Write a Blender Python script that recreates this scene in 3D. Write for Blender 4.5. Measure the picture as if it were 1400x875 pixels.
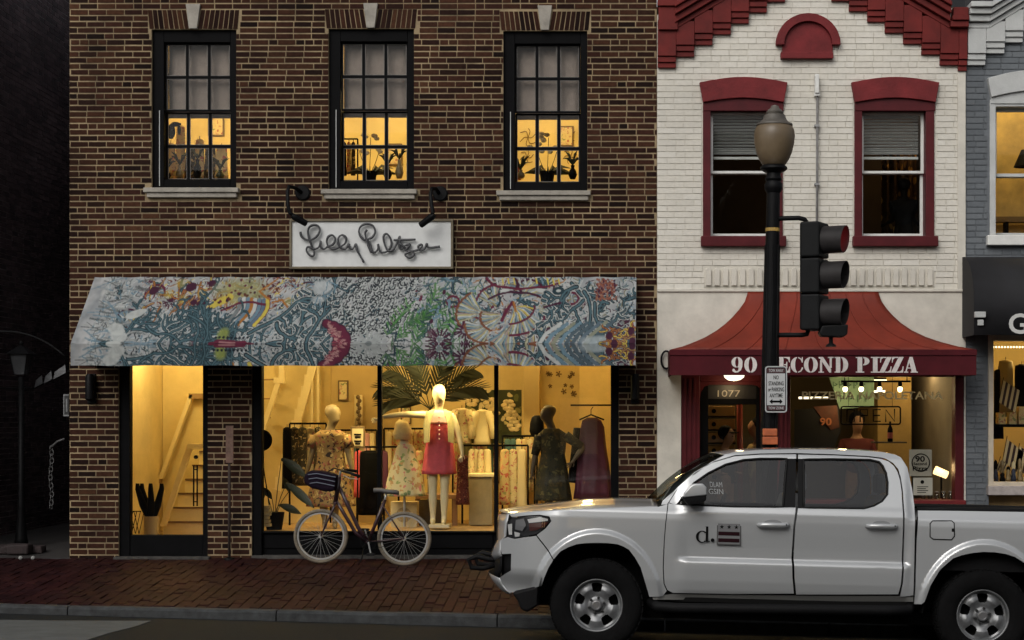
import bpy, bmesh, math, random
import numpy as np
from mathutils import Vector, Matrix, noise

# ---------------------------------------------------------------- camera, sky, exposure
for o in list(bpy.data.objects):
    bpy.data.objects.remove(o)
scene = bpy.context.scene
COL = scene.collection
random.seed(7)
rad = math.radians

# camera frame in photograph pixels (1400 x 875): focal length, vanishing point, distance to the brick facade (Y = 0)
F, VX, HY, D0, ZC = 2240.0, 840.0, 570.0, 18.5, 1.594
cam = bpy.data.cameras.new("camera")
cam.sensor_width = 36.0
cam.lens = F / 1400.0 * 36.0
cam.shift_x = -(VX - 700.0) / 1400.0
cam.shift_y = (HY - 437.5) / 1400.0
cam.clip_start = 0.1
cam.clip_end = 500.0
camo = bpy.data.objects.new("camera", cam)
camo.location = (0, -D0, ZC)
camo.rotation_euler = (rad(90), 0, 0)
COL.objects.link(camo)
scene.camera = camo

SUN_EL, SUN_AZ = 38.0, 205.0     # a veiled evening sky behind the camera
world = bpy.data.worlds.new("World")
scene.world = world
world.use_nodes = True
wn, wl = world.node_tree.nodes, world.node_tree.links
bg = wn["Background"]
sky = wn.new("ShaderNodeTexSky")
sky.sky_type = 'NISHITA'
sky.sun_disc = False
sky.sun_elevation = rad(SUN_EL)
sky.sun_rotation = rad(SUN_AZ)
sky.dust_density = 4.0
sky.air_density = 1.0
hsv = wn.new("ShaderNodeHueSaturation")
hsv.inputs['Saturation'].default_value = 0.22
wl.new(sky.outputs[0], hsv.inputs['Color'])
wl.new(hsv.outputs[0], bg.inputs['Color'])
bg.inputs['Strength'].default_value = 0.13
sun = bpy.data.lights.new("sun", 'SUN')
sun.energy = 0.7
sun.angle = rad(40)
sun.color = (1.0, 0.95, 0.88)
suno = bpy.data.objects.new("sun", sun)
az, el = rad(SUN_AZ), rad(SUN_EL)
sd = Vector((math.sin(az) * math.cos(el), math.cos(az) * math.cos(el), math.sin(el)))
suno.rotation_euler = (-sd).to_track_quat('-Z', 'Y').to_euler()
COL.objects.link(suno)
scene.view_settings.view_transform = 'Standard'
scene.view_settings.look = 'None'
scene.view_settings.gamma = 1.0
scene.view_settings.exposure = -0.08
scene.view_settings.use_curve_mapping = False
scene.render.engine = 'CYCLES'
scene.cycles.transparent_max_bounces = 24

# ---------------------------------------------------------------- pixel -> place (distance always given by the plane a thing stands on)
def PX(px, Y=0.0): return (px - VX) * (D0 + Y) / F
def PZ(py, Y=0.0): return ZC + (HY - py) * (D0 + Y) / F
def P(px, py, Y=0.0): return Vector((PX(px, Y), Y, PZ(py, Y)))
def PS(n, Y=0.0): return n * (D0 + Y) / F

# ---------------------------------------------------------------- materials
MATS = {}
def mat(name, col, rough=0.6, metal=0.0, var=0.0, scale=6.0, bump=0.0, bscale=60.0, coat=0.0, spec=0.5, col2=None, trans=0.0, stretch=None):
    if name in MATS: return MATS[name]
    m = bpy.data.materials.new(name); m.use_nodes = True
    nt = m.node_tree; b = nt.nodes["Principled BSDF"]
    b.inputs['Base Color'].default_value = (*col, 1)
    b.inputs['Roughness'].default_value = rough
    b.inputs['Metallic'].default_value = metal
    b.inputs['Specular IOR Level'].default_value = spec
    b.inputs['Coat Weight'].default_value = coat
    b.inputs['Coat Roughness'].default_value = 0.05
    tc = nt.nodes.new("ShaderNodeTexCoord")
    src = tc.outputs['Object']
    if stretch:
        mp = nt.nodes.new("ShaderNodeMapping"); mp.inputs['Scale'].default_value = stretch
        nt.links.new(src, mp.inputs['Vector']); src = mp.outputs[0]
    if var > 0 or col2:
        n = nt.nodes.new("ShaderNodeTexNoise"); n.inputs['Scale'].default_value = scale
        n.inputs['Detail'].default_value = 6; n.inputs['Roughness'].default_value = 0.65
        nt.links.new(src, n.inputs['Vector'])
        r = nt.nodes.new("ShaderNodeValToRGB")
        c2 = col2 or tuple(c * (1 + var) for c in col)
        c1 = tuple(c * (1 - var) for c in col) if not col2 else col
        r.color_ramp.elements[0].position = 0.32; r.color_ramp.elements[1].position = 0.68
        r.color_ramp.elements[0].color = (*c1, 1); r.color_ramp.elements[1].color = (*c2, 1)
        nt.links.new(n.outputs['Fac'], r.inputs['Fac'])
        nt.links.new(r.outputs[0], b.inputs['Base Color'])
        mr = nt.nodes.new("ShaderNodeMapRange"); mr.inputs['To Min'].default_value = max(0, rough - 0.1); mr.inputs['To Max'].default_value = min(1, rough + 0.1)
        nt.links.new(n.outputs['Fac'], mr.inputs['Value']); nt.links.new(mr.outputs[0], b.inputs['Roughness'])
    if bump > 0:
        n2 = nt.nodes.new("ShaderNodeTexNoise"); n2.inputs['Scale'].default_value = bscale; n2.inputs['Detail'].default_value = 4
        nt.links.new(src, n2.inputs['Vector'])
        bp = nt.nodes.new("ShaderNodeBump"); bp.inputs['Strength'].default_value = bump; bp.inputs['Distance'].default_value = 0.01
        nt.links.new(n2.outputs['Fac'], bp.inputs['Height']); nt.links.new(bp.outputs[0], b.inputs['Normal'])
    if trans > 0:
        out = nt.nodes["Material Output"]
        t = nt.nodes.new("ShaderNodeBsdfTranslucent"); t.inputs['Color'].default_value = (*col, 1)
        mx = nt.nodes.new("ShaderNodeMixShader"); mx.inputs[0].default_value = trans
        nt.links.new(b.outputs[0], mx.inputs[1]); nt.links.new(t.outputs[0], mx.inputs[2]); nt.links.new(mx.outputs[0], out.inputs[0])
    MATS[name] = m
    return m

def brick_mat(name, cols, rough=0.85, wscale=0.7, weather=0.35, grain=0.25):
    """clay brick: a colour of its own for every brick (island and object random), grain, soot in large patches"""
    m = bpy.data.materials.new(name); m.use_nodes = True
    nt = m.node_tree; b = nt.nodes["Principled BSDF"]; L = nt.links.new
    b.inputs['Roughness'].default_value = rough; b.inputs['Specular IOR Level'].default_value = 0.08
    g = nt.nodes.new("ShaderNodeNewGeometry"); oi = nt.nodes.new("ShaderNodeObjectInfo")
    ad = nt.nodes.new("ShaderNodeMath"); ad.operation = 'ADD'
    L(g.outputs['Random Per Island'], ad.inputs[0]); L(oi.outputs['Random'], ad.inputs[1])
    fr = nt.nodes.new("ShaderNodeMath"); fr.operation = 'FRACT'; L(ad.outputs[0], fr.inputs[0])
    r = nt.nodes.new("ShaderNodeValToRGB"); r.color_ramp.interpolation = 'LINEAR'
    els = r.color_ramp.elements
    while len(els) < len(cols): els.new(0.5)
    for i, c in enumerate(cols):
        els[i].position = i / (len(cols) - 1); els[i].color = (*c, 1)
    L(fr.outputs[0], r.inputs['Fac'])
    n = nt.nodes.new("ShaderNodeTexNoise"); n.inputs['Scale'].default_value = 25; n.inputs['Detail'].default_value = 5
    L(g.outputs['Position'], n.inputs['Vector'])
    n2 = nt.nodes.new("ShaderNodeTexNoise"); n2.inputs['Scale'].default_value = wscale; n2.inputs['Detail'].default_value = 5
    L(g.outputs['Position'], n2.inputs['Vector'])
    mr = nt.nodes.new("ShaderNodeMapRange"); mr.inputs['From Min'].default_value = 0.3; mr.inputs['From Max'].default_value = 0.7
    mr.inputs['To Min'].default_value = 1 - weather; mr.inputs['To Max'].default_value = 1 + weather
    L(n2.outputs['Fac'], mr.inputs['Value'])
    mr2 = nt.nodes.new("ShaderNodeMapRange"); mr2.inputs['From Min'].default_value = 0.3; mr2.inputs['From Max'].default_value = 0.7
    mr2.inputs['To Min'].default_value = 1 - grain; mr2.inputs['To Max'].default_value = 1 + grain
    L(n.outputs['Fac'], mr2.inputs['Value'])
    mu = nt.nodes.new("ShaderNodeMath"); mu.operation = 'MULTIPLY'; L(mr.outputs[0], mu.inputs[0]); L(mr2.outputs[0], mu.inputs[1])
    vm = nt.nodes.new("ShaderNodeVectorMath"); vm.operation = 'SCALE'; L(r.outputs[0], vm.inputs[0]); L(mu.outputs[0], vm.inputs['Scale'])
    L(vm.outputs[0], b.inputs['Base Color'])
    bp = nt.nodes.new("ShaderNodeBump"); bp.inputs['Strength'].default_value = 0.35; bp.inputs['Distance'].default_value = 0.006
    L(n.outputs['Fac'], bp.inputs['Height']); L(bp.outputs[0], b.inputs['Normal'])
    MATS[name] = m
    return m

def glass_mat(name, tint=(1, 1, 1), refl=0.04, rough=0.01):
    if name in MATS: return MATS[name]
    m = bpy.data.materials.new(name); m.use_nodes = True
    nt = m.node_tree; nt.nodes.remove(nt.nodes["Principled BSDF"]); out = nt.nodes["Material Output"]
    t = nt.nodes.new("ShaderNodeBsdfTransparent"); t.inputs[0].default_value = (*tint, 1)
    g = nt.nodes.new("ShaderNodeBsdfGlossy"); g.inputs['Roughness'].default_value = rough
    mx = nt.nodes.new("ShaderNodeMixShader"); mx.inputs[0].default_value = refl
    nt.links.new(t.outputs[0], mx.inputs[1]); nt.links.new(g.outputs[0], mx.inputs[2]); nt.links.new(mx.outputs[0], out.inputs[0])
    MATS[name] = m
    return m

def emit_mat(name, col, strength):
    if name in MATS: return MATS[name]
    m = bpy.data.materials.new(name); m.use_nodes = True
    b = m.node_tree.nodes["Principled BSDF"]
    b.inputs['Base Color'].default_value = (*col, 1)
    b.inputs['Emission Color'].default_value = (*col, 1); b.inputs['Emission Strength'].default_value = strength
    MATS[name] = m
    return m

def print_mat(name, rough=0.8, trans=0.0):
    """flat printed cloth or paper: the print is stored as colours on the sheet"""
    if name in MATS: return MATS[name]
    m = bpy.data.materials.new(name); m.use_nodes = True
    nt = m.node_tree; b = nt.nodes["Principled BSDF"]
    a = nt.nodes.new("ShaderNodeAttribute"); a.attribute_name = "print"
    b.inputs['Roughness'].default_value = rough; b.inputs['Specular IOR Level'].default_value = 0.2
    n = nt.nodes.new("ShaderNodeTexNoise"); n.inputs['Scale'].default_value = 180
    bp = nt.nodes.new("ShaderNodeBump"); bp.inputs['Strength'].default_value = 0.15; bp.inputs['Distance'].default_value = 0.003
    nt.links.new(n.outputs['Fac'], bp.inputs['Height']); nt.links.new(bp.outputs[0], b.inputs['Normal'])
    nt.links.new(a.outputs['Color'], b.inputs['Base Color'])
    MATS[name] = m
    return m

def floral_mat(name, cols, scale=22, base=(0.6, 0.5, 0.3)):
    """printed fabric: voronoi petals in several colours over a base"""
    if name in MATS: return MATS[name]
    m = bpy.data.materials.new(name); m.use_nodes = True
    nt = m.node_tree; b = nt.nodes["Principled BSDF"]; L = nt.links.new
    b.inputs['Roughness'].default_value = 0.8; b.inputs['Specular IOR Level'].default_value = 0.2
    tc = nt.nodes.new("ShaderNodeTexCoord")
    nz = nt.nodes.new("ShaderNodeTexNoise"); nz.inputs['Scale'].default_value = scale * 0.6; L(tc.outputs['Object'], nz.inputs['Vector'])
    mixv = nt.nodes.new("ShaderNodeMix"); mixv.data_type = 'VECTOR'; mixv.inputs[0].default_value = 0.12
    L(tc.outputs['Object'], mixv.inputs[4]); L(nz.outputs['Color'], mixv.inputs[5])
    v = nt.nodes.new("ShaderNodeTexVoronoi"); v.inputs['Scale'].default_value = scale; L(mixv.outputs[1], v.inputs['Vector'])
    r = nt.nodes.new("ShaderNodeValToRGB"); r.color_ramp.interpolation = 'CONSTANT'
    els = r.color_ramp.elements
    while len(els) < len(cols): els.new(0.5)
    for i, c in enumerate(cols):
        els[i].position = i / len(cols); els[i].color = (*c, 1)
    sp = nt.nodes.new("ShaderNodeSeparateColor"); L(v.outputs['Color'], sp.inputs[0]); L(sp.outputs[0], r.inputs['Fac'])
    r2 = nt.nodes.new("ShaderNodeValToRGB"); r2.color_ramp.elements[0].position = 0.42; r2.color_ramp.elements[1].position = 0.5
    r2.color_ramp.elements[0].color = (1, 1, 1, 1); r2.color_ramp.elements[1].color = (0, 0, 0, 1)
    L(v.outputs['Distance'], r2.inputs['Fac'])
    mx = nt.nodes.new("ShaderNodeMix"); mx.data_type = 'RGBA'; mx.inputs[6].default_value = (*base, 1)
    L(r2.outputs[0], mx.inputs[0]); L(r.outputs[0], mx.inputs[7]); L(mx.outputs[2], b.inputs['Base Color'])
    MATS[name] = m
    return m

# ---------------------------------------------------------------- mesh builder
def origin_of(o):
    v = Vector((0, 0, 0))
    while o is not None:
        v += o.location; o = o.parent
    return v

class MB:
    def __init__(s): s.v = []; s.f = []
    def add(s, vs, fs):
        n = len(s.v); s.v += [tuple(p) for p in vs]; s.f += [tuple(i + n for i in q) for q in fs]; return s
    def box(s, x0, x1, y0, y1, z0, z1):
        if x0 > x1: x0, x1 = x1, x0
        if y0 > y1: y0, y1 = y1, y0
        if z0 > z1: z0, z1 = z1, z0
        return s.add([(x0, y0, z0), (x1, y0, z0), (x1, y1, z0), (x0, y1, z0), (x0, y0, z1), (x1, y0, z1), (x1, y1, z1), (x0, y1, z1)],
                     [(0, 3, 2, 1), (4, 5, 6, 7), (0, 1, 5, 4), (1, 2, 6, 5), (2, 3, 7, 6), (3, 0, 4, 7)])
    def pbox(s, pa, pb, qa, qb, y0, y1, Yr=None):
        """box from photo pixels taken on its front plane y0"""
        Y = y0 if Yr is None else Yr
        return s.box(PX(pa, Y), PX(pb, Y), y0, y1, PZ(qb, Y), PZ(qa, Y))
    def prism(s, pts, y0, y1):
        n = len(pts)
        a = sum(pts[i][0] * pts[(i + 1) % n][1] - pts[(i + 1) % n][0] * pts[i][1] for i in range(n))
        if a < 0: pts = list(reversed(pts))
        vs = [(x, y0, z) for x, z in pts] + [(x, y1, z) for x, z in pts]
        fs = [tuple(range(n)), tuple(range(2 * n - 1, n - 1, -1))]
        fs += [(i, i + n, (i + 1) % n + n, (i + 1) % n) for i in range(n)]
        return s.add(vs, fs)
    def tube(s, path, r, n=8, closed=False):
        path = [Vector(p) for p in path]; k = len(path)
        rs = r if isinstance(r, (list, tuple)) else [r] * k
        vs = []; up = None
        for i in range(k):
            a = path[(i - 1) % k] if (closed or i > 0) else path[i]
            b = path[(i + 1) % k] if (closed or i < k - 1) else path[i]
            t = (b - a)
            t = t.normalized() if t.length > 1e-9 else Vector((0, 0, 1))
            if up is None:
                up = t.orthogonal().normalized()
            else:
                up = (up - t * up.dot(t))
                up = up.normalized() if up.length > 1e-6 else t.orthogonal().normalized()
            w = t.cross(up)
            for j in range(n):
                an = 2 * math.pi * j / n
                vs.append(path[i] + (up * math.cos(an) + w * math.sin(an)) * rs[i])
        fs = []
        for i in range(k if closed else k - 1):
            i2 = (i + 1) % k
            for j in range(n):
                j2 = (j + 1) % n
                fs.append((i * n + j, i * n + j2, i2 * n + j2, i2 * n + j))
        if not closed:
            fs.append(tuple(range(n - 1, -1, -1))); fs.append(tuple((k - 1) * n + j for j in range(n)))
        return s.add(vs, fs)
    def lathe(s, prof, c, n=24, axis='z', closed=False):
        vs = []
        for r, h in prof:
            for j in range(n):
                a = 2 * math.pi * j / n
                if axis == 'z': vs.append((c[0] + r * math.cos(a), c[1] + r * math.sin(a), c[2] + h))
                elif axis == 'y': vs.append((c[0] + r * math.cos(a), c[1] + h, c[2] + r * math.sin(a)))
                else: vs.append((c[0] + h, c[1] + r * math.cos(a), c[2] + r * math.sin(a)))
        k = len(prof); fs = []
        for i in range(k if closed else k - 1):
            i2 = (i + 1) % k
            for j in range(n):
                q = (i * n + j, i * n + (j + 1) % n, i2 * n + (j + 1) % n, i2 * n + j)
                fs.append(q if axis != 'y' else q[::-1])
        if not closed:
            fs.append(tuple(range(n - 1, -1, -1))); fs.append(tuple((k - 1) * n + j for j in range(n)))
        return s.add(vs, fs)
    def ell(s, c, r, n=14, m=9, rot=None):
        vs = []; fs = []
        for i in range(m + 1):
            th = math.pi * i / m
            for j in range(n):
                a = 2 * math.pi * j / n
                p = Vector((r[0] * math.sin(th) * math.cos(a), r[1] * math.sin(th) * math.sin(a), r[2] * math.cos(th)))
                if rot: p = rot @ p
                vs.append(Vector(c) + p)
        for i in range(m):
            for j in range(n):
                fs.append((i * n + j, (i + 1) * n + j, (i + 1) * n + (j + 1) % n, i * n + (j + 1) % n))
        return s.add(vs, fs)
    def grid(s, fn, nu, nv):
        vs = [fn(i / nu, j / nv) for j in range(nv + 1) for i in range(nu + 1)]
        fs = [(j * (nu + 1) + i, j * (nu + 1) + i + 1, (j + 1) * (nu + 1) + i + 1, (j + 1) * (nu + 1) + i) for j in range(nv) for i in range(nu)]
        return s.add(vs, fs)
    def build(s, name, m, parent=None, smooth=False, bevel=0.0, local=False, thick=0.0, sub=0):
        me = bpy.data.meshes.new(name)
        off = Vector((0, 0, 0)) if local else (origin_of(parent) if parent else Vector((0, 0, 0)))
        me.from_pydata([(x - off.x, y - off.y, z - off.z) for x, y, z in s.v], [], s.f)
        me.materials.append(m if not isinstance(m, str) else MATS[m])
        if smooth == 'auto':
            me.shade_smooth() if hasattr(me, 'shade_smooth') else None
            me.set_sharp_from_angle(angle=rad(38))
        elif smooth:
            me.polygons.foreach_set('use_smooth', [True] * len(me.polygons))
        me.update()
        o = bpy.data.objects.new(name, me); COL.objects.link(o)
        if parent: o.parent = parent
        if thick:
            md = o.modifiers.new("thickness", 'SOLIDIFY'); md.thickness = thick; md.offset = 0
        if sub:
            md = o.modifiers.new("smooth", 'SUBSURF'); md.levels = sub; md.render_levels = sub
        if bevel:
            md = o.modifiers.new("bevel", 'BEVEL'); md.width = bevel; md.segments = 2; md.limit_method = 'ANGLE'; md.angle_limit = rad(40)
        return o

def tag(o, label, cat, group=None):
    o['label'] = label; o['category'] = cat
    if group: o['group'] = group
    return o
def thing(name, label, cat, loc=(0, 0, 0), group=None):
    o = bpy.data.objects.new(name, None); o.empty_display_size = 0.1; COL.objects.link(o)
    o.location = loc
    return tag(o, label, cat, group)
def copy_tree(o, loc=None, parent=None):
    c = o.copy(); COL.objects.link(c)
    if parent: c.parent = parent
    if loc is not None: c.location = loc
    for ch in list(o.children): copy_tree(ch, None, c)
    return c
def boxpart(name, m, parent, *a, bevel=0.0):
    return MB().box(*a).build(name, m, parent, bevel=bevel)
def structure(o):
    o['kind'] = 'structure'; return o
def stuff(o):
    o['kind'] = 'stuff'; return o

def text_mesh(body, size, depth=0.002, bold=0.0):
    """lettering in Blender's own sans face, as flat solid letters in the XZ plane"""
    cu = bpy.data.curves.new("lettering", 'FONT'); cu.body = body; cu.size = size; cu.extrude = depth / 2; cu.offset = bold
    cu.align_x = 'CENTER'; cu.align_y = 'CENTER'; cu.resolution_u = 4
    ob = bpy.data.objects.new("lettering", cu)
    COL.objects.link(ob)
    dg = bpy.context.evaluated_depsgraph_get()
    me = bpy.data.meshes.new_from_object(ob.evaluated_get(dg))
    COL.objects.unlink(ob); bpy.data.objects.remove(ob)
    me.transform(Matrix.Rotation(rad(90), 4, 'X'))
    return me
def text_part(name, body, m, parent, center, width, height, bold=0.0, depth=0.002, local=False, skew=0.0):
    me = text_mesh(body, 1.0, depth, bold)
    xs = [v.co.x for v in me.vertices]; zs = [v.co.z for v in me.vertices]
    cx, cz = (min(xs) + max(xs)) / 2, (min(zs) + max(zs)) / 2
    sx, sz = width / (max(xs) - min(xs)), height / (max(zs) - min(zs))
    off = Vector((0, 0, 0)) if local else origin_of(parent)
    for v in me.vertices:
        z = (v.co.z - cz) * sz
        v.co = Vector(((v.co.x - cx) * sx + center[0] - off.x + skew * z, v.co.y + center[1] - off.y, z + center[2] - off.z))
    me.materials.clear(); me.materials.append(m)
    o = bpy.data.objects.new(name, me); COL.objects.link(o); o.parent = parent
    return o

def skin(name, chains, m, parent=None, sub=2, root=None):
    """one continuous body grown over a skeleton: chains of (point, radius or (rx, ry)); points that coincide are joined"""
    vs = []; rs = []; es = []; key = {}
    def vid(p, r):
        k = (round(p[0], 4), round(p[1], 4), round(p[2], 4))
        if k not in key:
            key[k] = len(vs); vs.append(Vector(p)); rs.append(r if isinstance(r, tuple) else (r, r))
        return key[k]
    for ch in chains:
        prev = None
        for p, r in ch:
            i = vid(p, r)
            if prev is not None and prev != i: es.append((prev, i))
            prev = i
    off = origin_of(parent) if parent else Vector((0, 0, 0))
    me = bpy.data.meshes.new(name); me.from_pydata([v - off for v in vs], es, [])
    me.materials.append(m)
    o = bpy.data.objects.new(name, me); COL.objects.link(o)
    if parent: o.parent = parent
    md = o.modifiers.new("skin", 'SKIN'); md.use_smooth_shade = True; md.branch_smoothing = 0.2
    sv = me.skin_vertices[0].data
    for i, r in enumerate(rs):
        sv[i].radius = r; sv[i].use_root = (i == 0)
    s2 = o.modifiers.new("smooth", 'SUBSURF'); s2.levels = sub; s2.render_levels = sub
    return o

# ---------------------------------------------------------------- brickwork
def brick_rects(u0, u1, v0, v1, holes, course=0.0677, L=0.2032, j=0.010, every=7, seed=1, keep=None, jh=None):
    jh = jh or j
    rnd = random.Random(seed); out = []
    n = int((v1 - v0) / course + 0.5)
    for r in range(n):
        c = v0 + r * course + jh / 2; d = c + course - jh
        head = (r % every == 3)
        u = u0 - (L / 2 if r % 2 else 0) + rnd.uniform(-0.015, 0.015)
        while u < u1:
            l = L
            if head: l = L / 2 if rnd.random() < 0.65 else L
            elif rnd.random() < 0.04: l = L / 2
            a, b = max(u + j / 2, u0 + 0.001), min(u + l - j / 2, u1 - 0.001); u += l
            if b - a < 0.02: continue
            segs = [(a, b)]
            for h0, h1, w0, w1 in holes:
                if d > w0 and c < w1:
                    ns = []
                    for p, q in segs:
                        if q <= h0 or p >= h1: ns.append((p, q))
                        else:
                            if p < h0: ns.append((p, min(q, h0)))
                            if q > h1: ns.append((max(p, h1), q))
                    segs = ns
            for p, q in segs:
                if q - p > 0.022 and (keep is None or keep((p + q) / 2, (c + d) / 2)):
                    out.append((p, q, c, d, abs(q - p - (L - j)) < 1e-4))
    return out

def brick_field(parent, rects, m, y_front=0.0, depth=0.05, n_single=300, focus=(0, 0), jit=0.002, seed=3, name='brick', bev=0.0):
    """the bricks nearest the focus become single objects sharing one mesh, the rest one joined mesh"""
    rnd = random.Random(seed)
    full = [r for r in rects if r[4]]
    full.sort(key=lambda r: ((r[0] + r[1]) / 2 - focus[0]) ** 2 + ((r[2] + r[3]) / 2 - focus[1]) ** 2)
    single = set(id(r) for r in full[:n_single])
    proto = None; off = origin_of(parent); mb = MB()
    for r in rects:
        a, b, c, d, _ = r
        yf = y_front + rnd.uniform(-jit, jit)
        if id(r) in single:
            if proto is None:
                w, h = b - a, d - c
                me = MB().box(-w / 2, w / 2, 0, depth, -h / 2, h / 2)
                proto = me.build(name, m, parent, local=True)
                if bev:
                    pass
                o = proto
            else:
                o = proto.copy(); COL.objects.link(o); o.parent = parent
            o.location = Vector(((a + b) / 2, yf, (c + d) / 2)) - off
        else:
            mb.box(a + rnd.uniform(0, .002), b - rnd.uniform(0, .002), yf, y_front + depth, c + rnd.uniform(0, .0015), d - rnd.uniform(0, .0015))
    o = mb.build(name + '_courses', m, parent); stuff(o)
    return o

def wall_holes(mb, u0, u1, v0, v1, holes, y0, y1):
    """solid wall slab with rectangular openings"""
    us = sorted(set([u0, u1] + [h[i] for h in holes for i in (0, 1) if u0 < h[i] < u1]))
    vs = sorted(set([v0, v1] + [h[i] for h in holes for i in (2, 3) if v0 < h[i] < v1]))
    for i in range(len(us) - 1):
        run = None
        for k in range(len(vs) - 1):
            cu, cv = (us[i] + us[i + 1]) / 2, (vs[k] + vs[k + 1]) / 2
            inside = any(h[0] < cu < h[1] and h[2] < cv < h[3] for h in holes)
            if not inside:
                run = (vs[k], vs[k + 1]) if run is None else (run[0], vs[k + 1])
            if (inside or k == len(vs) - 2) and run:
                mb.box(us[i], us[i + 1], y0, y1, run[0], run[1]); run = None
    return mb
# ---------------------------------------------------------------- colours of the place
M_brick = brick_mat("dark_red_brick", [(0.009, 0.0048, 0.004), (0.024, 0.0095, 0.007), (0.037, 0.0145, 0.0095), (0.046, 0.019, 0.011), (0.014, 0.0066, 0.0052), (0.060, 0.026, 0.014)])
M_mortar = mat("lime_mortar", (0.26, 0.195, 0.112), 0.95, var=0.5, scale=2.2, bump=0.4, bscale=90)
M_alleybrick = brick_mat("alley_brick", [(0.05, 0.04, 0.044), (0.08, 0.058, 0.062), (0.11, 0.08, 0.084)])  # alley brick and mortar tones raised so the courses show
M_alleymortar = mat("alley_mortar", (0.45, 0.42, 0.42), 0.95, var=0.3, scale=4)
M_cream = brick_mat("cream_painted_brick", [(0.60, 0.575, 0.51), (0.64, 0.61, 0.54), (0.66, 0.635, 0.57), (0.62, 0.59, 0.52)], 0.7, 0.9, 0.09, 0.06)
M_creamflat = mat("cream_paint", (0.58, 0.55, 0.48), 0.7, var=0.14, scale=3, bump=0.25, bscale=30)
M_greybrick = brick_mat("grey_painted_brick", [(0.118, 0.130, 0.142), (0.135, 0.148, 0.16), (0.145, 0.158, 0.17)], 0.7, 0.9, 0.15, 0.08)
M_greyflat = mat("grey_paint", (0.12, 0.132, 0.145), 0.7, var=0.15, scale=4, bump=0.2)
M_red = mat("oxblood_paint", (0.125, 0.014, 0.012), 0.6, var=0.3, scale=3.5, bump=0.2, bscale=40, spec=0.2)
M_redtrim = mat("oxblood_wood_paint", (0.075, 0.008, 0.011), 0.5, var=0.25, scale=4, bump=0.1, spec=0.2)
M_redlintel = mat("faded_oxblood_paint", (0.15, 0.018, 0.020), 0.6, spec=0.2, var=0.28, scale=4, bump=0.3, bscale=40)
M_whitepaint = mat("white_paint", (0.66, 0.66, 0.63), 0.5, var=0.1, scale=7)
M_palegrey = mat("pale_grey_paint", (0.46, 0.47, 0.46), 0.6, var=0.13, scale=4, bump=0.2)
M_black = mat("black_paint", (0.0035, 0.0035, 0.004), 0.6, var=0.3, scale=5, spec=0.06)
M_iron = mat("black_iron", (0.004, 0.004, 0.0045), 0.5, metal=0.0, var=0.3, scale=9, bump=0.12, bscale=120, spec=0.12)
M_stone = mat("grey_limestone", (0.30, 0.275, 0.235), 0.8, var=0.25, scale=7, bump=0.35, bscale=50)
M_darkstone = mat("sooty_stone", (0.045, 0.042, 0.038), 0.85, var=0.6, scale=12, bump=0.3)
M_kerb = mat("granite_kerb", (0.030, 0.032, 0.033), 0.85, var=0.6, scale=9, bump=0.5, bscale=60)
M_road = mat("wet_dark_asphalt", (0.009, 0.0105, 0.0112), 0.75, var=0.4, scale=3.0, bump=0.7, bscale=160, spec=0.2)
M_patch = mat("pale_road_surface", (0.075, 0.08, 0.078), 0.85, var=0.3, scale=4, bump=0.5, bscale=120)
M_paver = brick_mat("sidewalk_paver_clay", [(0.013, 0.004, 0.0046), (0.020, 0.0057, 0.006), (0.026, 0.008, 0.008), (0.0155, 0.0053, 0.0066)], 0.6, 0.8, 0.4)
M_sand = mat("sidewalk_joint_sand", (0.007, 0.0055, 0.0055), 0.95, var=0.3, scale=8)
M_slate = mat("dark_slate_roof", (0.015, 0.015, 0.017), 0.7, var=0.3)
M_plaster = mat("warm_cream_plaster", (0.64, 0.51, 0.24), 0.85, var=0.16, scale=1.3)
M_plaster2 = mat("ochre_plaster", (0.50, 0.36, 0.15), 0.85, var=0.10, scale=1.6)
M_woodfloor = mat("honey_oak_floor", (0.42, 0.27, 0.11), 0.5, var=0.25, scale=5, stretch=(1, 8, 1))
M_stairwhite = mat("ivory_stair_paint", (0.74, 0.62, 0.34), 0.6, var=0.06)
M_shade = mat("grey_roller_shade", (0.25, 0.205, 0.185), 0.9, var=0.12, scale=9, trans=0.10)
M_glass = glass_mat("shop_glass", (0.97, 0.97, 0.95), 0.010)
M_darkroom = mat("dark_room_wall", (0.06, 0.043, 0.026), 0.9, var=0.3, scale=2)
M_steel = mat("galvanised_steel", (0.30, 0.30, 0.30), 0.45, metal=0.8, var=0.2, scale=8)
M_chrome = mat("bright_chrome", (0.75, 0.75, 0.76), 0.15, metal=1.0)

# ---------------------------------------------------------------- road, kerb, sidewalk
KY = -2.85
def kerbz(X): return -0.188 - 0.0200 * (X + 5.869)
def road_z(X, Y):
    yy = max(Y, -8.0)
    return -0.343 - 0.0275 * (max(min(X, 14), -14) + 0.159) + 0.04 * (-4.94 - yy)
def walk_z(X, Y):
    if Y >= 0: return 0.0
    return kerbz(max(min(X, 12), -12)) * (-Y / -KY) if False else kerbz(max(min(X, 12), -12)) * (Y / KY)

xs = [-120, -60, -30, -14] + [-13 + i * 0.5 for i in range(53)] + [14, 30, 60, 120]
ys = [-120, -60, -30, -16, -10, -8, -7, -6, -5, -4.5, -4, -3.5, -3.2, -2.95]
mb = MB()
mb.add([(x, y, road_z(x, y)) for y in ys for x in xs],
       [(j * len(xs) + i, j * len(xs) + i + 1, (j + 1) * len(xs) + i + 1, (j + 1) * len(xs) + i) for j in range(len(ys) - 1) for i in range(len(xs) - 1)])
structure(mb.build('road', M_road, smooth=True))
mb = MB().box(-120, 120, -2.9, 140, -1.6, -1.2)
structure(mb.build('ground', M_sand))
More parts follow.
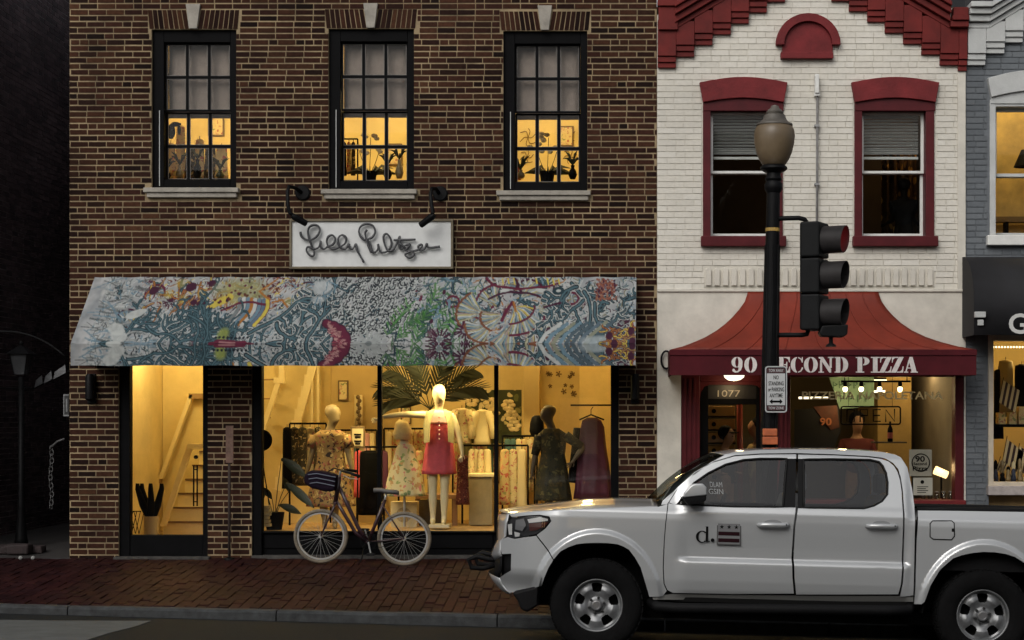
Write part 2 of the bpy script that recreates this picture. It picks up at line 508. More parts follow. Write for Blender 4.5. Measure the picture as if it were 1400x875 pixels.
# pale wedge-shaped patch laid on the road at the left of the frame
def road_at(px, py):
    for k in range(30):
        pass
    # walk down the pixel's ray to the road sheet
    lo, hi = -8.0, -2.86
    for _ in range(50):
        mid = (lo + hi) / 2
        if PZ(py, mid) - road_z(PX(px, mid), mid) > 0: lo = mid
        else: hi = mid
    return Vector((PX(px, lo), lo, road_z(PX(px, lo), lo)))
pts = [road_at(px, py) for px, py in ((-200, 846.5), (-60, 847.5), (60, 849), (160, 849.5), (207, 849.5), (186, 857), (150, 866), (118, 876), (60, 892), (-200, 950))]
mb = MB(); mb.add([p + Vector((0, 0, 0.006)) for p in pts], [tuple(range(len(pts)))[::-1]])
mb.add([p + Vector((0, 0, -0.02)) for p in pts], [])
mb.f += [(i, (i + 1) % len(pts), (i + 1) % len(pts) + len(pts), i + len(pts)) for i in range(len(pts))]
structure(mb.build('pale_road_patch', M_patch))

# kerb: granite stones set end to end
kerb = bpy.data.objects.new('kerb', None); COL.objects.link(kerb); structure(kerb)
rk = random.Random(5)
x = -13.0
while x < 13:
    l = rk.uniform(1.5, 2.1); a, b = x + 0.006, x + l - 0.006
    mb = MB(); y0, y1 = KY - 0.14 + rk.uniform(-.006, .006), KY
    n = 8; vs = []
    for i in range(n + 1):
        X = a + (b - a) * i / n; zt = kerbz(X) + rk.uniform(-.004, .004); zb = road_z(X, y0) - 0.1
        dy = rk.uniform(-.006, .006)
        vs += [(X, y0 + dy - .012, zb), (X, y0 + dy, zt - 0.022), (X, y0 + dy + 0.02, zt), (X, y1, zt), (X, y1, zb)]
    fs = []
    for i in range(n):
        for k in range(4):
            fs.append((i * 5 + k, (i + 1) * 5 + k, (i + 1) * 5 + k + 1, i * 5 + k + 1))
    fs += [(4, 3, 2, 1, 0), tuple(n * 5 + k for k in range(5))]
    mb.add(vs, fs).build('kerb_stone', M_kerb, kerb)
    x += l

# sidewalk: clay pavers laid in running bond square to the kerb
walk = bpy.data.objects.new('sidewalk', None); COL.objects.link(walk); structure(walk)
mb = MB()
nx = 60; ny = 6
vs = [(-13 + 26 * i / nx, KY + (0.0 - KY) * j / ny, walk_z(-13 + 26 * i / nx, KY + (0 - KY) * j / ny) - 0.012) for j in range(ny + 1) for i in range(nx + 1)]
fs = [(j * (nx + 1) + i, j * (nx + 1) + i + 1, (j + 1) * (nx + 1) + i + 1, (j + 1) * (nx + 1) + i) for j in range(ny) for i in range(nx)]
mb.add(vs, fs).build('sand_bed', M_sand, walk, smooth=True)
rp = random.Random(11)
plist = []
W, Lp = 0.102, 0.204
i = 0; X = -9.0
while X < 6.5:
    y = KY + 0.004 - (Lp / 2 if i % 2 else 0)
    while y < -0.01:
        a, b = max(y, KY + 0.004) + 0.004, min(y + Lp, -0.004) - 0.004
        if b - a > 0.03: plist.append((X + 0.004, X + W - 0.004, a, b, abs(b - a - (Lp - 0.008)) < 1e-4))
        y += Lp
    X += W; i += 1
full = [p for p in plist if p[4] and -4.6 < p[0] < -1.5]
full.sort(key=lambda p: p[2] + 0.06 * abs(p[0] + 2.6))
sing = set(id(p) for p in full[:300]); proto = None; mb = MB()
def paver_frame(p):
    xc, yc = (p[0] + p[1]) / 2, (p[2] + p[3]) / 2
    sx = (walk_z(xc + .1, yc) - walk_z(xc - .1, yc)) / .2; sy = (walk_z(xc, yc + .05) - walk_z(xc, yc - .05)) / .1
    return xc, yc, sx, sy
for p in plist:
    xc, yc, sx, sy = paver_frame(p)
    dz = rp.uniform(-.006, .005) + .006 * noise.noise(Vector((xc * 1.3, yc * 1.3, 4))); tx = rp.uniform(-.035, .035); ty = rp.uniform(-.035, .035)
    if id(p) in sing:
        if proto is None:
            w, l = p[1] - p[0], p[3] - p[2]
            proto = MB().box(-w / 2, w / 2, -l / 2, l / 2, -0.03, 0.0).build('paver', M_paver, walk, local=True); o = proto
        else:
            o = proto.copy(); COL.objects.link(o); o.parent = walk
        o.location = (xc, yc, walk_z(xc, yc) + dz)
        o.rotation_euler = (math.atan(sy) + tx, -math.atan(sx) + ty, rp.uniform(-.012, .012))
    else:
        vs = []
        for zz in (-0.03, 0.0):
            for (xx, yy) in ((p[0], p[2]), (p[1], p[2]), (p[1], p[3]), (p[0], p[3])):
                vs.append((xx, yy, walk_z(xx, yy) + dz + zz + (xx - xc) * ty + (yy - yc) * tx))
        mb.add(vs, [(0, 3, 2, 1), (4, 5, 6, 7), (0, 1, 5, 4), (1, 2, 6, 5), (2, 3, 7, 6), (3, 0, 4, 7)])
stuff(mb.build('paver_field', M_paver, walk))

# ---------------------------------------------------------------- brick shop building
XA0, XA1 = PX(95), PX(898)
TOPZ = 7.4
shopb = thing('brick_shop_building', 'dark red brick shop building with three black sash windows upstairs', 'building', ((XA0 + XA1) / 2, 0, 0))
winA = [(207, 323, 40, 257), (449, 566, 39, 259), (688, 803, 42, 261)]
holesA = []
for a, b, c, d in winA:
    holesA.append((PX(a), PX(b), PZ(d), PZ(c)))
door_h = (PX(162), PX(284), -0.3, PZ(488)); shop_h = (PX(344), PX(846), -0.3, PZ(488))
brickholes = holesA + [door_h, shop_h]
for a, b, c, d in winA:
    brickholes.append((PX(a - 5), PX(b + 5), PZ(c), PZ(c - 27)))      # flat arch of fanned bricks
    brickholes.append((PX(a - 9), PX(b + 5), PZ(d + 14), PZ(d)))      # sill
mb = wall_holes(MB(), XA0, XA1, -0.3, TOPZ, holesA + [door_h, shop_h], 0.005, 0.30)
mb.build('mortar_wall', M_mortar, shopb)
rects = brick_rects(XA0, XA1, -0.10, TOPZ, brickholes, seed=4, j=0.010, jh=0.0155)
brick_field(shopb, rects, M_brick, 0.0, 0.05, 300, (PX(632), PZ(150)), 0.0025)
# side walls, back, roof
sb = MB(); sb.box(XA0, XA0 + 0.28, 0.30, 9, -0.3, TOPZ); sb.build('side_wall', M_alleybrick, shopb)
MB().box(XA0, XA1, 9, 9.3, -0.3, TOPZ).build('rear_wall', M_alleybrick, shopb)
MB().box(XA0 - 0.02, XA1, -0.05, 9.3, TOPZ, TOPZ + 0.15).build('roof', M_slate, shopb)

def sash_window(parent, a, b, c, d):
    """black six over six sash window; pixels of its brick opening"""
    wnd = MB()
    x0, x1, z0, z1 = PX(a), PX(b), PZ(d), PZ(c)
    fw = PS(15.5)
    # box frame
    wnd.box(x0, x0 + fw, 0.05, 0.26, z0, z1).box(x1 - PS(9.5), x1, 0.05, 0.26, z0, z1)
    wnd.box(x0 + fw, x1 - PS(9.5), 0.05, 0.26, z1 - PS(16.5), z1).box(x0 + fw, x1 - PS(9.5), 0.05, 0.26, z0, z0 + PS(12.5))
    w = wnd.build('window', M_black, parent, bevel=0.006)
    gx0, gx1 = x0 + fw + 0.002, x1 - PS(9.5) - 0.002
    gz1, gz0 = z1 - PS(16.5), z0 + PS(12.5)
    mid = z1 - PS(110)
    bar = 0.034; cols = 3
    for k, (za, zb, yy) in enumerate(((mid, gz1, 0.10), (gz0, mid, 0.15))):
        s = MB(); cw = (gx1 - gx0) / cols; zm = (za + zb) / 2
        rail = 0.020
        s.box(gx0, gx1, yy, yy + 0.04, za, za + rail).box(gx0, gx1, yy, yy + 0.04, zb - rail, zb)
        for i in range(cols + 1):
            xx = gx0 + cw * i
            s.box(max(xx - bar / 2, gx0), min(xx + bar / 2, gx1), yy + 0.002, yy + 0.038, za + rail, zb - rail)
        for i in range(cols):
            s.box(max(gx0 + cw * i + bar / 2, gx0), gx0 + cw * (i + 1) - bar / 2, yy + 0.002, yy + 0.038, zm - bar / 2, zm + bar / 2)
        s.build('sash', M_black, w)
        for i in range(cols):
            for (p, q) in ((za + rail, zm - bar / 2), (zm + bar / 2, zb - rail)):
                MB().box(gx0 + cw * i + bar / 2, gx0 + cw * (i + 1) - bar / 2, yy + 0.016, yy + 0.020, p, q).build('pane', M_glass, w)
                e = MB(); X0, X1 = gx0 + cw * i + bar / 2, gx0 + cw * (i + 1) - bar / 2
                t = 0.006
                e.box(X0, X0 + t, yy + 0.004, yy + 0.015, p, q).box(X1 - t, X1, yy + 0.004, yy + 0.015, p, q).box(X0 + t, X1 - t, yy + 0.004, yy + 0.015, q - t, q)
                e.box(X0 + t, X1 - t, yy + 0.004, yy + 0.015, p, p + t)
                e.build('edge_highlight', mat('pane_edge_highlight', (0.16, 0.15, 0.14), 0.8, var=0.3), w)  # pale strips round each pane, an edge highlight put into colour
    # roller shade behind the upper sash
    def sh(u, v):
        return (gx0 + 0.01 + (gx1 - gx0 - 0.02) * u, 0.215 + 0.006 * math.sin(v * 9), mid - 0.06 + (gz1 - mid + 0.06) * v)
    MB().grid(sh, 8, 14).build('roller_shade', M_shade, w, smooth=True, thick=0.003)
    # sash cord channel
    MB().box(x0 + 0.075, x0 + 0.083, 0.042, 0.05, z0 + 0.03, mid).build('sash_cord_strip', M_palegrey, w)
    # stone sill
    s = MB(); s.box(x0 - PS(9), x1 + PS(4.5), -0.075, 0.06, z0 - PS(7), z0 - 0.004); s.box(x0 - PS(5), x1 + PS(1.5), -0.05, 0.06, z0 - PS(13.5), z0 - PS(7) - 0.002)
    s.build('sill', M_stone, w, bevel=0.008)
    # flat arch: fanned bricks either side of a stone keystone
    zt, zb = z1 + PS(27) - 0.006, z1 + 0.006
    zk = z1 + PS(34)
    xc = (x0 + x1) / 2 - PS(0.5)
    kt, kb = PS(10), PS(5.5)
    MB().prism([(xc - kt, zk), (xc + kt, zk), (xc + kb, zb - 0.004), (xc - kb, zb - 0.004)], -0.03, 0.05).build('keystone', M_stone, w, bevel=0.006)
    n = 8
    for sgn in (-1, 1):
        half = (x1 - x0) / 2 + PS(5)
        for i in range(n):
            b0 = kb + (half - PS(2.5) - kb) * i / n; b1 = kb + (half - PS(2.5) - kb) * (i + 1) / n
            t0 = kt + (half - kt) * i / n; t1 = kt + (half - kt) * (i + 1) / n
            g = 0.005
            MB().prism([(xc + sgn * (b0 + g), zb), (xc + sgn * (b1 - g), zb), (xc + sgn * (t1 - g), zt), (xc + sgn * (t0 + g), zt)], random.uniform(-.002, .002), 0.05).build('lintel_brick', M_brick, w)
    return w
for a, b, c, d in winA: sash_window(shopb, a, b, c, d)

# shopfront: glazed door and three large panes in a black frame
dz_t = PZ(486)
fr = MB()
gx0, gx1 = PX(176), PX(276); gz = PZ(732)
fr.box(PX(162), gx0, 0.04, 0.16, 0.0, dz_t).box(gx1, PX(284), 0.04, 0.16, 0.0, dz_t).box(gx0, gx1, 0.05, 0.15, 0.02, gz)
fr.box(gx0, gx1, 0.05, 0.15, dz_t - 0.08, dz_t)
dr = fr.build('shop_door', M_black, shopb, bevel=0.006)
MB().box(gx0, gx1, 0.095, 0.103, gz, dz_t - 0.08).build('pane', M_glass, dr)
h = MB()
for hx in (264.8, 269.6):
    h.tube([P(hx, 636, 0.02), P(hx, 692, 0.02)], 0.009)
for hz in (642, 686):
    h.tube([P(264.8, hz, 0.02), P(269.6, hz, 0.02)], 0.006).tube([P(269.6, hz, 0.02), P(269.6, hz, 0.09)], 0.006)
h.build('pull_handle', M_black, dr, smooth=True)
MB().lathe([(0.022, 0), (0.022, 0.03), (0.012, 0.035)], P(267.5, 625, 0.05), 12, 'y').build('lock', M_black, dr, smooth=True)
MB().box(PX(158), PX(288), -0.09, 0.16, -0.02, 0.018).build('threshold', M_darkstone, shopb, bevel=0.005)
fr = MB()
bz = PZ(727)
fr.box(PX(344), PX(357), 0.03, 0.16, 0.02, dz_t).box(PX(835), PX(846), 0.03, 0.16, 0.02, dz_t)
fr.box(PX(357), PX(835), 0.04, 0.16, bz - 0.02, bz)
fr.box(PX(357), PX(835), 0.04, 0.16, dz_t - 0.08, dz_t)
sf = fr.build('shop_window_frame', M_black, shopb, bevel=0.006)
for a, b in ((515, 520.5), (675, 680.5)):
    MB().box(PX(a), PX(b), 0.045, 0.155, bz, dz_t - 0.08).build('mullion', M_black, sf, bevel=0.004)
for a, b in ((357, 515), (520.5, 675), (680.5, 835)):
    MB().box(PX(a), PX(b), 0.095, 0.103, bz, dz_t - 0.08).build('pane', M_glass, sf)
    MB().box(PX(a) + 0.012, PX(b) - 0.012, 0.075, 0.16, 0.10, bz - 0.035).build('base_panel', M_black, sf, bevel=0.01)
MB().box(PX(357), PX(835), 0.09, 0.16, 0.02, bz - 0.021).build('base_board', M_black, sf)
MB().box(PX(345), PX(846), -0.05, 0.09, -0.02, 0.03).build('base_step', M_darkstone, sf, bevel=0.006)

# rooms behind the shopfront
FL = 0.12; CE = 2.95
room = MB(); room.box(XA0 + 0.28, XA1 - 0.02, 0.31, 8.9, FL - 0.1, FL); room.build('shop_floor', M_woodfloor, shopb)
MB().box(PX(345), PX(846), 0.165, 1.75, FL, 0.285).build('display_platform', M_woodfloor, shopb)
MB().box(XA0 + 0.29, XA1 - 0.02, 0.31, 8.9, CE, CE + 0.3).build('shop_ceiling', M_plaster, shopb)
MB().box(XA0 + 0.28, XA1 - 0.02, 4.9, 5.0, FL, CE - 0.005).build('shop_rear_wall', M_plaster, shopb)
MB().box(XA0 + 0.281, XA0 + 0.33, 0.31, 4.9, FL, CE - 0.005).build('shop_side_wall', M_plaster, shopb)
MB().box(XA1 - 0.25, XA1 - 0.2, 0.31, 4.9, FL, CE - 0.005).build('shop_side_wall', M_plaster, shopb)
MB().box(XA0 + 0.335, PX(452, 2.6), 2.6, 2.7, FL, CE - 0.006).build('stair_hall_wall', M_plaster, shopb)
MB().box(PX(452, 2.4), PX(545, 2.4), 2.4, 2.55, FL, CE - 0.006).build('projecting_wall', M_plaster2, shopb)
MB().box(PX(716, 2.0), PX(737, 2.0), 2.0, 4.89, FL, CE - 0.006).build('projecting_wall', M_plaster2, shopb)
# upper room
MB().box(XA0 + 0.28, XA1 - 0.02, 0.31, 8.9, 3.28, 3.40).build('upper_floor', M_woodfloor, shopb)
MB().box(XA0 + 0.28, XA1 - 0.02, 2.9, 3.0, 3.40, 6.55).build('upper_rear_wall', M_plaster, shopb)
MB().box(XA0 + 0.28, XA1 - 0.02, 0.31, 8.9, 6.55, 6.65).build('upper_ceiling', M_plaster, shopb)
MB().box(XA0 + 0.281, XA0 + 0.33, 0.31, 2.9, 3.401, 6.549).build('upper_side_wall', M_plaster, shopb)
MB().box(XA1 - 0.1, XA1 - 0.05, 0.31, 2.9, 3.401, 6.549).build('upper_side_wall', M_plaster, shopb)

# ---------------------------------------------------------------- alley at the left
XL = -7.85
al = thing('alley_building', 'brick side wall of the building across the dark alley', 'building', (XL, 2, 0))
rect = brick_rects(-0.6, 9.2, -0.1, 8.4, [], seed=9)
rect = [(a, b, c, d) for a, b, c, d, _ in rect]
mb = MB(); ra = random.Random(2)
for a, b, c, d in rect:
    mb.box(XL - 0.05, XL + ra.uniform(-.002, .003), a, b, c, d)
stuff(mb.build('brick_courses', M_alleybrick, al))
MB().box(XL - 0.6, XL - 0.006, -0.6, 9.2, -0.3, 8.4).build('mortar_wall', M_alleymortar, al)
MB().box(XL - 0.9, XL - 0.6, -0.55, 9.1, -0.3, 8.3).build('inner_wall', M_alleybrick, al)
ab = thing('alley_end_wall', 'black brick wall closing the far end of the alley', 'wall', (-7, 9.2, 0))
MB().box(XL, XA0, 9.2, 9.5, -0.3, 8.4).build('wall', M_alleybrick, ab)
MB().box(XL, XA0, 9.1, 9.2, 2.2, 2.4).build('coping', M_alleymortar, ab)
mb = MB(); rr = random.Random(3)
n1, n2 = 10, 30
def agr(u, v):
    X = XL - 0.3 + (XA0 - XL + 0.6) * u; Y = -0.02 + 9.3 * v
    return (X, Y, 0.0 + 0.012 * noise.noise(Vector((X * 3, Y * 3, 1))) + min(Y, 1.5) * 0.05)
structure(mb.grid(agr, n1, n2).build('alley_ground', mat('alley_dirt', (0.02, 0.017, 0.016), 0.9, var=0.4, scale=6, bump=0.6), smooth=True))

# ---------------------------------------------------------------- unseen houses across the street, added for reflections in glass and paint
M_opp = mat('opposite_brown_brick', (0.11, 0.075, 0.055), 0.9, var=0.3, scale=1.5)
M_oppwin = glass_mat('opposite_window_glass', (0.05, 0.05, 0.06), 0.2)
M_opplit = emit_mat('added_lit_window', (1.0, 0.72, 0.36), 0.9)  # glowing panes put in for bright spots in reflections
ro = random.Random(31)
for k, (xa, xb, h, lab) in enumerate(((-26, -8.5, 7.8, 'left'), (-8.4, 6.5, 8.8, 'middle'), (6.6, 26, 8.2, 'right'))):
    ob_ = thing('added_brick_house', 'unseen brown brick house added across the street for reflections, %s one' % lab, 'building', ((xa + xb) / 2, -25, 0), 'houses added across the street')
    hl_ = []
    n = int((xb - xa) / 2.9)
    for fl in range(3):
        for i in range(n):
            cx = xa + (xb - xa) * (i + .5) / n; z0 = 0.6 + fl * 2.45; hl_.append((cx - .5, cx + .5, z0, z0 + 1.5))
    wall_holes(MB(), xa, xb, -0.4, h, hl_, -25.4, -25.0).build('wall', M_opp, ob_)
    MB().box(xa, xb, -30, -25.4, -.4, h - .1).build('body', M_opp, ob_)
    MB().box(xa - .05, xb + .05, -25.4, -24.75, h, h + .35).build('cornice', M_stone, ob_)
    for a, b, c, d in hl_:
        MB().box(a, b, -25.2, -25.15, c, d).build('window', M_opplit if ro.random() < .22 else M_oppwin, ob_)
        MB().box(a - .1, b + .1, -25.0, -24.9, c - .12, c).build('sill', M_stone, ob_)
# ---------------------------------------------------------------- painted canvas awning
AW, AH = 775, 121          # one canvas unit is one photo pixel
SS = 2
cw_, ch_ = AW * SS, AH * SS
rng = np.random.default_rng(4)
yy_, xx_ = np.mgrid[0:ch_, 0:cw_].astype(np.float32) / SS
def smooth_noise(nx, ny, seed):
    g = np.random.default_rng(seed).random((ny + 2, nx + 2)).astype(np.float32)
    X = xx_ / AW * nx; Y = yy_ / AH * ny
    i, j = X.astype(int), Y.astype(int); a, b = X - i, Y - j
    a = a * a * (3 - 2 * a); b = b * b * (3 - 2 * b)
    return (g[j, i] * (1 - a) + g[j, i + 1] * a) * (1 - b) + (g[j + 1, i] * (1 - a) + g[j + 1, i + 1] * a) * b
nz1 = smooth_noise(40, 7, 1) * 0.6 + smooth_noise(110, 18, 2) * 0.4
cv = np.empty((ch_, cw_, 3), np.float32)
for k, (lo, hi) in enumerate(((0.20, 0.44), (0.22, 0.44), (0.235, 0.43))):
    cv[:, :, k] = lo + (hi - lo) * nz1
def sregion(x0, x1, y0, y1):
    return slice(max(0, int(y0 * SS)), min(ch_, int(y1 * SS) + 1)), slice(max(0, int(x0 * SS)), min(cw_, int(x1 * SS) + 1))
def paint(mask, sl, col):
    a = np.clip(mask, 0, 1)[:, :, None]
    cv[sl] = cv[sl] * (1 - a) + np.array(col, np.float32) * a
def stroke(pts, w, col, w2=None, al=1.0):
    n = len(pts) - 1
    if w2 is None: w2 = w
    for i in range(n):
        (xa, ya), (xb, yb) = pts[i], pts[i + 1]
        ww = w + (w2 - w) * (i + 0.5) / n
        m = ww + 2
        sl = sregion(min(xa, xb) - m, max(xa, xb) + m, min(ya, yb) - m, max(ya, yb) + m)
        X, Y = xx_[sl], yy_[sl]
        if X.size == 0: continue
        dx, dy = xb - xa, yb - ya; L2 = dx * dx + dy * dy + 1e-9
        t = np.clip(((X - xa) * dx + (Y - ya) * dy) / L2, 0, 1)
        d = np.hypot(X - xa - t * dx, Y - ya - t * dy)
        paint(al * np.clip((ww / 2 - d) * 1.6 + 0.5, 0, 1), sl, col)
def blob(cx, cy, rx, ry, col, ang=0.0, al=1.0, soft=1.5):
    m = max(rx, ry) + 2
    sl = sregion(cx - m, cx + m, cy - m, cy + m); X, Y = xx_[sl] - cx, yy_[sl] - cy
    if X.size == 0: return
    c, s = math.cos(ang), math.sin(ang)
    d = np.hypot((X * c + Y * s) / rx, (-X * s + Y * c) / ry)
    paint(al * np.clip((1 - d) * min(rx, ry) * soft, 0, 1), sl, col)
TEAL, DTEAL, INK, PURP, MAG = (0.065, 0.12, 0.14), (0.018, 0.040, 0.050), (0.010, 0.015, 0.022), (0.05, 0.012, 0.030), (0.105, 0.015, 0.036)
ORG, YEL, LIME, GRN, WHT = (0.32, 0.13, 0.03), (0.50, 0.40, 0.07), (0.24, 0.28, 0.06), (0.04, 0.13, 0.03), (0.44, 0.46, 0.44)
PINK, BLUE, GREY = (0.32, 0.16, 0.16), (0.13, 0.21, 0.26), (0.16, 0.18, 0.18)
ra = random.Random(21)
def wiggle(x, y, ang, L, n=7, amp=0.5):
    pts = [(x, y)]
    for _ in range(n):
        ang += ra.uniform(-amp, amp); x += math.cos(ang) * L / n; y += math.sin(ang) * L / n; pts.append((x, y))
    return pts, ang
def coral(x, y, ang, L, w, depth, fill=TEAL, line=DTEAL, halo=True):
    segs = []
    def rec(x, y, ang, L, w, d):
        pts, a2 = wiggle(x, y, ang, L, 6, 0.55)
        segs.append((pts, w, w * 0.72))
        if d > 0:
            for k in range(ra.choice((2, 2, 3))):
                i = ra.randint(2, 6)
                rec(*pts[i], ang + ra.choice((-1, 1)) * ra.uniform(0.4, 1.05), L * ra.uniform(0.45, 0.75), w * 0.72, d - 1)
    rec(x, y, ang, L, w, depth)
    if halo:
        for p, a, b in segs: stroke(p, a + 4.2, WHT, b + 3.6, 0.75)
    for p, a, b in segs: stroke(p, a + 2.2, line, b + 1.8)
    for p, a, b in segs: stroke(p, a * 0.8, fill, b * 0.8)
def starburst(x, y, r, n, col, r0=0.3, w=2.0):
    for k in range(n):
        a = 2 * math.pi * k / n + ra.uniform(-.12, .12)
        rr = r * ra.uniform(0.8, 1.1)
        stroke([(x + math.cos(a) * r * r0, y + math.sin(a) * r * r0 * .9), (x + math.cos(a) * rr, y + math.sin(a) * rr * .9)], w * 0.6, col, w * 1.3)
    blob(x, y, r * 0.22, r * 0.2, GREY)
def shell(x, y, r, a0, a1, cols, edge):
    n = int(abs(a1 - a0) * r / 3.4)
    for k in range(n):
        a = a0 + (a1 - a0) * (k + 0.5) / n; c = cols[k % len(cols)]
        b = a + ra.uniform(-.05, .05) + .16
        stroke([(x + math.cos(a) * r * 0.12, y + math.sin(a) * r * 0.1), (x + math.cos(a + .04) * r * 0.5, y + math.sin(a + .04) * r * .42), (x + math.cos(b) * r, y + math.sin(b) * r * .82)], 1.3, c, 3.6)
        stroke([(x + math.cos(a) * r * 0.2, y + math.sin(a) * r * .17), (x + math.cos(a + .1) * r * .55, y + math.sin(a + .1) * r * .46), (x + math.cos(b + .05) * r * .98, y + math.sin(b + .05) * r * .8)], .5, ra.choice((DTEAL, PURP, (.10, .09, .05))), 1.2)
        if k % 2: stroke([(x, y), (x + math.cos(b) * r * .55, y + math.sin(b) * r * .47), (x + math.cos(b) * r * .97, y + math.sin(b) * r * .8)], 0.8, BLUE, 1.6)
    pts = [(x + math.cos(a0 + (a1 - a0) * t / 14) * r * (1.02 + .04 * (t % 2)), y + math.sin(a0 + (a1 - a0) * t / 14) * r * .84) for t in range(15)]
    stroke(pts, 2.6, edge, 3.2)
# fine ground of small weed and coral marks all over the cloth
def region_cols(x, y):
    if x < 70: return (GREY, BLUE, (.10, .11, .11), (.30, .32, .32))
    if x < 300 and y < 42: return (ORG, PURP, MAG, YEL, (.16, .07, .03), GREY)
    if x < 340: return (TEAL, DTEAL, DTEAL, BLUE, INK, GREY)
    if x < 470: return (INK, DTEAL, (.10, .09, .10), GREY)
    if x < 550: return (GRN, (.07, .16, .07), DTEAL, TEAL, GREY, BLUE)
    if x < 665: return (PURP, MAG, BLUE, (.30, .22, .10), ORG, DTEAL)
    return (TEAL, DTEAL, INK, BLUE, PURP, (.18, .17, .11))
for k in range(2600):
    x, y = ra.uniform(20, 772), ra.uniform(0, 94)
    p, _ = wiggle(x, y, ra.uniform(0, 6.28), ra.uniform(5, 14), 5, .75)
    w = ra.uniform(1.0, 2.3)
    stroke([(a + .9, b + 1.0) for a, b in p], w + .5, WHT, w * .8, .55)
    stroke(p, w, ra.choice(region_cols(x, y)), w * .5, .95)
for k in range(500):
    x, y = ra.uniform(30, 772), ra.uniform(0, 94)
    blob(x, y, ra.uniform(1.2, 3.2), ra.uniform(1, 2.2), ra.choice(region_cols(x, y) + (WHT,)), ra.uniform(0, 3), .9)
for k in range(60):
    coral(ra.uniform(30, 770), ra.uniform(20, 94), ra.uniform(-2.6, -.5), ra.uniform(12, 24), ra.uniform(1.4, 2.4), 2, TEAL, ra.choice((DTEAL, INK)), ra.random() < .4)
for k in range(20):
    shell(ra.uniform(60, 760), ra.uniform(8, 88), ra.uniform(8, 15), ra.uniform(0, 6), ra.uniform(6.5, 9), [WHT, BLUE, (.30, .25, .14), GREY], ra.choice((PURP, MAG, DTEAL)))
for k in range(18): starburst(ra.uniform(60, 765), ra.uniform(8, 88), ra.uniform(6, 11), 13, ra.choice((PURP, DTEAL, (.12, .06, .08))), .3, 1.5)
for k in range(26):
    blob(ra.uniform(20, 770), ra.uniform(4, 90), ra.uniform(5, 10), ra.uniform(3, 6), (.50, .50, .47), ra.uniform(0, 3), .55, .4)
# grey washes at the left end, pale shells
for k in range(70):
    x, y = ra.uniform(0, 80), ra.uniform(2, 92)
    p, _ = wiggle(x, y, ra.uniform(-.2, .5), ra.uniform(20, 45), 5, .2); stroke(p, ra.uniform(1, 3), ra.choice((GREY, BLUE, (0.09, 0.10, 0.10), (0.3, .31, .3))), None, 0.7)
# ochre weed with purple pods
for k in range(40):
    x, y = ra.uniform(80, 220), ra.uniform(0, 44)
    if y > 30 and x > 150: continue
    p, _ = wiggle(x, y, ra.uniform(0.4, 2.7), ra.uniform(10, 26), 5, .5)
    stroke(p, 3.4, ra.choice((PURP, MAG, (0.10, .05, .03))), 2.0); stroke(p, 1.7, ra.choice((ORG, ORG, YEL, (.36, .22, .08))), 1.0)
for x, y, r in ((90, 17, 7), (142, 14, 8), (142, 28, 4), (163, 37, 7), (170, 8, 6), (152, 35, 5), (118, 30, 4)): blob(x, y, r, r * .85, PURP)
for x, y in ((113, 22), (125, 8), (135, 30), (200, 15), (210, 30), (285, 32), (160, 22)): blob(x, y, 9, 8, YEL, 0, 0.35, 0.25)
# yellow-green patch with spots
blob(215, 18, 48, 22, (.30, .29, .12), 0, .7, .1)
stroke([(180, 38), (190, 32), (200, 26)], 9, YEL, 10); blob(198, 30, 3, 3, PURP); blob(187, 34, 2.4, 2, PURP)
for k in range(60):
    x, y = ra.uniform(180, 300), ra.uniform(2, 42)
    blob(x, y, ra.uniform(1.6, 3.2), ra.uniform(1.3, 2.4), ra.choice((PURP, MAG, (0.10, .03, .02))), ra.uniform(0, 3))
# fan stripes
for k, (dx, c) in enumerate(((0, GREY), (6, WHT), (12, BLUE), (17, ORG), (22, WHT), (28, BLUE), (34, (.1, .15, .2)), (40, YEL))):
    p = [(205 + dx + 12 * math.sin(t / 6 * 2.2), 62 - 34 * t / 6 + dx * .05) for t in range(7)]
    stroke(p, 5.5, c, 5.5); stroke([(a + 3, b) for a, b in p], 1.1, MAG, 1.1)
stroke([(193, 44), (215, 34), (235, 32), (252, 36)], 3, MAG, 3)
stroke([(258, 30), (240, 18), (262, 2)], 2.5, ORG); stroke([(262, 34), (275, 30), (285, 40)], 2.5, ORG)
# teal coral, long branching
for x, y, a, L in ((60, 92, -.6, 55), (78, 70, .1, 60), (120, 92, -.9, 48), (150, 92, -1.2, 44), (95, 66, .2, 70), (170, 92, -1.5, 46), (150, 52, .3, 60), (190, 48, 1.2, 34), (182, 90, -1.7, 40), (215, 92, -1.4, 22), (40, 92, -.9, 26)):
    coral(x, y, a, L, 2.6, 3, TEAL, DTEAL, ra.random() < .4)
for x, y in ((55, 70), (62, 80)): blob(x, y, 13, 9, WHT, .3, .85, .6)
blob(58, 90, 11, 4, WHT); blob(75, 48, 15, 6, WHT, -.35, .9)
blob(205, 78, 10, 12, LIME, 0, .8, .2)
# seed pod
stroke([(190, 91), (204, 91), (224, 91), (250, 92)], 5, MAG, 4); stroke([(200, 91), (222, 91), (236, 91)], 12, MAG, 9); stroke([(203, 89), (224, 89)], 2, PINK)
for k in range(9): blob(196 + k * 5.5, 82, 2.2, 2.2, INK)
# bold branching coral
for x, y, a, L in ((268, 92, -.25, 62), (300, 90, -1.0, 60), (240, 76, -.28, 84), (322, 92, -1.25, 56), (312, 70, 2.4, 40), (275, 62, .9, 26)):
    coral(x, y, a, L, 4.4, 3, TEAL, INK, True)
blob(328, 14, 16, 11, (.42, .45, .45), 0, .9, .3); blob(326, 30, 12, 6, (.4, .43, .43), 0, .8, .3)
for k in range(14): stroke(wiggle(ra.uniform(270, 350), ra.uniform(2, 40), ra.uniform(0, 6), 12, 5, .6)[0], 1.4, BLUE)
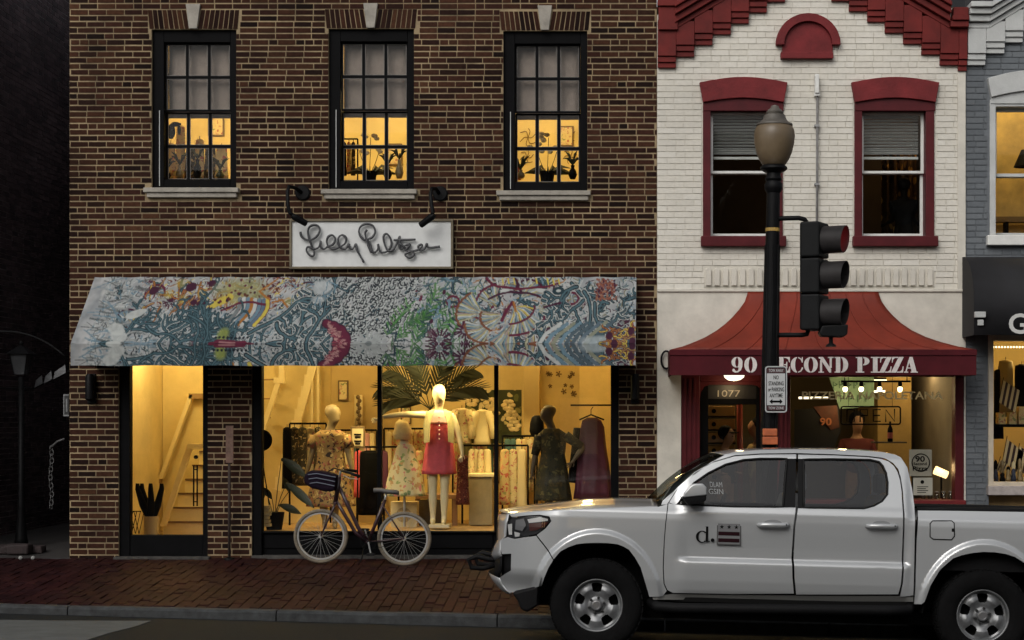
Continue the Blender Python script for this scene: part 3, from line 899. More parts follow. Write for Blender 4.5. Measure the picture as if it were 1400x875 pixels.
# curl field
for k in range(330):
    x = ra.gauss(408, 34); y = ra.uniform(0, 76)
    if abs(x - 408) > 62 - 0.35 * max(0, y - 40): continue
    a0 = ra.uniform(0, 6.28); r = ra.uniform(2.0, 4.0)
    p = [(x + math.cos(a0 + t * .75) * r, y + math.sin(a0 + t * .75) * r) for t in range(5)]
    stroke([(u + 1.2, v + 1.2) for u, v in p], 2.0, WHT, 1.6, .8); stroke(p, 1.7, INK, 1.3)
# maroon scaled fish
p = [(344, 62), (354, 66), (364, 74), (370, 84), (372, 94), (372, 102)]
stroke(p, 10, PURP, 32); stroke(p, 7, MAG, 28)
for k in range(90):
    t = ra.random(); x = 346 + 27 * t ** .8 + ra.uniform(-12, 12) * (0.2 + t * .75); y = 62 + 32 * t + ra.uniform(-4, 4)
    if 345 < x < 392 and y < 93: stroke([(x - 1.5, y), (x, y + 1.3), (x + 1.5, y)], 1.1, ra.choice((PINK, (.4, .22, .2), (.22, .05, .07))))
blob(347, 63, 2, 2, PINK)
# pale starburst and green fronds
starburst(408, 92, 24, 26, (.30, .32, .31), .15, 2.6)
for bx, by, a in ((440, 92, -.9), (470, 92, -1.3), (500, 70, -1.0), (455, 62, -.4), (478, 60, -1.1), (520, 92, -1.7), (432, 78, -1.4)):
    p, _ = wiggle(bx, by, a, 44, 8, .18); stroke(p, 1.4, (.06, .12, .06))
    for i, (x, y) in enumerate(p):
        for s in (-1, 1):
            for f in (0, .5):
                b = a + s * .75 + ra.uniform(-.2, .2); l = ra.uniform(8, 15)
                stroke([(x, y), (x + math.cos(b) * l, y + math.sin(b) * l)], 2.2, ra.choice((GRN, (.08, .22, .06), DTEAL, (.05, .12, .06), (.12, .2, .1))), .8)
for k in range(40): stroke(wiggle(ra.uniform(470, 560), ra.uniform(2, 52), ra.uniform(0, 6), 9, 4, .8)[0], ra.uniform(1.5, 3.5), ra.choice((TEAL, BLUE, DTEAL)))
for x, y in ((502, 20), (540, 26), (490, 60)): blob(x, y, 3, 4, PURP)
# purple anemones
for x, y, r in ((505, 84, 18), (538, 72, 15), (512, 112, 17), (755, 62, 13), (542, 96, 12)): starburst(x, y, r, 17, PURP, .35, 2.4)
# great shell flower
COLS = [(.34, .33, .22), (.24, .31, .33), WHT, (.42, .38, .16), (.30, .24, .20), (.16, .24, .27)]
for x, y, r, a0, a1 in ((560, 46, 36, 2.5, 4.1), (572, 62, 34, 1.6, 3.1), (596, 66, 34, 1.0, 2.2), (626, 60, 36, .2, 1.5), (636, 44, 34, -.7, .7), (612, 30, 34, -1.5, -.3), (580, 34, 30, 3.3, 4.6), (606, 46, 40, .2, 1.7), (588, 50, 30, 2.0, 3.3)):
    shell(x, y, r, a0, a1, COLS, ra.choice((MAG, PURP, (.16, .06, .03))))
shell(603, 40, 28, .0, 1.7, [YEL, (.40, .38, .30), BLUE, WHT], MAG)
stroke([(588, 58), (592, 46), (600, 34), (604, 40)], 5, MAG, 4); stroke([(602, 34), (606, 46)], 3, ORG)
stroke([(640, 80), (652, 72), (662, 66)], 7, PURP, 5)
stroke([(560, 2), (568, 8), (578, 12), (590, 14), (605, 16), (625, 15), (645, 13), (662, 8)], 3.4, MAG, 3); stroke([(566, 28), (578, 23), (596, 20), (620, 22), (640, 27)], 3.2, PURP, 3)
for k in range(12): stroke([(575 + k * 8, 2), (577 + k * 8, 9)], 2.2, ra.choice((YEL, BLUE, WHT)))
blob(588, 18, 8, 2.6, WHT); blob(640, 18, 10, 3, WHT); blob(566, 18, 4, 4, DTEAL); blob(566, 18, 2, 2, WHT)
# teal coral at the right, red tile, ochre knot
for x, y, a, L in ((682, 8, .8, 62), (700, 30, 1.9, 52), (700, 18, .5, 62), (676, 22, 2.4, 36), (716, 34, 1.1, 52), (690, 12, 2.8, 34)):
    coral(x, y, a, L, 3.8, 3, TEAL, INK, True)
blob(664, 18, 9, 6, DTEAL); blob(664, 18, 4, 2.4, WHT); stroke([(645, 40), (668, 34)], 3, PURP)
for k in range(120):
    x, y = ra.uniform(716, 746), ra.uniform(2, 30); blob(x, y, 2.1, 1.8, ra.choice(((.16, .04, .03), (.22, .08, .05), (.30, .14, .09), PURP)), ra.uniform(0, 3))
for k in range(9):
    x0 = 640 + k * 9
    stroke([(x0 + 30, 62 - k * .2), (x0 + 10, 78), (x0 + 2, 92)], 4.5, ra.choice((BLUE, (.10, .14, .17), (.22, .23, .17), WHT, (.07, .10, .12))), 5.5)
blob(720, 86, 26, 8, (.32, .37, .38), 0, .8, .3)
for k in range(46):
    x, y = ra.uniform(732, 772), ra.uniform(68, 92); p, _ = wiggle(x, y, ra.uniform(0, 6), 12, 5, .8); stroke(p, 2.6, ra.choice((PURP, MAG))); stroke(p, 1.3, ra.choice((ORG, (.36, .22, .08), YEL)))
for x, y in ((768, 74), (770, 88), (745, 90), (738, 80)): blob(x, y, 5, 6, PURP)
# the valance repeats the cloth mirrored about its fold
fold = int(91 * SS)
nrow = ch_ - fold
cv[fold:fold + nrow] = cv[fold - 1:fold - 1 - nrow:-1]
cv *= (0.80 + 0.2 * (smooth_noise(200, 30, 8) - 0.5))[:, :, None]

AY = -0.79
awn = thing('shop_awning', 'long grey canvas awning painted with teal coral and sea flowers', 'awning', (PX(500), 0, PZ(500)))
def sheet(name, fn, colfn, nu, nv, parent, m, thick=0.0):
    g = MB().grid(fn, nu, nv); o = g.build(name, m, parent)
    at = o.data.color_attributes.new("print", 'FLOAT_COLOR', 'POINT')
    buf = np.ones(((nu + 1) * (nv + 1), 4), np.float32); k = 0
    uu, vv = np.meshgrid(np.linspace(0, 1, nu + 1), np.linspace(0, 1, nv + 1))
    buf[:, :3] = colfn(uu.ravel(), vv.ravel())
    at.data.foreach_set('color', buf.ravel())
    o.data.polygons.foreach_set('use_smooth', [True] * len(o.data.polygons))
    return o
axl0, axl1 = PX(130), PX(870)
afl0, afl1 = PX(97, AY), PX(869, AY)
azt, azf, azb = PZ(379), PZ(470, AY), PZ(500, AY)
def aw_top(u, v):
    x = (axl0 + (axl1 - axl0) * u) * (1 - v) + (afl0 + (afl1 - afl0) * u) * v
    sag = 0.022 * math.sin(math.pi * v) * abs(math.sin(u * math.pi * 5)) + 0.004 * math.sin(u * 120 + v * 5)
    return (x, AY * v - 0.012, azt + (azf - azt) * v - sag)
def aw_val(u, v):
    return (afl0 + (afl1 - afl0) * u, AY - 0.012 + 0.012 * math.sin(u * 37) * v + 0.006 * math.sin(u * 91) * v, azf + (azb - azf) * v + 0.004 * math.sin(u * 53) * v)
def pick(v0, v1):
    def f(u, v):
        X = np.clip((u * (cw_ - 1)).astype(int), 0, cw_ - 1); Y = np.clip(((v0 + (v1 - v0) * v) * SS).astype(int), 0, ch_ - 1)
        return cv[Y, X]
    return f
M_print = print_mat("painted_canvas")
sheet('canopy', aw_top, pick(0, 91), 900, 100, awn, M_print)
sheet('valance', aw_val, pick(91, 120.4), 900, 34, awn, M_print)
M_lining = mat('awning_lining', (0.10, 0.10, 0.10), 0.9, var=0.2)
lin = MB().grid(lambda u, v: tuple(Vector(aw_top(u, v)) + Vector((0, 0.008, -0.012))), 20, 6)
lin.grid(lambda u, v: tuple(Vector(aw_val(u, v)) + Vector((0, 0.010, 0))), 60, 2)
lin.build('lining', M_lining, awn, smooth=True)
for xe0, xe1 in ((axl0 + .004, afl0 + .004), (axl1 - .004, afl1 - .004)):
    MB().add([(xe0, -0.012, azt - .012), (xe1, AY - 0.008, azf - .012), (xe1, AY - 0.008, azb + .01), (xe1 * .3 + xe0 * .7, -0.012, azb + .01)], [(0, 1, 2, 3)]).build('end_panel', mat('grey_awning_canvas', (0.24, 0.26, 0.27), 0.85, var=0.2, scale=9), awn, thick=0.004)
fm = MB()
for t in np.linspace(0.02, 0.98, 6):
    xa, xb = axl0 + (axl1 - axl0) * t, afl0 + (afl1 - afl0) * t
    fm.tube([(xa, 0, azb + .05), (xb, AY + .03, azb + .03), (xb, AY + .03, azf - .03)], 0.012, 6)
fm.tube([(afl0 + .02, AY + .03, azb + .03), (afl1 - .02, AY + .03, azb + .03)], 0.012, 6)
fm.build('steel_frame', M_steel, awn, smooth=True)

# ---------------------------------------------------------------- shop sign in raised script
sg = thing('shop_sign', 'white rectangular sign board with raised grey handwritten script', 'sign', (PX(507), -0.06, PZ(367)))
MB().pbox(398, 617.5, 302, 365, -0.045, 0.0).build('board', mat('white_sign_panel', (0.60, 0.61, 0.60), 0.55, var=0.07, scale=8, bump=0.03), sg)
fr = MB(); Y0 = -0.065
x0, x1, z0, z1 = PX(395.5, Y0), PX(619.5, Y0), PZ(367.5, Y0), PZ(299.5, Y0)
t = PS(3.2)
fr.box(x0, x1, Y0, -0.002, z1 - t, z1).box(x0, x1, Y0, -0.002, z0, z0 + t).box(x0, x0 + t, Y0, -0.002, z0 + t, z1 - t).box(x1 - t, x1, Y0, -0.002, z0 + t, z1 - t)
fr.build('frame', mat('bronze_sign_frame', (0.13, 0.105, 0.065), 0.55, metal=0.2, var=0.3), sg, bevel=0.004)
def S(pts): return [P(385 + a / 5.6, 240 + b / 5.6, -0.085) for a, b in pts]
def spline(pts, k=4):
    out = []
    for i in range(len(pts) - 1):
        p0, p1, p2, p3 = pts[max(i - 1, 0)], pts[i], pts[i + 1], pts[min(i + 2, len(pts) - 1)]
        for j in range(k):
            t = j / k
            out.append(0.5 * ((2 * p1) + (p2 - p0) * t + (2 * p0 - 5 * p1 + 4 * p2 - p3) * t * t + (3 * p1 - p0 - 3 * p2 + p3) * t ** 3))
    return out + [pts[-1]]
SCR = [[(145, 430), (152, 465), (185, 490), (232, 490), (272, 462), (292, 420), (282, 388), (247, 378), (213, 395), (202, 432), (212, 482), (232, 540), (250, 585), (240, 617), (208, 603), (190, 570), (205, 545), (245, 562), (285, 548), (300, 500), (298, 545), (325, 562), (352, 545), (395, 525), (410, 482), (388, 457), (358, 468), (346, 505), (362, 548), (402, 562), (440, 548), (484, 522), (494, 482), (468, 456), (440, 470), (432, 512), (452, 552), (490, 562), (514, 525), (522, 555), (548, 560), (568, 525), (578, 570), (600, 612), (630, 665)],
       [(686, 592), (668, 545), (648, 490), (640, 440), (655, 415)],
       [(640, 500), (608, 470), (592, 430), (606, 390), (650, 371), (698, 384), (716, 430), (695, 472), (660, 490), (678, 520), (690, 575), (715, 588), (738, 560), (738, 525), (752, 578), (788, 588), (828, 560), (842, 520), (828, 470), (800, 446), (780, 472), (790, 530), (815, 575), (850, 572), (878, 530), (905, 465), (902, 540), (918, 566), (940, 540), (985, 528), (952, 575), (1000, 580), (1012, 608), (978, 630), (946, 606), (980, 585), (1035, 572), (1075, 545), (1068, 528), (1046, 545), (1060, 574), (1095, 560), (1112, 522), (1118, 545), (1145, 552), (1212, 544)],
       [(858, 495), (930, 493), (1026, 490)], [(905, 520), (935, 545), (945, 560)]]
let = MB()
for k, sc in enumerate(SCR):
    pts = spline(S(sc), 5)
    let.tube(pts, [0.0125 + 0.002 * math.sin(i * 0.4) for i in range(len(pts))], 8)
so = let.build('script_lettering', mat('gunmetal_letter', (0.055, 0.056, 0.06), 0.45, metal=0.3, var=0.2), sg, smooth=True)
st = MB()
for a, b in ((205, 450), (400, 540), (620, 460), (820, 540), (980, 610)): st.tube([P(385 + a / 5.6, 240 + b / 5.6, -0.08), P(385 + a / 5.6, 240 + b / 5.6, -0.046)], 0.004, 6)
st.build('stand_off', M_steel, sg)

def sign_lamp(label, pts, head0, head1, plate, grp):
    t = thing('sign_lamp', label, 'lamp', P(*plate, 0), grp)
    MB().tube([P(a, b, y) for a, b, y in pts], 0.022, 8).build('gooseneck_arm', M_iron, t, smooth=True)
    MB().lathe([(0.07, -0.03), (0.085, -0.02), (0.085, 0.0)], P(*plate, 0), 16, 'y').build('wall_plate', M_iron, t, smooth='auto')
    a, b = P(*head0), P(*head1); d = (b - a).normalized()
    MB().tube([a, a + d * .03, a + d * .05, b], [.025, .038, .040, .034], 12).build('lamp_head', M_iron, t, smooth='auto')
    MB().tube([b, b + d * .004], .028, 12).build('lens', mat('dull_lamp_lens', (.25, .25, .23), .3), t)
sign_lamp('black gooseneck spotlight over the left end of the white script sign', [(412, 263, -.02), (404, 257, -.12), (395, 255, -.2), (393, 262, -.24), (393.5, 280, -.26), (396, 291, -.27), (402, 295, -.26)], (399, 294.5, -.27), (419, 306, -.20), (414, 264), 'spotlights over the shop sign')
sign_lamp('black gooseneck spotlight over the right end of the white script sign', [(600, 264, -.02), (596, 258, -.12), (590, 258, -.2), (588.5, 266, -.24), (590, 280, -.26), (592, 290, -.27), (590, 294, -.27)], (594, 293.5, -.27), (575, 308, -.20), (602, 265), 'spotlights over the shop sign')
def sconce(px, label):
    t = thing('wall_sconce', label, 'lamp', P(px, 552, 0), 'dark wall sconces under the awning')
    MB().box(PX(px - 5.5), PX(px + 5.5), -0.03, -0.003, PZ(552), PZ(511)).build('back_plate', M_iron, t, bevel=.006)
    MB().lathe([(.03, 0), (.05, .02), (.05, .27), (.035, .30)], (PX(px), -.085, PZ(548)), 14).build('cylinder_shade', M_iron, t, smooth='auto')
sconce(126, 'dark cylinder sconce on the brick pier left of the shop door')
sconce(868, 'dark cylinder sconce on the brick pier right of the display window')
sp = thing('standpipe_post', 'thin rusty post with a brown plate before the brick pier by the bicycle', 'post', (PX(313, -.12), -.12, 0))
MB().tube([(PX(313.5, -.12), -.12, walk_z(-4.6, -.12)), P(313.5, 590, -.12)], .016, 8).build('post', mat('rusty_iron', (.035, .022, .018), .8, var=.4), sp, smooth=True)
MB().pbox(308.5, 319, 582, 633, -.15, -.136).build('plate', mat('worn_brown_plate', (.13, .075, .055), .8, var=.4, scale=14), sp, bevel=.004)
MB().lathe([(.06, 0), (.055, .02), (.02, .03)], (PX(313.5, -.12), -.12, walk_z(-4.6, -.12)), 12).build('base_flange', M_iron, sp, smooth='auto')
# ---------------------------------------------------------------- cream pizzeria building
XB0, XB1 = PX(898) + 0.004, PX(1320)
pz = thing('pizzeria_building', 'narrow cream painted brick house with oxblood trim and stepped gable', 'building', ((XB0 + XB1) / 2, 0, 0))
def rake(px):            # underside of the raking cornice, in pixels
    return 40 - (px - 927) * 0.59 if px < 1110 else 38 - (1290 - px) * 0.585
zflat = PZ(40)
winB = [(961, 1070, 140, 336), (1168, 1277, 140, 336)]
holesB = [(PX(a), PX(b), PZ(d), PZ(c)) for a, b, c, d in winB]
front_h = (PX(931), PX(1318), -0.3, PZ(505))
mb = wall_holes(MB(), XB0, XB1, -0.3, zflat, holesB + [front_h], 0.008, 0.30)
mb.prism([(XB0, zflat), (XB1, zflat), (XB1, PZ(20)), (PX(1110), PZ(-78)), (XB0, PZ(20))], 0.008, 0.30)
mb.build('wall', M_creamflat, pz)
frz = (PX(963), PX(1277), PZ(392), PZ(365))
bh = holesB + [front_h, frz, (XB0, XB1, -0.3, PZ(397))]
for a, b, c, d in winB: bh += [(PX(a - 2), PX(b + 2), PZ(d), PZ(112))]
rects = brick_rects(XB0, XB1, PZ(396), PZ(-70), bh, j=0.0075, seed=14, keep=lambda u, v: v < PZ(rake(VX + u * F / D0)))
brick_field(pz, rects, M_cream, 0.0, 0.05, 300, (PX(1085), PZ(200)), 0.0022)
# ground-storey stucco piers, belt course
MB().box(XB0, PX(931), -0.012, 0.004, -0.3, PZ(399)).build('stucco_pier', M_creamflat, pz)
MB().box(PX(1318), XB1, -0.012, 0.004, -0.3, PZ(399)).build('stucco_pier', M_creamflat, pz)
MB().box(PX(931), PX(1318), -0.012, 0.004, PZ(505), PZ(399)).build('stucco_band', M_creamflat, pz)
MB().box(XB0, XB1, -0.035, 0.004, PZ(399), PZ(396)).build('belt_course', M_creamflat, pz, bevel=.004)
# fluted frieze
fz = MB().box(frz[0], frz[1], 0.001, 0.0075, frz[2], frz[3]).build('frieze', M_creamflat, pz)
n = 27
for i in range(n):
    a = frz[0] + (frz[1] - frz[0]) * (i + 0.16) / n; b = frz[0] + (frz[1] - frz[0]) * (i + 0.80) / n
    w = b - a; zt, zb = frz[3] - .012, frz[2] + .012
    pts = [(a, zb), (b, zb)] + [(a + w / 2 + w / 2 * math.cos(t), zt - w / 2 + w / 2 * math.sin(t)) for t in np.linspace(0, math.pi, 7)]
    MB().prism(pts, -0.028, 0.0).build('flute', M_creamflat, fz, bevel=.004)
# narrow quoin strip at the right
MB().box(PX(1309), XB1 - .003, -0.02, 0.004, PZ(396), PZ(98)).build('corner_strip', M_creamflat, pz)
# stepped brick corbels, oxblood
def corbel(parent, a, b, bot, top, m, name='corbel_step'):
    s = MB(); z0 = PZ(bot); zt = PZ(top)
    x0, x1 = PX(a) + .001, PX(b) - .001
    s.box(x0, x1, -0.045, 0.0, z0, z0 + PS(6.2)); s.box(x0, x1, -0.068, 0.0, z0 + PS(7.0), z0 + PS(14.2)); s.box(x0, x1, -0.09, 0.0, z0 + PS(15), zt)
    s.box(x0 + .004, x1 - .004, -0.035, 0.0, z0 + .004, zt - .01)
    return s.build(name, m, parent, bevel=.004)
for a, b, bot in ((899, 924, 93.5), (924, 949, 78.5), (949, 974, 62.5), (974, 999, 48), (999, 1023.5, 33), (1023.5, 1048, 18), (1048, 1073, 3.5), (1073, 1098, -12),
                  (1309, 1320.6, 98), (1284, 1309, 90), (1259, 1284, 75.5), (1234, 1259, 61), (1209, 1234, 46), (1185, 1209, 31), (1160, 1185, 16.5), (1136, 1160, 2.5), (1112, 1136, -12)):
    c = (a + b) / 2
    corbel(pz, a, b, bot, min(rake(c) - 3, bot - 18) if 927 < c < 1292 else 30, M_red)
for s_, (ax, ay, bx, by) in enumerate(((922, 43, 1110, -68), (1296, 41.5, 1110, -68))):
    for (o0, o1, y) in ((0, 7, -.10), (8, 17, -.15), (18, 26, -.20), (27, 33, -.24)):
        MB().prism([(PX(ax), PZ(ay - o0)), (PX(bx), PZ(by - o0)), (PX(bx), PZ(by - o1)), (PX(ax), PZ(ay - o1))], y, 0.0).build('raking_cornice', M_red, pz, bevel=.006)
MB().box(PX(900), PX(926), -0.13, 0, PZ(44), PZ(13)).box(PX(898.5), PX(927.5), -0.16, 0, PZ(12.5), PZ(4)).box(PX(901), PX(925), -0.12, 0, PZ(3.5), PZ(-30)).build('gable_pedestal', M_red, pz, bevel=.006)
MB().box(PX(1296), PX(1320.5), -0.16, 0, PZ(41), PZ(33)).box(PX(1298), PX(1320.5), -0.19, 0, PZ(32.5), PZ(26)).box(PX(1300), PX(1320.5), -0.15, 0, PZ(25.5), PZ(14)).build('cornice_return', M_red, pz, bevel=.006)
# lunette
c0 = (PX(1104), PZ(62)); R0, R1 = PS(44), PS(32.5)
n = 15
arc = lambda r, t: (c0[0] + r * math.cos(t), c0[1] + r * math.sin(t) * 0.95)
lun = MB().prism([arc(R1 + .002, t) for t in np.linspace(0, math.pi, 24)] + [(PX(1069), PZ(63)), (PX(1069), PZ(78)), (PX(1138), PZ(78)), (PX(1138), PZ(63))], -0.035, 0.0).build('lunette', M_redlintel, pz, bevel=.004)
ar = MB()
pts = [arc(R0, t) for t in np.linspace(-.03, math.pi + .03, 30)] + [arc(R1, t) for t in np.linspace(math.pi + .03, -.03, 30)]
ar.prism(pts, -0.085, 0.0).build('arch_ring', M_redlintel, lun, bevel=.005)
MB().pbox(1067.5, 1139.5, 71, 79.5, -0.075, 0.0).build('lunette_sill', M_redlintel, lun, bevel=.005)

M_blind = mat('aluminium_blind_slat', (0.42, 0.44, 0.45), 0.5, var=0.1)
def pizza_window(parent, a, b, trim_m, lintel_m, parts):
    """segmental-headed sash window; a, b the trim's outer pixels"""
    x0, x1 = PX(a), PX(b)
    fr = MB()
    z_s = PZ(336); zt = PZ(137)
    fw = PS(10.5)
    fr.box(x0, x0 + fw, -0.02, 0.22, z_s, zt).box(x1 - fw - PS(1), x1, -0.02, 0.22, z_s, zt).box(x0 + fw, x1 - fw - PS(1), -0.015, 0.22, PZ(151), zt)
    w = fr.build('window', trim_m, parent, bevel=.006)
    # segmental lintel
    A, B = PX(a - 5), PX(b + 6); n = 12
    top = [(A + (B - A) * i / n, PZ(114) + PS(7.5) * math.sin(math.pi * i / n)) for i in range(n + 1)]
    A2, B2 = PX(a), PX(b + 1)
    bot = [(A2 + (B2 - A2) * i / n, PZ(141) + PS(6) * math.sin(math.pi * i / n)) for i in range(n + 1)]
    MB().prism(top + bot[::-1], -0.065, 0.02).build('lintel', lintel_m, w, bevel=.006)
    MB().prism(bot + [(B2, PZ(152)), (A2, PZ(152))], -0.03, 0.02).build('head_board', trim_m, w, bevel=.004)
    MB().box(PX(a - 3), PX(b + 4), -0.085, 0.05, PZ(337.5), PZ(323.5)).build('sill', trim_m, w, bevel=.008)
    gx0, gx1 = x0 + fw + .001, x1 - fw - PS(1) - .001
    gt, gb, gm = PZ(151.5), PZ(321), PZ(234)
    for za, zb, y in ((gm - .012, gt, .10), (gb, gm + .012, .15)):
        s = MB(); t = PS(4)
        s.box(gx0, gx0 + t, y, y + .045, za, zb).box(gx1 - t, gx1, y, y + .045, za, zb).box(gx0 + t, gx1 - t, y, y + .045, zb - t * .8, zb).box(gx0 + t, gx1 - t, y, y + .045, za, za + t * .9)
        s.build('sash', M_whitepaint, w, bevel=.004)
        MB().box(gx0 + t, gx1 - t, y + .02, y + .024, za + t * .9, zb - t * .8).build('pane', M_glass, w)
    return w, gx0, gx1, gt, gb
for k, (a, b) in enumerate(((961, 1070), (1168, 1277))):
    w, gx0, gx1, gt, gb = pizza_window(pz, a, b, M_redtrim, M_redlintel, None)
    bl = MB().box(gx0 + .04, gx1 - .04, .205, .235, gt - .05, gt - .01).build('venetian_blind', M_blind, w)
    nsl = 12; rb = random.Random(k)
    for i in range(nsl):
        z = gt - .075 - i * .036 if i < 9 else gt - .075 - 9 * .036 - (i - 9) * .024
        t = rb.uniform(-.004, .004)
        MB().add([(gx0 + .045, .205, z + .010 + t), (gx1 - .045, .205, z + .010 - t), (gx1 - .045, .228, z - .010 - t), (gx0 + .045, .228, z - .010 + t)], [(0, 1, 2, 3)]).build('slat', M_blind, w, thick=.003)
    MB().box(gx0 + .045, gx1 - .045, .205, .232, PZ(214), PZ(210.5)).build('blind_rail', M_blind, w)
# rooms behind the cream front
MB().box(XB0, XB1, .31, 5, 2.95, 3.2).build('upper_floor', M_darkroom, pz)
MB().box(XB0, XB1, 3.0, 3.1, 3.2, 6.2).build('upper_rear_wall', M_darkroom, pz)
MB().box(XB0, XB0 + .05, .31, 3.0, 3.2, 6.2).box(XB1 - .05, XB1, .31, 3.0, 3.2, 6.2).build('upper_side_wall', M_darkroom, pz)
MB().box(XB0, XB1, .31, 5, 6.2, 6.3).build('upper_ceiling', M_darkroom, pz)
MB().add([(XB0, .2, PZ(30)), (PX(1110), .2, PZ(-90)), (PX(1110), 9, PZ(-90)), (XB0, 9, PZ(30)), (XB1, .2, PZ(30)), (XB1, 9, PZ(30))], [(0, 1, 2, 3), (1, 4, 5, 2)]).build('roof', M_slate, pz, thick=.1)
# vent pipe clipped to the wall between the windows
vp = thing('conduit_pipe', 'thin grey conduit with a white vent cap between the upper oxblood windows', 'pipe', (PX(1117), -.05, PZ(392)))
MB().tube([P(1116, 392, -.05), P(1117, 260, -.05), P(1117.5, 128, -.05)], .013, 8).build('pipe', mat('weathered_conduit', (.16, .155, .15), .7, var=.4, scale=6), vp, smooth=True)
MB().pbox(1114.5, 1120, 101, 127, -.10, -.02).pbox(1113.5, 1121, 125, 131, -.08, -.02).build('vent_cap', M_whitepaint, vp, bevel=.006)
for py in (170, 250, 330): MB().pbox(1114, 1120.5, py, py + 3, -.068, -.001).build('clip', M_steel, vp)

# red flared awning with lettering
PY = -0.70
pa = thing('pizzeria_awning', 'red flared metal awning with white stencil lettering', 'awning', (PX(1125), 0, PZ(513)))
lft = [(398, 1023), (404, 1021.5), (412, 1019), (422, 1012), (432, 1003.5), (442, 993), (452, 980), (461, 965), (468, 949), (474, 933), (478, 917)]
rgt = [1200, 1202, 1205, 1212, 1221, 1232, 1247, 1266, 1287, 1310, 1334]
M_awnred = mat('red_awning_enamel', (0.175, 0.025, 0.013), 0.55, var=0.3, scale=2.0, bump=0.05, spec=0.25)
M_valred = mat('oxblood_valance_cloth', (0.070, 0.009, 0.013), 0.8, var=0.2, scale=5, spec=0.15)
rows = []
for i, ((py, pl), pr) in enumerate(zip(lft, rgt)):
    t = (py - 398) / 80; Y = -0.02 + (PY + .02) * t ** 1.5
    rows.append((PX(pl, Y), PX(pr, Y), Y, PZ(py, Y)))
nu = 24; vs = []; fs = []
for r in rows: vs += [(r[0] + (r[1] - r[0]) * k / nu, r[2], r[3]) for k in range(nu + 1)]
for i in range(len(rows) - 1):
    for k in range(nu): fs.append((i * (nu + 1) + k, (i + 1) * (nu + 1) + k, (i + 1) * (nu + 1) + k + 1, i * (nu + 1) + k + 1))
cano = MB().add(vs, fs); cano.build('canopy', M_awnred, pa, smooth=True, thick=.006)
sd_ = MB()
for s in (0, 1):
    b = len(sd_.v); vv = []
    for r in rows: vv += [(r[s], r[2], r[3] - .002), (r[s], -0.013, r[3] - .002)]
    sd_.add(vv, [(2 * i, 2 * i + 1, 2 * i + 3, 2 * i + 2) for i in range(len(rows) - 1)])
sd_.build('side_panel', M_awnred, pa, smooth=True, thick=.006)
for k in range(1, 8):
    u = k / 8
    MB().tube([(r[0] + (r[1] - r[0]) * u, r[2] - .006, r[3] + .002) for r in rows], .007, 5).build('standing_seam', M_awnred, pa, smooth=True)
xa, xb = PX(916, PY), PX(1335, PY)
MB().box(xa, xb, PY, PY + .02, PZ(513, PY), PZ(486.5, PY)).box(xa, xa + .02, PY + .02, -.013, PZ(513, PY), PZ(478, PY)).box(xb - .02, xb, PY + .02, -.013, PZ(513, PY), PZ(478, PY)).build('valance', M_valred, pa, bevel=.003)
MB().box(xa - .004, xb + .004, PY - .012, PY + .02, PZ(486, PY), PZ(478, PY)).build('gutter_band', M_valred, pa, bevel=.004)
MB().box(xa + .03, xb - .03, PY + .03, -.02, PZ(500, PY), PZ(498.5, PY)).build('soffit', M_redtrim, pa)
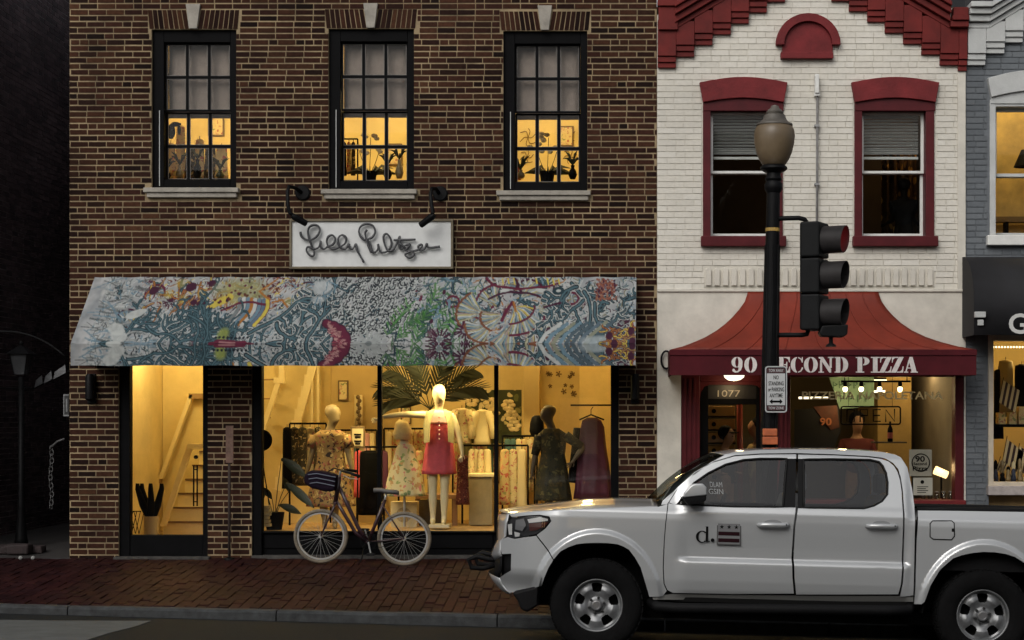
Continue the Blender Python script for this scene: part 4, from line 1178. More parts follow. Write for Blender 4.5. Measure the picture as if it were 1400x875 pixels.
# stencil slab letters on a unit box
def ringseg(cx, cy, rx, ry, ix, iy, t0, t1, n=14):
    return [(cx + rx * math.cos(t), cy + ry * math.sin(t)) for t in np.linspace(t0, t1, n)] + [(cx + ix * math.cos(t), cy + iy * math.sin(t)) for t in np.linspace(t1, t0, n)]
Rc = lambda a, b, c, d: [(a, c), (b, c), (b, d), (a, d)]
pi = math.pi
GLY = {
 '9': [ringseg(.46, .66, .46, .34, .15, .29, pi / 2 + .1, 3 * pi / 2 - .1), ringseg(.46, .66, .46, .34, .13, .29, -pi / 2 + .1, pi / 2 - .1),
       [(.92, .66), (.90, .40), (.78, .15), (.55, .02), (.30, .0), (.12, .06), (.06, .16), (.12, .25), (.24, .24), (.30, .14), (.45, .08), (.56, .16), (.60, .36), (.61, .60)]],
 '0': [ringseg(.5, .5, .5, .5, .16, .43, pi / 2 + .08, 3 * pi / 2 - .08, 18), ringseg(.5, .5, .5, .5, .16, .43, -pi / 2 + .08, pi / 2 - .08, 18)],
 'O': [ringseg(.5, .5, .5, .5, .18, .44, pi / 2 + .06, 3 * pi / 2 - .06, 18), ringseg(.5, .5, .5, .5, .18, .44, -pi / 2 + .06, pi / 2 - .06, 18)],
 'C': [ringseg(.52, .5, .52, .5, .18, .44, pi / 2 + .08, 3 * pi / 2 - .08, 18), [(.58, 1), (.74, .95), (.84, .86), (.88, 1), (.94, 1), (.94, .64), (.87, .64), (.78, .82), (.58, .94)],
       [(.58, 0), (.80, .06), (.96, .24), (.96, .34), (.88, .34), (.76, .14), (.58, .06)]],
 'S': [ringseg(.48, .74, .44, .26, .18, .2, .5, 3 * pi / 2 - .1), ringseg(.5, .28, .46, .28, .18, .22, -pi + .5, pi / 2), [(.1, .62), (.9, .3), (.8, .55), (.3, .72)]],
 'E': [Rc(.14, .46, .0, 1.0), Rc(0, .12, 0, .07), Rc(0, .12, .93, 1), Rc(.50, .96, .93, 1.0), [(.96, .93), (.96, .66), (.90, .66), (.82, .85), (.66, .93)], Rc(.50, .70, .47, .54), [(.70, .30), (.76, .30), (.76, .70), (.70, .70), (.66, .54), (.66, .47)],
       Rc(.50, .98, 0, .07), [(.98, .07), (.98, .38), (.92, .38), (.84, .15), (.66, .07)]],
 'N': [Rc(.10, .24, .07, .80), Rc(0, .36, 0, .07), [(0, 1), (.30, 1), (.84, .22), (.84, 0), (.72, 0), (.12, .86), (0, .93)], Rc(.74, .88, .30, .93), Rc(.62, 1.0, .93, 1.0)],
 'D': [Rc(.10, .42, 0, 1), Rc(0, .09, 0, .07), Rc(0, .09, .93, 1), ringseg(.48, .5, .52, .5, .16, .43, -pi / 2 + .02, pi / 2 - .02, 18)],
 'P': [Rc(.12, .46, .07, 1), Rc(0, .60, 0, .07), Rc(0, .11, .93, 1), ringseg(.52, .73, .46, .27, .12, .2, -pi / 2 + .02, pi / 2 - .02, 14)],
 'I': [Rc(.24, .76, .07, .93), Rc(0, 1, 0, .07), Rc(0, 1, .93, 1)],
 'Z': [[(.60, 1), (1.0, 1), (.38, 0), (0, 0), (0, .05)], [(.06, 1), (.54, 1), (.54, .93), (.30, .93), (.14, .84), (.10, .64), (.04, .64)], [(.44, 0), (.94, 0), (.99, .40), (.92, .40), (.86, .18), (.70, .07), (.44, .07)]],
 'A': [[(.40, 1), (.62, 1), (.92, .07), (.56, .07), (.34, .80)], Rc(.48, 1, 0, .07), [(.32, .80), (.38, .64), (.18, .07), (.10, .07)], Rc(0, .30, 0, .07), Rc(.24, .54, .26, .33)],
}
M_letter = mat('chalky_white_lettering', (0.68, 0.63, 0.60), 0.75, var=0.12, scale=20)
for ch, a, b in (('9', 1000, 1016.5), ('0', 1017.5, 1035), ('S', 1044, 1061), ('E', 1063, 1080.5), ('C', 1081, 1098.5), ('O', 1099, 1118), ('N', 1119, 1139.5), ('D', 1141, 1159.5), ('P', 1170, 1189), ('I', 1190.5, 1202.5), ('Z', 1202.5, 1219), ('Z', 1218.5, 1235.5), ('A', 1236, 1254.5)):
    g = MB(); x0, x1, z0, z1 = PX(a, PY), PX(b, PY), PZ(509.5, PY), PZ(488, PY)
    for j, poly in enumerate(GLY[ch]): g.prism([(x0 + (x1 - x0) * u, z0 + (z1 - z0) * v) for u, v in poly], PY - .007 - .0004 * j, PY - .001)
    g.build('letter', M_letter, pa)
lb = thing('hanging_bracket', 'small black ring bracket beside the left end of the red awning', 'bracket', P(910, 505, -.02))
MB().tube([P(911 + 7 * math.cos(t), 492 + 12 * math.sin(t), -.06) for t in np.linspace(0, 2 * pi, 20)[:-1]], .012, 6, True).build('ring', M_iron, lb, smooth=True)
MB().tube([P(911, 504, -.06), P(911, 504, -.013)], .01, 6).build('stem', M_iron, lb)

# pizzeria shopfront
M_col = M_redtrim
sfp = MB()
sfp.box(PX(931), PX(957), 0.0, .2, -.1, PZ(503)).box(PX(1040), PX(1081), 0.0, .2, -.1, PZ(503)).box(PX(1306), PX(1318), 0.0, .2, -.1, PZ(503))
sfp.box(PX(1081), PX(1306), .0, .2, -.1, PZ(684)).box(PX(957), PX(1040), .02, .2, PZ(522), PZ(503)).box(PX(1081), PX(1306), .02, .2, PZ(515), PZ(503))
pfr = sfp.build('shopfront_frame', M_col, pz, bevel=.008)
MB().pbox(1076, 1321, 684, 692.5, -.10, .02).build('sill', M_redlintel, pfr, bevel=.008)
# reeded pilaster strips
for a in (935, 941.5, 948): MB().box(PX(a), PX(a + 3.4), -.014, .0, .05, PZ(518)).build('reed', M_col, pfr, bevel=.003)
for a in (1061, 1067, 1073): MB().box(PX(a), PX(a + 3.4), -.014, .0, .05, PZ(518)).build('reed', M_col, pfr, bevel=.003)
# arched door head
hd = [(PX(957), PZ(522)), (PX(1040), PZ(522)), (PX(1040), PZ(531)), (PX(1036), PZ(527.5)), (PX(1028), PZ(526))]
hd += [(PX(970), PZ(526)), (PX(963), PZ(528.5)), (PX(958.5), PZ(536)), (PX(957), PZ(546))]
MB().prism(hd, .021, .12).build('door_head', M_col, pfr)
dd = MB()
dx0, dx1 = PX(957), PX(1040)
dd.box(dx0, PX(969), .10, .15, .02, PZ(527)).box(PX(1035), dx1, .10, .15, .02, PZ(527)).box(PX(969), PX(1035), .10, .15, PZ(553), PZ(545)).box(PX(969), PX(1035), .10, .15, .02, .35)
pdoor = dd.build('door', M_black, pz, bevel=.005)
MB().box(PX(969), PX(1035), .122, .127, .35, PZ(553)).build('pane', M_glass, pdoor)
MB().box(PX(969), PX(1035), .13, .135, PZ(545), PZ(524)).build('transom', mat('dark_transom_panel', (.012, .010, .011), .4), pdoor)
text_part('house_number', '1077', mat('gilt_number', (.55, .50, .42), .4), pdoor, ((PX(982) + PX(1013)) / 2, .118, PZ(538, .118)), PS(31), PS(9), depth=.004)
pgl = MB().box(PX(1081), PX(1306), .115, .121, PZ(684), PZ(515)).build('pane', M_glass, pfr)
lbl_m = mat('white_vinyl_letter', (.80, .80, .74), .6, trans=.55)
text_part('lettering', 'PIZZERIA NAPOLETANA', lbl_m, pfr, (PX(1195), .106, PZ(540.5)), PS(194), PS(11), depth=.003, bold=.018)
# rear room of the pizzeria
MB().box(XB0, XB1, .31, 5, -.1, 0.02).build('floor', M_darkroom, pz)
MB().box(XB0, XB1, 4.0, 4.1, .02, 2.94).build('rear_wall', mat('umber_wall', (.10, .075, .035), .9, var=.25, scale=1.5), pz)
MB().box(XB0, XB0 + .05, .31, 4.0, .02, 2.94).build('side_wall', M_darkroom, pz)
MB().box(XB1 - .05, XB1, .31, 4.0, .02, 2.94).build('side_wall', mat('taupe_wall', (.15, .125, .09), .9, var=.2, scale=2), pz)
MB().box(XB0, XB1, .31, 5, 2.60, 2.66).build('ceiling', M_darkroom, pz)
MB().box(PX(1200, 2.2), PX(1246, 2.2), 2.2, 3.9, .02, 2.59).build('ochre_pier', mat('ochre_wall', (.36, .24, .08), .85, var=.25, scale=2), pz)

# ---------------------------------------------------------------- grey building at the right
XC0, XC1 = PX(1320) + .004, PX(1660)
gb_ = thing('grey_shop_building', 'grey painted brick shop building at the right edge of the frame', 'building', ((XC0 + XC1) / 2, 0, 0))
holesC = [(PX(1354), PX(1470), PZ(322), PZ(140)), (PX(1352), PX(1620), -.1 + .6, PZ(458))]
mb = wall_holes(MB(), XC0, XC1, -.3, PZ(10), holesC, .011, .30); mb.build('wall', M_greyflat, gb_)
rects = brick_rects(XC0, XC1, -.1, PZ(40), holesC + [(PX(1349), PX(1475), PZ(338), PZ(104)), (PX(1348), PX(1625), PZ(680), PZ(455))], j=.009, seed=23)
vis = [r for r in rects if r[0] < PX(1420)]
brick_field(gb_, rects, M_greybrick, 0.0, .05, 150, (PX(1335), PZ(230)), .002)
for a, b, bot in ((1321.5, 1346, 90), (1346, 1372, 74), (1372, 1397, 59), (1397, 1422, 44), (1422, 1447, 29), (1447, 1472, 14)):
    corbel(gb_, a, b, bot, min(36 - max(0, (a + b) / 2 - 1352) * .62, bot - 20), M_palegrey)
for (o0, o1, y) in ((0, 7, -.10), (8, 16, -.15), (17, 24, -.20), (25, 32, -.25)):
    MB().prism([(PX(1350), PZ(41 - o0)), (PX(1500), PZ(-50 - o0)), (PX(1500), PZ(-50 - o1)), (PX(1350), PZ(41 - o1))], y, 0).build('raking_cornice', M_palegrey, gb_, bevel=.006)
    MB().box(PX(1321.5), PX(1350), y, 0, PZ(41 - o0), PZ(41 - o1)).build('cornice_return', M_palegrey, gb_, bevel=.006)
MB().box(XC0, XC1, .05, 8, PZ(10), PZ(-40)).build('roof', M_slate, gb_)
w = MB(); x0, x1 = PX(1353), PX(1470)
w.box(x0, x0 + PS(8), -.02, .2, PZ(322), PZ(137)).box(x1 - PS(8), x1, -.02, .2, PZ(322), PZ(137)).box(x0 + PS(8), x1 - PS(8), -.015, .2, PZ(146), PZ(137))
w = w.build('window', M_palegrey, gb_, bevel=.006)
A, B = PX(1349), PX(1475); A2, B2 = PX(1354), PX(1470); n = 12
top = [(A + (B - A) * i / n, PZ(108) + PS(11) * math.sin(pi * i / n)) for i in range(n + 1)]
bot = [(A2 + (B2 - A2) * i / n, PZ(134) + PS(9) * math.sin(pi * i / n)) for i in range(n + 1)]
MB().prism(top + bot[::-1], -.065, .02).build('lintel', M_palegrey, w, bevel=.006)
MB().prism(bot + [(B2, PZ(142)), (A2, PZ(142))], -.03, .02).build('head_board', M_palegrey, w)
MB().box(PX(1348), PX(1476), -.085, .05, PZ(336), PZ(322.5)).build('sill', M_whitepaint, w, bevel=.008)
gx0, gx1 = x0 + PS(8), x1 - PS(8)
for za, zb, y in ((PZ(240), PZ(146), .10), (PZ(321), PZ(236), .15)):
    s = MB(); t = PS(4.5)
    s.box(gx0, gx0 + t, y, y + .045, za, zb).box(gx1 - t, gx1, y, y + .045, za, zb).box(gx0 + t, gx1 - t, y, y + .045, zb - t, zb).box(gx0 + t, gx1 - t, y, y + .045, za, za + t)
    s.build('sash', M_palegrey, w, bevel=.004)
    MB().box(gx0 + t, gx1 - t, y + .02, y + .024, za + t, zb - t).build('pane', M_glass, w)
# shop window of the grey building
fr = MB()
fr.box(PX(1351), PX(1358), -.02, .15, PZ(665), PZ(456)).box(PX(1358), PX(1620), -.015, .15, PZ(466), PZ(456)).box(PX(1358), PX(1620), -.01, .15, PZ(665), PZ(659)).box(PX(1612), PX(1620), -.02, .15, PZ(659), PZ(466))
gfr = fr.build('shop_window_frame', mat('ivory_window_paint', (.50, .43, .33), .6, var=.15), gb_, bevel=.005)
MB().box(PX(1358), PX(1612), .10, .106, PZ(659), PZ(466)).build('pane', M_glass, gfr)
MB().pbox(1351.5, 1625, 664.5, 677, -.10, .02).build('sill', mat('worn_pink_grey_paint', (.36, .32, .30), .7, var=.25, scale=10), gfr, bevel=.006)
MB().box(XC0, XC1, 2.4, 2.5, .4, 2.9).build('rear_wall', M_plaster2, gb_)
MB().box(XC0 + .02, XC0 + .07, .31, 2.4, .4, 2.9).build('side_wall', M_plaster2, gb_)
MB().box(XC0, XC1, .31, 2.4, 2.72, 2.8).build('ceiling', M_plaster, gb_)
MB().box(XC0, XC1, .17, 2.4, .4, PZ(660)).build('display_floor', M_woodfloor, gb_)
MB().box(XC0, XC1, 1.7, 1.8, 3.2, 6.0).build('upper_rear_wall', mat('peeling_ochre_plaster', (.60, .42, .16), .9, col2=(.34, .25, .11), scale=3.5), gb_)
MB().box(XC0, XC1, .31, 1.7, 3.1, 3.2).box(XC0, XC1, .31, 1.7, 6.0, 6.1).build('upper_floor', M_plaster2, gb_)
MB().box(XC0 + .02, XC0 + .07, .31, 1.7, 3.2, 6.0).build('upper_side_wall', M_plaster, gb_)
# black barrel awning
ba = thing('black_awning', 'black rounded fabric awning with a white letter at the right edge', 'awning', (PX(1400), 0, PZ(458)))
BY = -.62
prof = []
for t in np.linspace(0, pi / 2, 9): prof.append((-.01 + (BY + .01) * math.sin(t), PZ(410, BY) + (PZ(352, 0) - PZ(410, BY)) * math.cos(t)))
prof.append((BY, PZ(458, BY)))
xa, xb = PX(1331.5, BY), PX(1640, BY)
vs = [(x, y, z) for y, z in prof for x in (xa, xb)]
M_blackcloth = mat('black_awning_cloth', (.012, .012, .014), .7, var=.3, scale=4, spec=.3)
MB().add(vs, [(2 * i, 2 * i + 2, 2 * i + 3, 2 * i + 1) for i in range(len(prof) - 1)]).build('canopy', M_blackcloth, ba, smooth='auto', thick=.005)
for x in (xa + .003, xb - .003): MB().add([(x, y, z) for y, z in prof] + [(x, -.01, PZ(458, BY))], [tuple(range(len(prof) + 1))]).build('end_panel', M_blackcloth, ba, thick=.005)
tx = text_part('letter', 'G', mat('white_letter', (.52, .52, .50), .7), ba, (PX(1392, BY), BY - .006, PZ(442.5, BY)), PS(25), PS(27), bold=.02, depth=.004)
bx = thing('alarm_box', 'small weathered grey box on the grey wall beside the black awning', 'box', P(1341, 440, -.05))
MB().pbox(1333, 1348, 426, 434, -.68, -.628).pbox(1337, 1345, 437, 445, -.66, -.628).build('housing', M_palegrey, bx, bevel=.005)
bx.location = P(1341, 440, -.6); 
for c in bx.children: c.location = P(1341, 440, -.05) - P(1341, 440, -.6)
# ---------------------------------------------------------------- white pickup truck, in its own frame: x back from the front axle, y in from the near side, z up
TY = -4.94
TLOC = Vector((PX(813.7, TY), TY, -0.343)); TR = Matrix.Rotation(0.0275, 3, 'Y') @ Matrix.Rotation(-0.036, 3, 'X')
TRI = TR.transposed()
truck = thing('pickup_truck', 'white four-door pickup truck parked at the kerb', 'pickup truck', TLOC)
truck.rotation_euler = TR.to_euler()
TW = 1.89
def sst(a, b, x):
    t = min(1, max(0, (x - a) / (b - a))); return t * t * (3 - 2 * t)
def interp(tab, z):
    if z <= tab[0][0]: return tab[0][1]
    for (a, p), (b, q) in zip(tab, tab[1:]):
        if z <= b: return p + (q - p) * (z - a) / (b - a)
    return tab[-1][1]
TAB_D = [(.45, .085), (.52, .045), (.60, .022), (.70, .010), (.745, .008), (.765, .012), (.782, .034), (.796, .044), (.88, .038), (1.0, .022), (1.1, .012), (1.17, .016), (1.215, .030), (1.25, .052), (1.66, .205), (1.72, .25), (1.80, .36)]
TAB_F = [(.45, .06), (.60, .03), (.8, .02), (1.0, .012), (1.10, .012), (1.16, .022), (1.20, .045), (1.25, .07), (1.66, .205), (1.80, .36)]
WH = ((0.0, .37), (3.215, .37))
def smooth_tab(tab, z, h=.008): return (interp(tab, z - h) + interp(tab, z) + interp(tab, z + h)) / 3
def prof(x, z):
    b = sst(.62, .76, x) * (1 - sst(2.56, 2.60, x))
    v = smooth_tab(TAB_D, z) * b + smooth_tab(TAB_F, z) * (1 - b)
    for cx, cz in WH:
        e = math.hypot((x - cx) / .455, (z - cz) / .52)
        v -= .032 * (1 - sst(1.14, 1.24, e)) if z > .3 else 0
    if x < -.25: v += 1.0 * (-.25 - x) ** 2
    if x < -.40: v += .09 * sst(.66, .46, z) * sst(-.40, -.56, x) if False else .09 * (1 - sst(.46, .66, z)) * sst(.40, .56, -x)
    if x > 4.1: v += 1.2 * (x - 4.1) ** 2
    return v
def T2(px, py, ins):
    Y = TY + ins
    for _ in range(4):
        l = TRI @ (P(px, py, Y) - TLOC); Y -= (l.y - ins)
    return l
def TS(px, py):
    ins = .03
    for _ in range(6):
        l = T2(px, py, ins); ins = prof(l.x, l.z)
    return (l.x, l.z)
def panel(name, outline, m, parent, off=0.0, step=.035, rim=.022, mirror=True, local2d=None, surf=None):
    """body panel cut to an outline and bent over the body's side surface, with folded edges"""
    sf = surf or prof
    pts = local2d or [TS(a, b) for a, b in outline]
    n = len(pts)
    if sum(pts[i][0] * pts[(i + 1) % n][1] - pts[(i + 1) % n][0] * pts[i][1] for i in range(n)) < 0: pts = pts[::-1]
    bm = bmesh.new()
    vs = [bm.verts.new((x, 0, z)) for x, z in pts]
    f = bm.faces.new(vs); f.normal_update(); bmesh.ops.triangulate(bm, faces=[f])
    x0, x1 = min(p[0] for p in pts), max(p[0] for p in pts); z0, z1 = min(p[1] for p in pts), max(p[1] for p in pts)
    k = x0 + step
    while k < x1:
        bmesh.ops.bisect_plane(bm, geom=bm.verts[:] + bm.edges[:] + bm.faces[:], plane_co=(k, 0, 0), plane_no=(1, 0, 0), dist=1e-5); k += step
    k = z0 + step * .6
    while k < z1:
        bmesh.ops.bisect_plane(bm, geom=bm.verts[:] + bm.edges[:] + bm.faces[:], plane_co=(0, 0, k), plane_no=(0, 0, 1), dist=1e-5); k += step * .6
    nor = []
    bm.normal_update()
    for f in bm.faces:
        if f.normal.y > 0: f.normal_flip()
    bm.verts.index_update()
    h = .004
    base = []
    for v in bm.verts:
        x, z = v.co.x, v.co.z
        dx = (sf(x + h, z) - sf(x - h, z)) / (2 * h); dz = (sf(x, z + h) - sf(x, z - h)) / (2 * h)
        nn = Vector((dx, -1, dz)).normalized(); base.append(nn)
        v.co.y = sf(x, z) + off
    bnd = [e for e in bm.edges if e.is_boundary]
    V = [tuple(v.co) for v in bm.verts]; Fc = [tuple(v.index for v in f.verts) for f in bm.faces]; N = list(base)
    for e in bnd:
        a, b = e.verts; i = len(V)
        lf = e.link_faces[0]; c = lf.calc_center_median(); d = (b.co - a.co); out = ((a.co + b.co) / 2 - c); out.y = 0; out = out - d * out.dot(d) / max(d.length_squared, 1e-12)
        out = out.normalized() if out.length > 1e-9 else Vector((0, 0, 1))
        V += [tuple(a.co), tuple(b.co), (b.co.x, b.co.y + rim, b.co.z), (a.co.x, a.co.y + rim, a.co.z)]
        q = (i, i + 1, i + 2, i + 3)
        nq = (b.co - a.co).cross(Vector((0, 1, 0)))
        Fc.append(q if nq.dot(out) > 0 else q[::-1]); N += [out] * 4
    bm.free()
    me = bpy.data.meshes.new(name); me.from_pydata(V, [], Fc); me.materials.append(m)
    me.polygons.foreach_set('use_smooth', [True] * len(me.polygons)); me.update()
    me.normals_split_custom_set_from_vertices(N)
    o = bpy.data.objects.new(name, me); COL.objects.link(o); o.parent = parent
    if mirror: far(o)
    return o
def far(o, parent=None):
    c = o.copy(); COL.objects.link(c); c.scale = (1, -1, 1); c.location = (0, TW, 0); c.parent = parent or (o.parent if o.parent is truck else None)
    if c.parent is None: c.parent = truck
    return c

M_truck = mat('silver_white_truck_paint', (0.45, 0.462, 0.468), 0.28, metal=0.35, coat=1.0)
M_tblack = mat('black_truck_plastic', (0.006, 0.006, 0.0065), 0.6, var=0.2, spec=.12)
M_tdark = mat('truck_underbody', (0.006, 0.006, 0.006), 0.9, spec=.1)
M_rubber = mat('tyre_rubber', (0.005, 0.005, 0.0052), 0.9, var=0.3, scale=14, bump=.3, bscale=80, spec=.1)
M_wheel = mat('silver_grey_steel_wheel', (0.19, 0.195, 0.20), 0.42, metal=0.55, var=0.25, scale=10)
M_tglass = glass_mat('tinted_truck_glass', (0.58, 0.60, 0.60), 0.06)
M_seal = mat('window_rubber', (0.006, 0.006, 0.006), .6, spec=.2)

fender = [(696, 703), (730, 700), (760, 698.5), (800, 697), (850, 695), (900, 693), (912.6, 689.3), (909.5, 715), (907.5, 740), (906.1, 776), (907.2, 798), (911.4, 808), (906, 815), (888, 816), (887, 813), (883.5, 801), (876, 776), (868, 762), (860, 751.5), (852, 747), (844, 744), (830, 742.4), (816, 742), (800, 742.6), (788, 744), (776, 748.5), (766, 754), (757, 764.5), (750, 752), (734, 731.5), (746, 722.5), (754, 712.5), (751, 706), (738, 703.6), (720, 704.6), (700, 707)]
panel('front_fender', fender, M_truck, truck, step=.018)
bump_o = [(694, 734), (703, 737), (715, 735), (733, 732.8), (749, 753.3), (756.2, 766), (750, 776), (744, 790), (740.5, 801), (736, 802), (720, 806), (704, 809.5), (697, 810), (690, 805), (685, 797), (683, 790), (690, 785), (698.5, 780), (699, 757), (686, 757.5), (684, 748), (685, 738)]
panel('bumper_side', bump_o, M_truck, truck, step=.02)
panel('bumper_recess', [(684, 755), (701, 755), (701, 782), (686, 790)], M_tblack, truck, off=.05)
hl = [(692.5, 714), (693.5, 725), (695.5, 733.5), (703, 735.6), (715, 733.6), (733, 730.5), (745, 721.5), (752.6, 712.5), (750, 707.8), (738, 705.2), (720, 706), (700, 708.5)]
M_refl = mat('bright_reflector', (.78, .78, .77), .2, metal=.3)
h_ = panel('headlight', hl, mat('headlight_bowl', (.05, .05, .055), .25, metal=.6), truck, off=.03, rim=.01, mirror=False)
panel('chrome_reflector', [(694, 717), (700, 716), (700, 731), (695.5, 731)], M_refl, h_, off=.012, rim=.004, mirror=False)
panel('chrome_reflector', [(703, 727), (711, 729), (710, 733.5), (704, 734)], M_refl, h_, off=.012, rim=.004, mirror=False)
panel('lamp_bowl', [(705, 711), (716, 709), (719, 718), (714, 726), (704, 724)], mat('smoked_reflector', (.40, .40, .41), .2, metal=.7), h_, off=.012, rim=.004, mirror=False)
panel('chrome_brow', [(721, 710), (738, 707), (749, 709.5), (749, 712), (738, 713.5), (723, 715)], M_refl, h_, off=.012, rim=.004, mirror=False)
panel('amber_lens', [(723, 716), (738, 714.5), (750, 714), (744, 720), (733, 725), (724, 726)], mat('dark_amber_lens', (.07, .018, .014), .15, coat=.5), h_, off=.012, rim=.004, mirror=False)
panel('headlight_cover', hl, glass_mat('headlight_glass', (.9, .9, .9), .10), h_, off=.001, rim=.001, mirror=False)
far(h_, truck)
# doors
fd = [(914, 688), (923, 690), (1000, 693.2), (1070, 694), (1087.8, 694), (1084.6, 720), (1082, 763), (1083.4, 790), (1085.2, 811.5), (1000, 812), (920, 810.6), (912.5, 806.5), (908.6, 798), (907.4, 776), (908.8, 740), (910.8, 715)]
front_door = panel('front_door', fd, M_truck, truck, mirror=False)
ffr = [(915, 687), (927.5, 667), (950, 646), (974, 632.7), (1004, 624), (1040, 621.5), (1088.5, 621), (1088.5, 627), (1076, 627.2), (1040, 627.2), (1017.5, 629.2), (992, 635.7), (968, 647.5), (948.5, 661), (926, 689), (922, 690)]
panel('door_frame', ffr, M_truck, front_door, mirror=False, rim=.05)
rd = [(1091, 695), (1181, 696.2), (1196, 692), (1207, 686), (1214.5, 676), (1214.8, 660), (1212.5, 646), (1208, 636), (1203, 630.5), (1190, 627.6), (1140, 626.6), (1099, 627.2), (1091.2, 627.2), (1091.2, 621.4), (1140, 622.6), (1187, 625), (1205, 627.5), (1215, 631), (1222, 637), (1227, 645), (1230.5, 657), (1232.6, 672), (1233.8, 694), (1233.4, 773), (1231.5, 800), (1228, 812.5), (1088.5, 813), (1086.4, 790), (1085, 763), (1087.4, 720)]
rear_door = panel('rear_door', rd, M_truck, truck, mirror=False)
cc = [(1208, 619), (1224, 622), (1232, 626), (1240.5, 639), (1247, 669), (1250, 691), (1250.6, 730), (1248.6, 814), (1231, 816), (1231.5, 812), (1234.4, 798), (1235.6, 773), (1236, 694), (1234.4, 670), (1231.6, 653), (1228, 641), (1221, 633), (1212, 627.5), (1206, 625.6)]
panel('cab_corner', cc, M_truck, truck)
rr_ = [(975, 631.2), (1004, 622.4), (1040, 620), (1090, 619.4), (1140, 621), (1187, 623.4), (1206, 625.6), (1208, 619), (1180, 616.8), (1140, 615.4), (1085, 615), (1040, 615.8), (1010, 618), (990, 622.5)]
panel('roof_rail', rr_, M_truck, truck, rim=.05)
ap = [(905, 685), (930.5, 665.5), (950, 650.5), (972, 634), (990, 622.5), (975, 631.2), (950, 644.6), (926.5, 665.4), (912.5, 688)]
ap = [(904, 690), (906, 684.5), (930.5, 664), (950, 648.5), (972, 632), (990, 622.5), (975, 631.6), (950, 645.2), (926.7, 666), (913, 688), (911.5, 689.5)]
panel('a_pillar', ap, M_truck, truck, rim=.05)
# side glass, black pillars, seals
gf = [(926, 689.5), (948.5, 660.5), (968, 647), (992, 635), (1017.5, 628.6), (1040, 627), (1076, 627), (1070.5, 693.5), (1000, 692.8)]
gw = panel('window', gf, M_tglass, front_door, off=.012, rim=.002, mirror=False)
panel('b_pillar', [(1074.5, 627.4), (1088.4, 627.4), (1087.4, 693.6), (1069.5, 693.6)], M_tblack, front_door, off=.008, rim=.01, mirror=False)
panel('b_pillar', [(1091.4, 627.6), (1100, 627.6), (1099, 694.4), (1091, 694.4)], M_tblack, rear_door, off=.008, rim=.01, mirror=False)
gr = [(1099, 694.5), (1181, 695.5), (1195, 691.6), (1206, 685.5), (1213.4, 676), (1213.8, 660), (1211.5, 646.5), (1207, 636.8), (1202, 631.5), (1190, 628.6), (1140, 627.6), (1099, 628)]
panel('window', gr, M_tglass, rear_door, off=.012, rim=.002, mirror=False)
def edge_tube(name, outline, r, m, parent, off=0.0, closed=True):
    pts = [TS(a, b) for a, b in outline]
    path = []
    n = len(pts)
    for i in range(n if closed else n - 1):
        a, b = pts[i], pts[(i + 1) % n]; k = max(1, int(math.hypot(b[0] - a[0], b[1] - a[1]) / .05))
        for j in range(k):
            x, z = a[0] + (b[0] - a[0]) * j / k, a[1] + (b[1] - a[1]) * j / k; path.append((x, prof(x, z) + off, z))
    if not closed: path.append((pts[-1][0], prof(*pts[-1]) + off, pts[-1][1]))
    return MB().tube(path, r, 6, closed).build(name, m, parent, smooth=True, local=True)
edge_tube('window_seal', gf, .010, M_seal, front_door, .004)
edge_tube('window_seal', gr, .010, M_seal, rear_door, .004)
def door_handle(a, b, y, parent):
    x0, z0 = TS(a, y); x1, z1 = TS(b, y)
    cup = [((x0 + x1) / 2 + .075 * math.cos(t), z0 + .018 + .028 * math.sin(t)) for t in np.linspace(0, 2 * pi, 20)[:-1]]
    panel('handle_cup_shade', None, mat('handle_shadow_cup', (.20, .205, .21), .5), parent, off=-.002, rim=.001, local2d=cup, mirror=False)  # flat ellipse in darker grey, painted for the recess shade
    path = [(x0, prof(x0, z0) - .004, z0), (x0 + .012, prof(x0, z0) - .03, z0), (x0 + .04, prof(x0, z0) - .042, z0 + .002), ((x0 + x1) / 2, prof(x0, z0) - .046, z0 + .003), (x1 - .04, prof(x0, z0) - .042, z0 + .002), (x1 - .012, prof(x0, z0) - .032, z1), (x1, prof(x1, z1) - .004, z1)]
    MB().tube(path, [.012, .018, .0205, .021, .0205, .019, .012], 10).build('handle', M_truck, parent, smooth=True, local=True)
    MB().lathe([(.006, 0), (.006, .004)], (x1 - .02, prof(x1, z1) - .055, z1), 10, 'y').build('keyhole', M_tblack, parent, local=True)
door_handle(1036, 1077.5, 717.5, front_door)
door_handle(1184.5, 1225.5, 719, rear_door)
far(front_door, truck); far(rear_door, truck)
for src, dst in ((front_door, None), (rear_door, None)):
    tw = [o for o in truck.children if o.data == src.data and o is not src][0]
    for ch in src.children:
        c = ch.copy(); COL.objects.link(c); c.parent = tw
# rocker, step bar
panel('rocker', [(892, 815.4), (920, 812.4), (1000, 813.6), (1090, 814.6), (1230, 815.2), (1249, 816), (1249, 823), (1100, 822), (1000, 821), (893, 820)], mat('rocker_bright_trim', (.20, .20, .19), .4, metal=.4), truck, off=.01)
x0, z0 = TS(890, 829); x1, z1 = TS(1246, 834)
stp = MB().tube([(x0, .12, z0 + .03), (x0 + .05, .03, z0), (x0 + .2, .0, z0 - .005), (x1 - .2, .0, z1 - .005), (x1 - .03, .03, z1), (x1, .12, z1 + .03)], .044, 10).build('side_step', M_tblack, truck, smooth=True, local=True)
for t in (.25, .5, .75):
    xx = x0 + (x1 - x0) * t; MB().tube([(xx, .03, z0), (xx, .3, z0 + .06)], .02, 6).build('step_bracket', M_tblack, stp, local=True)
far(stp)
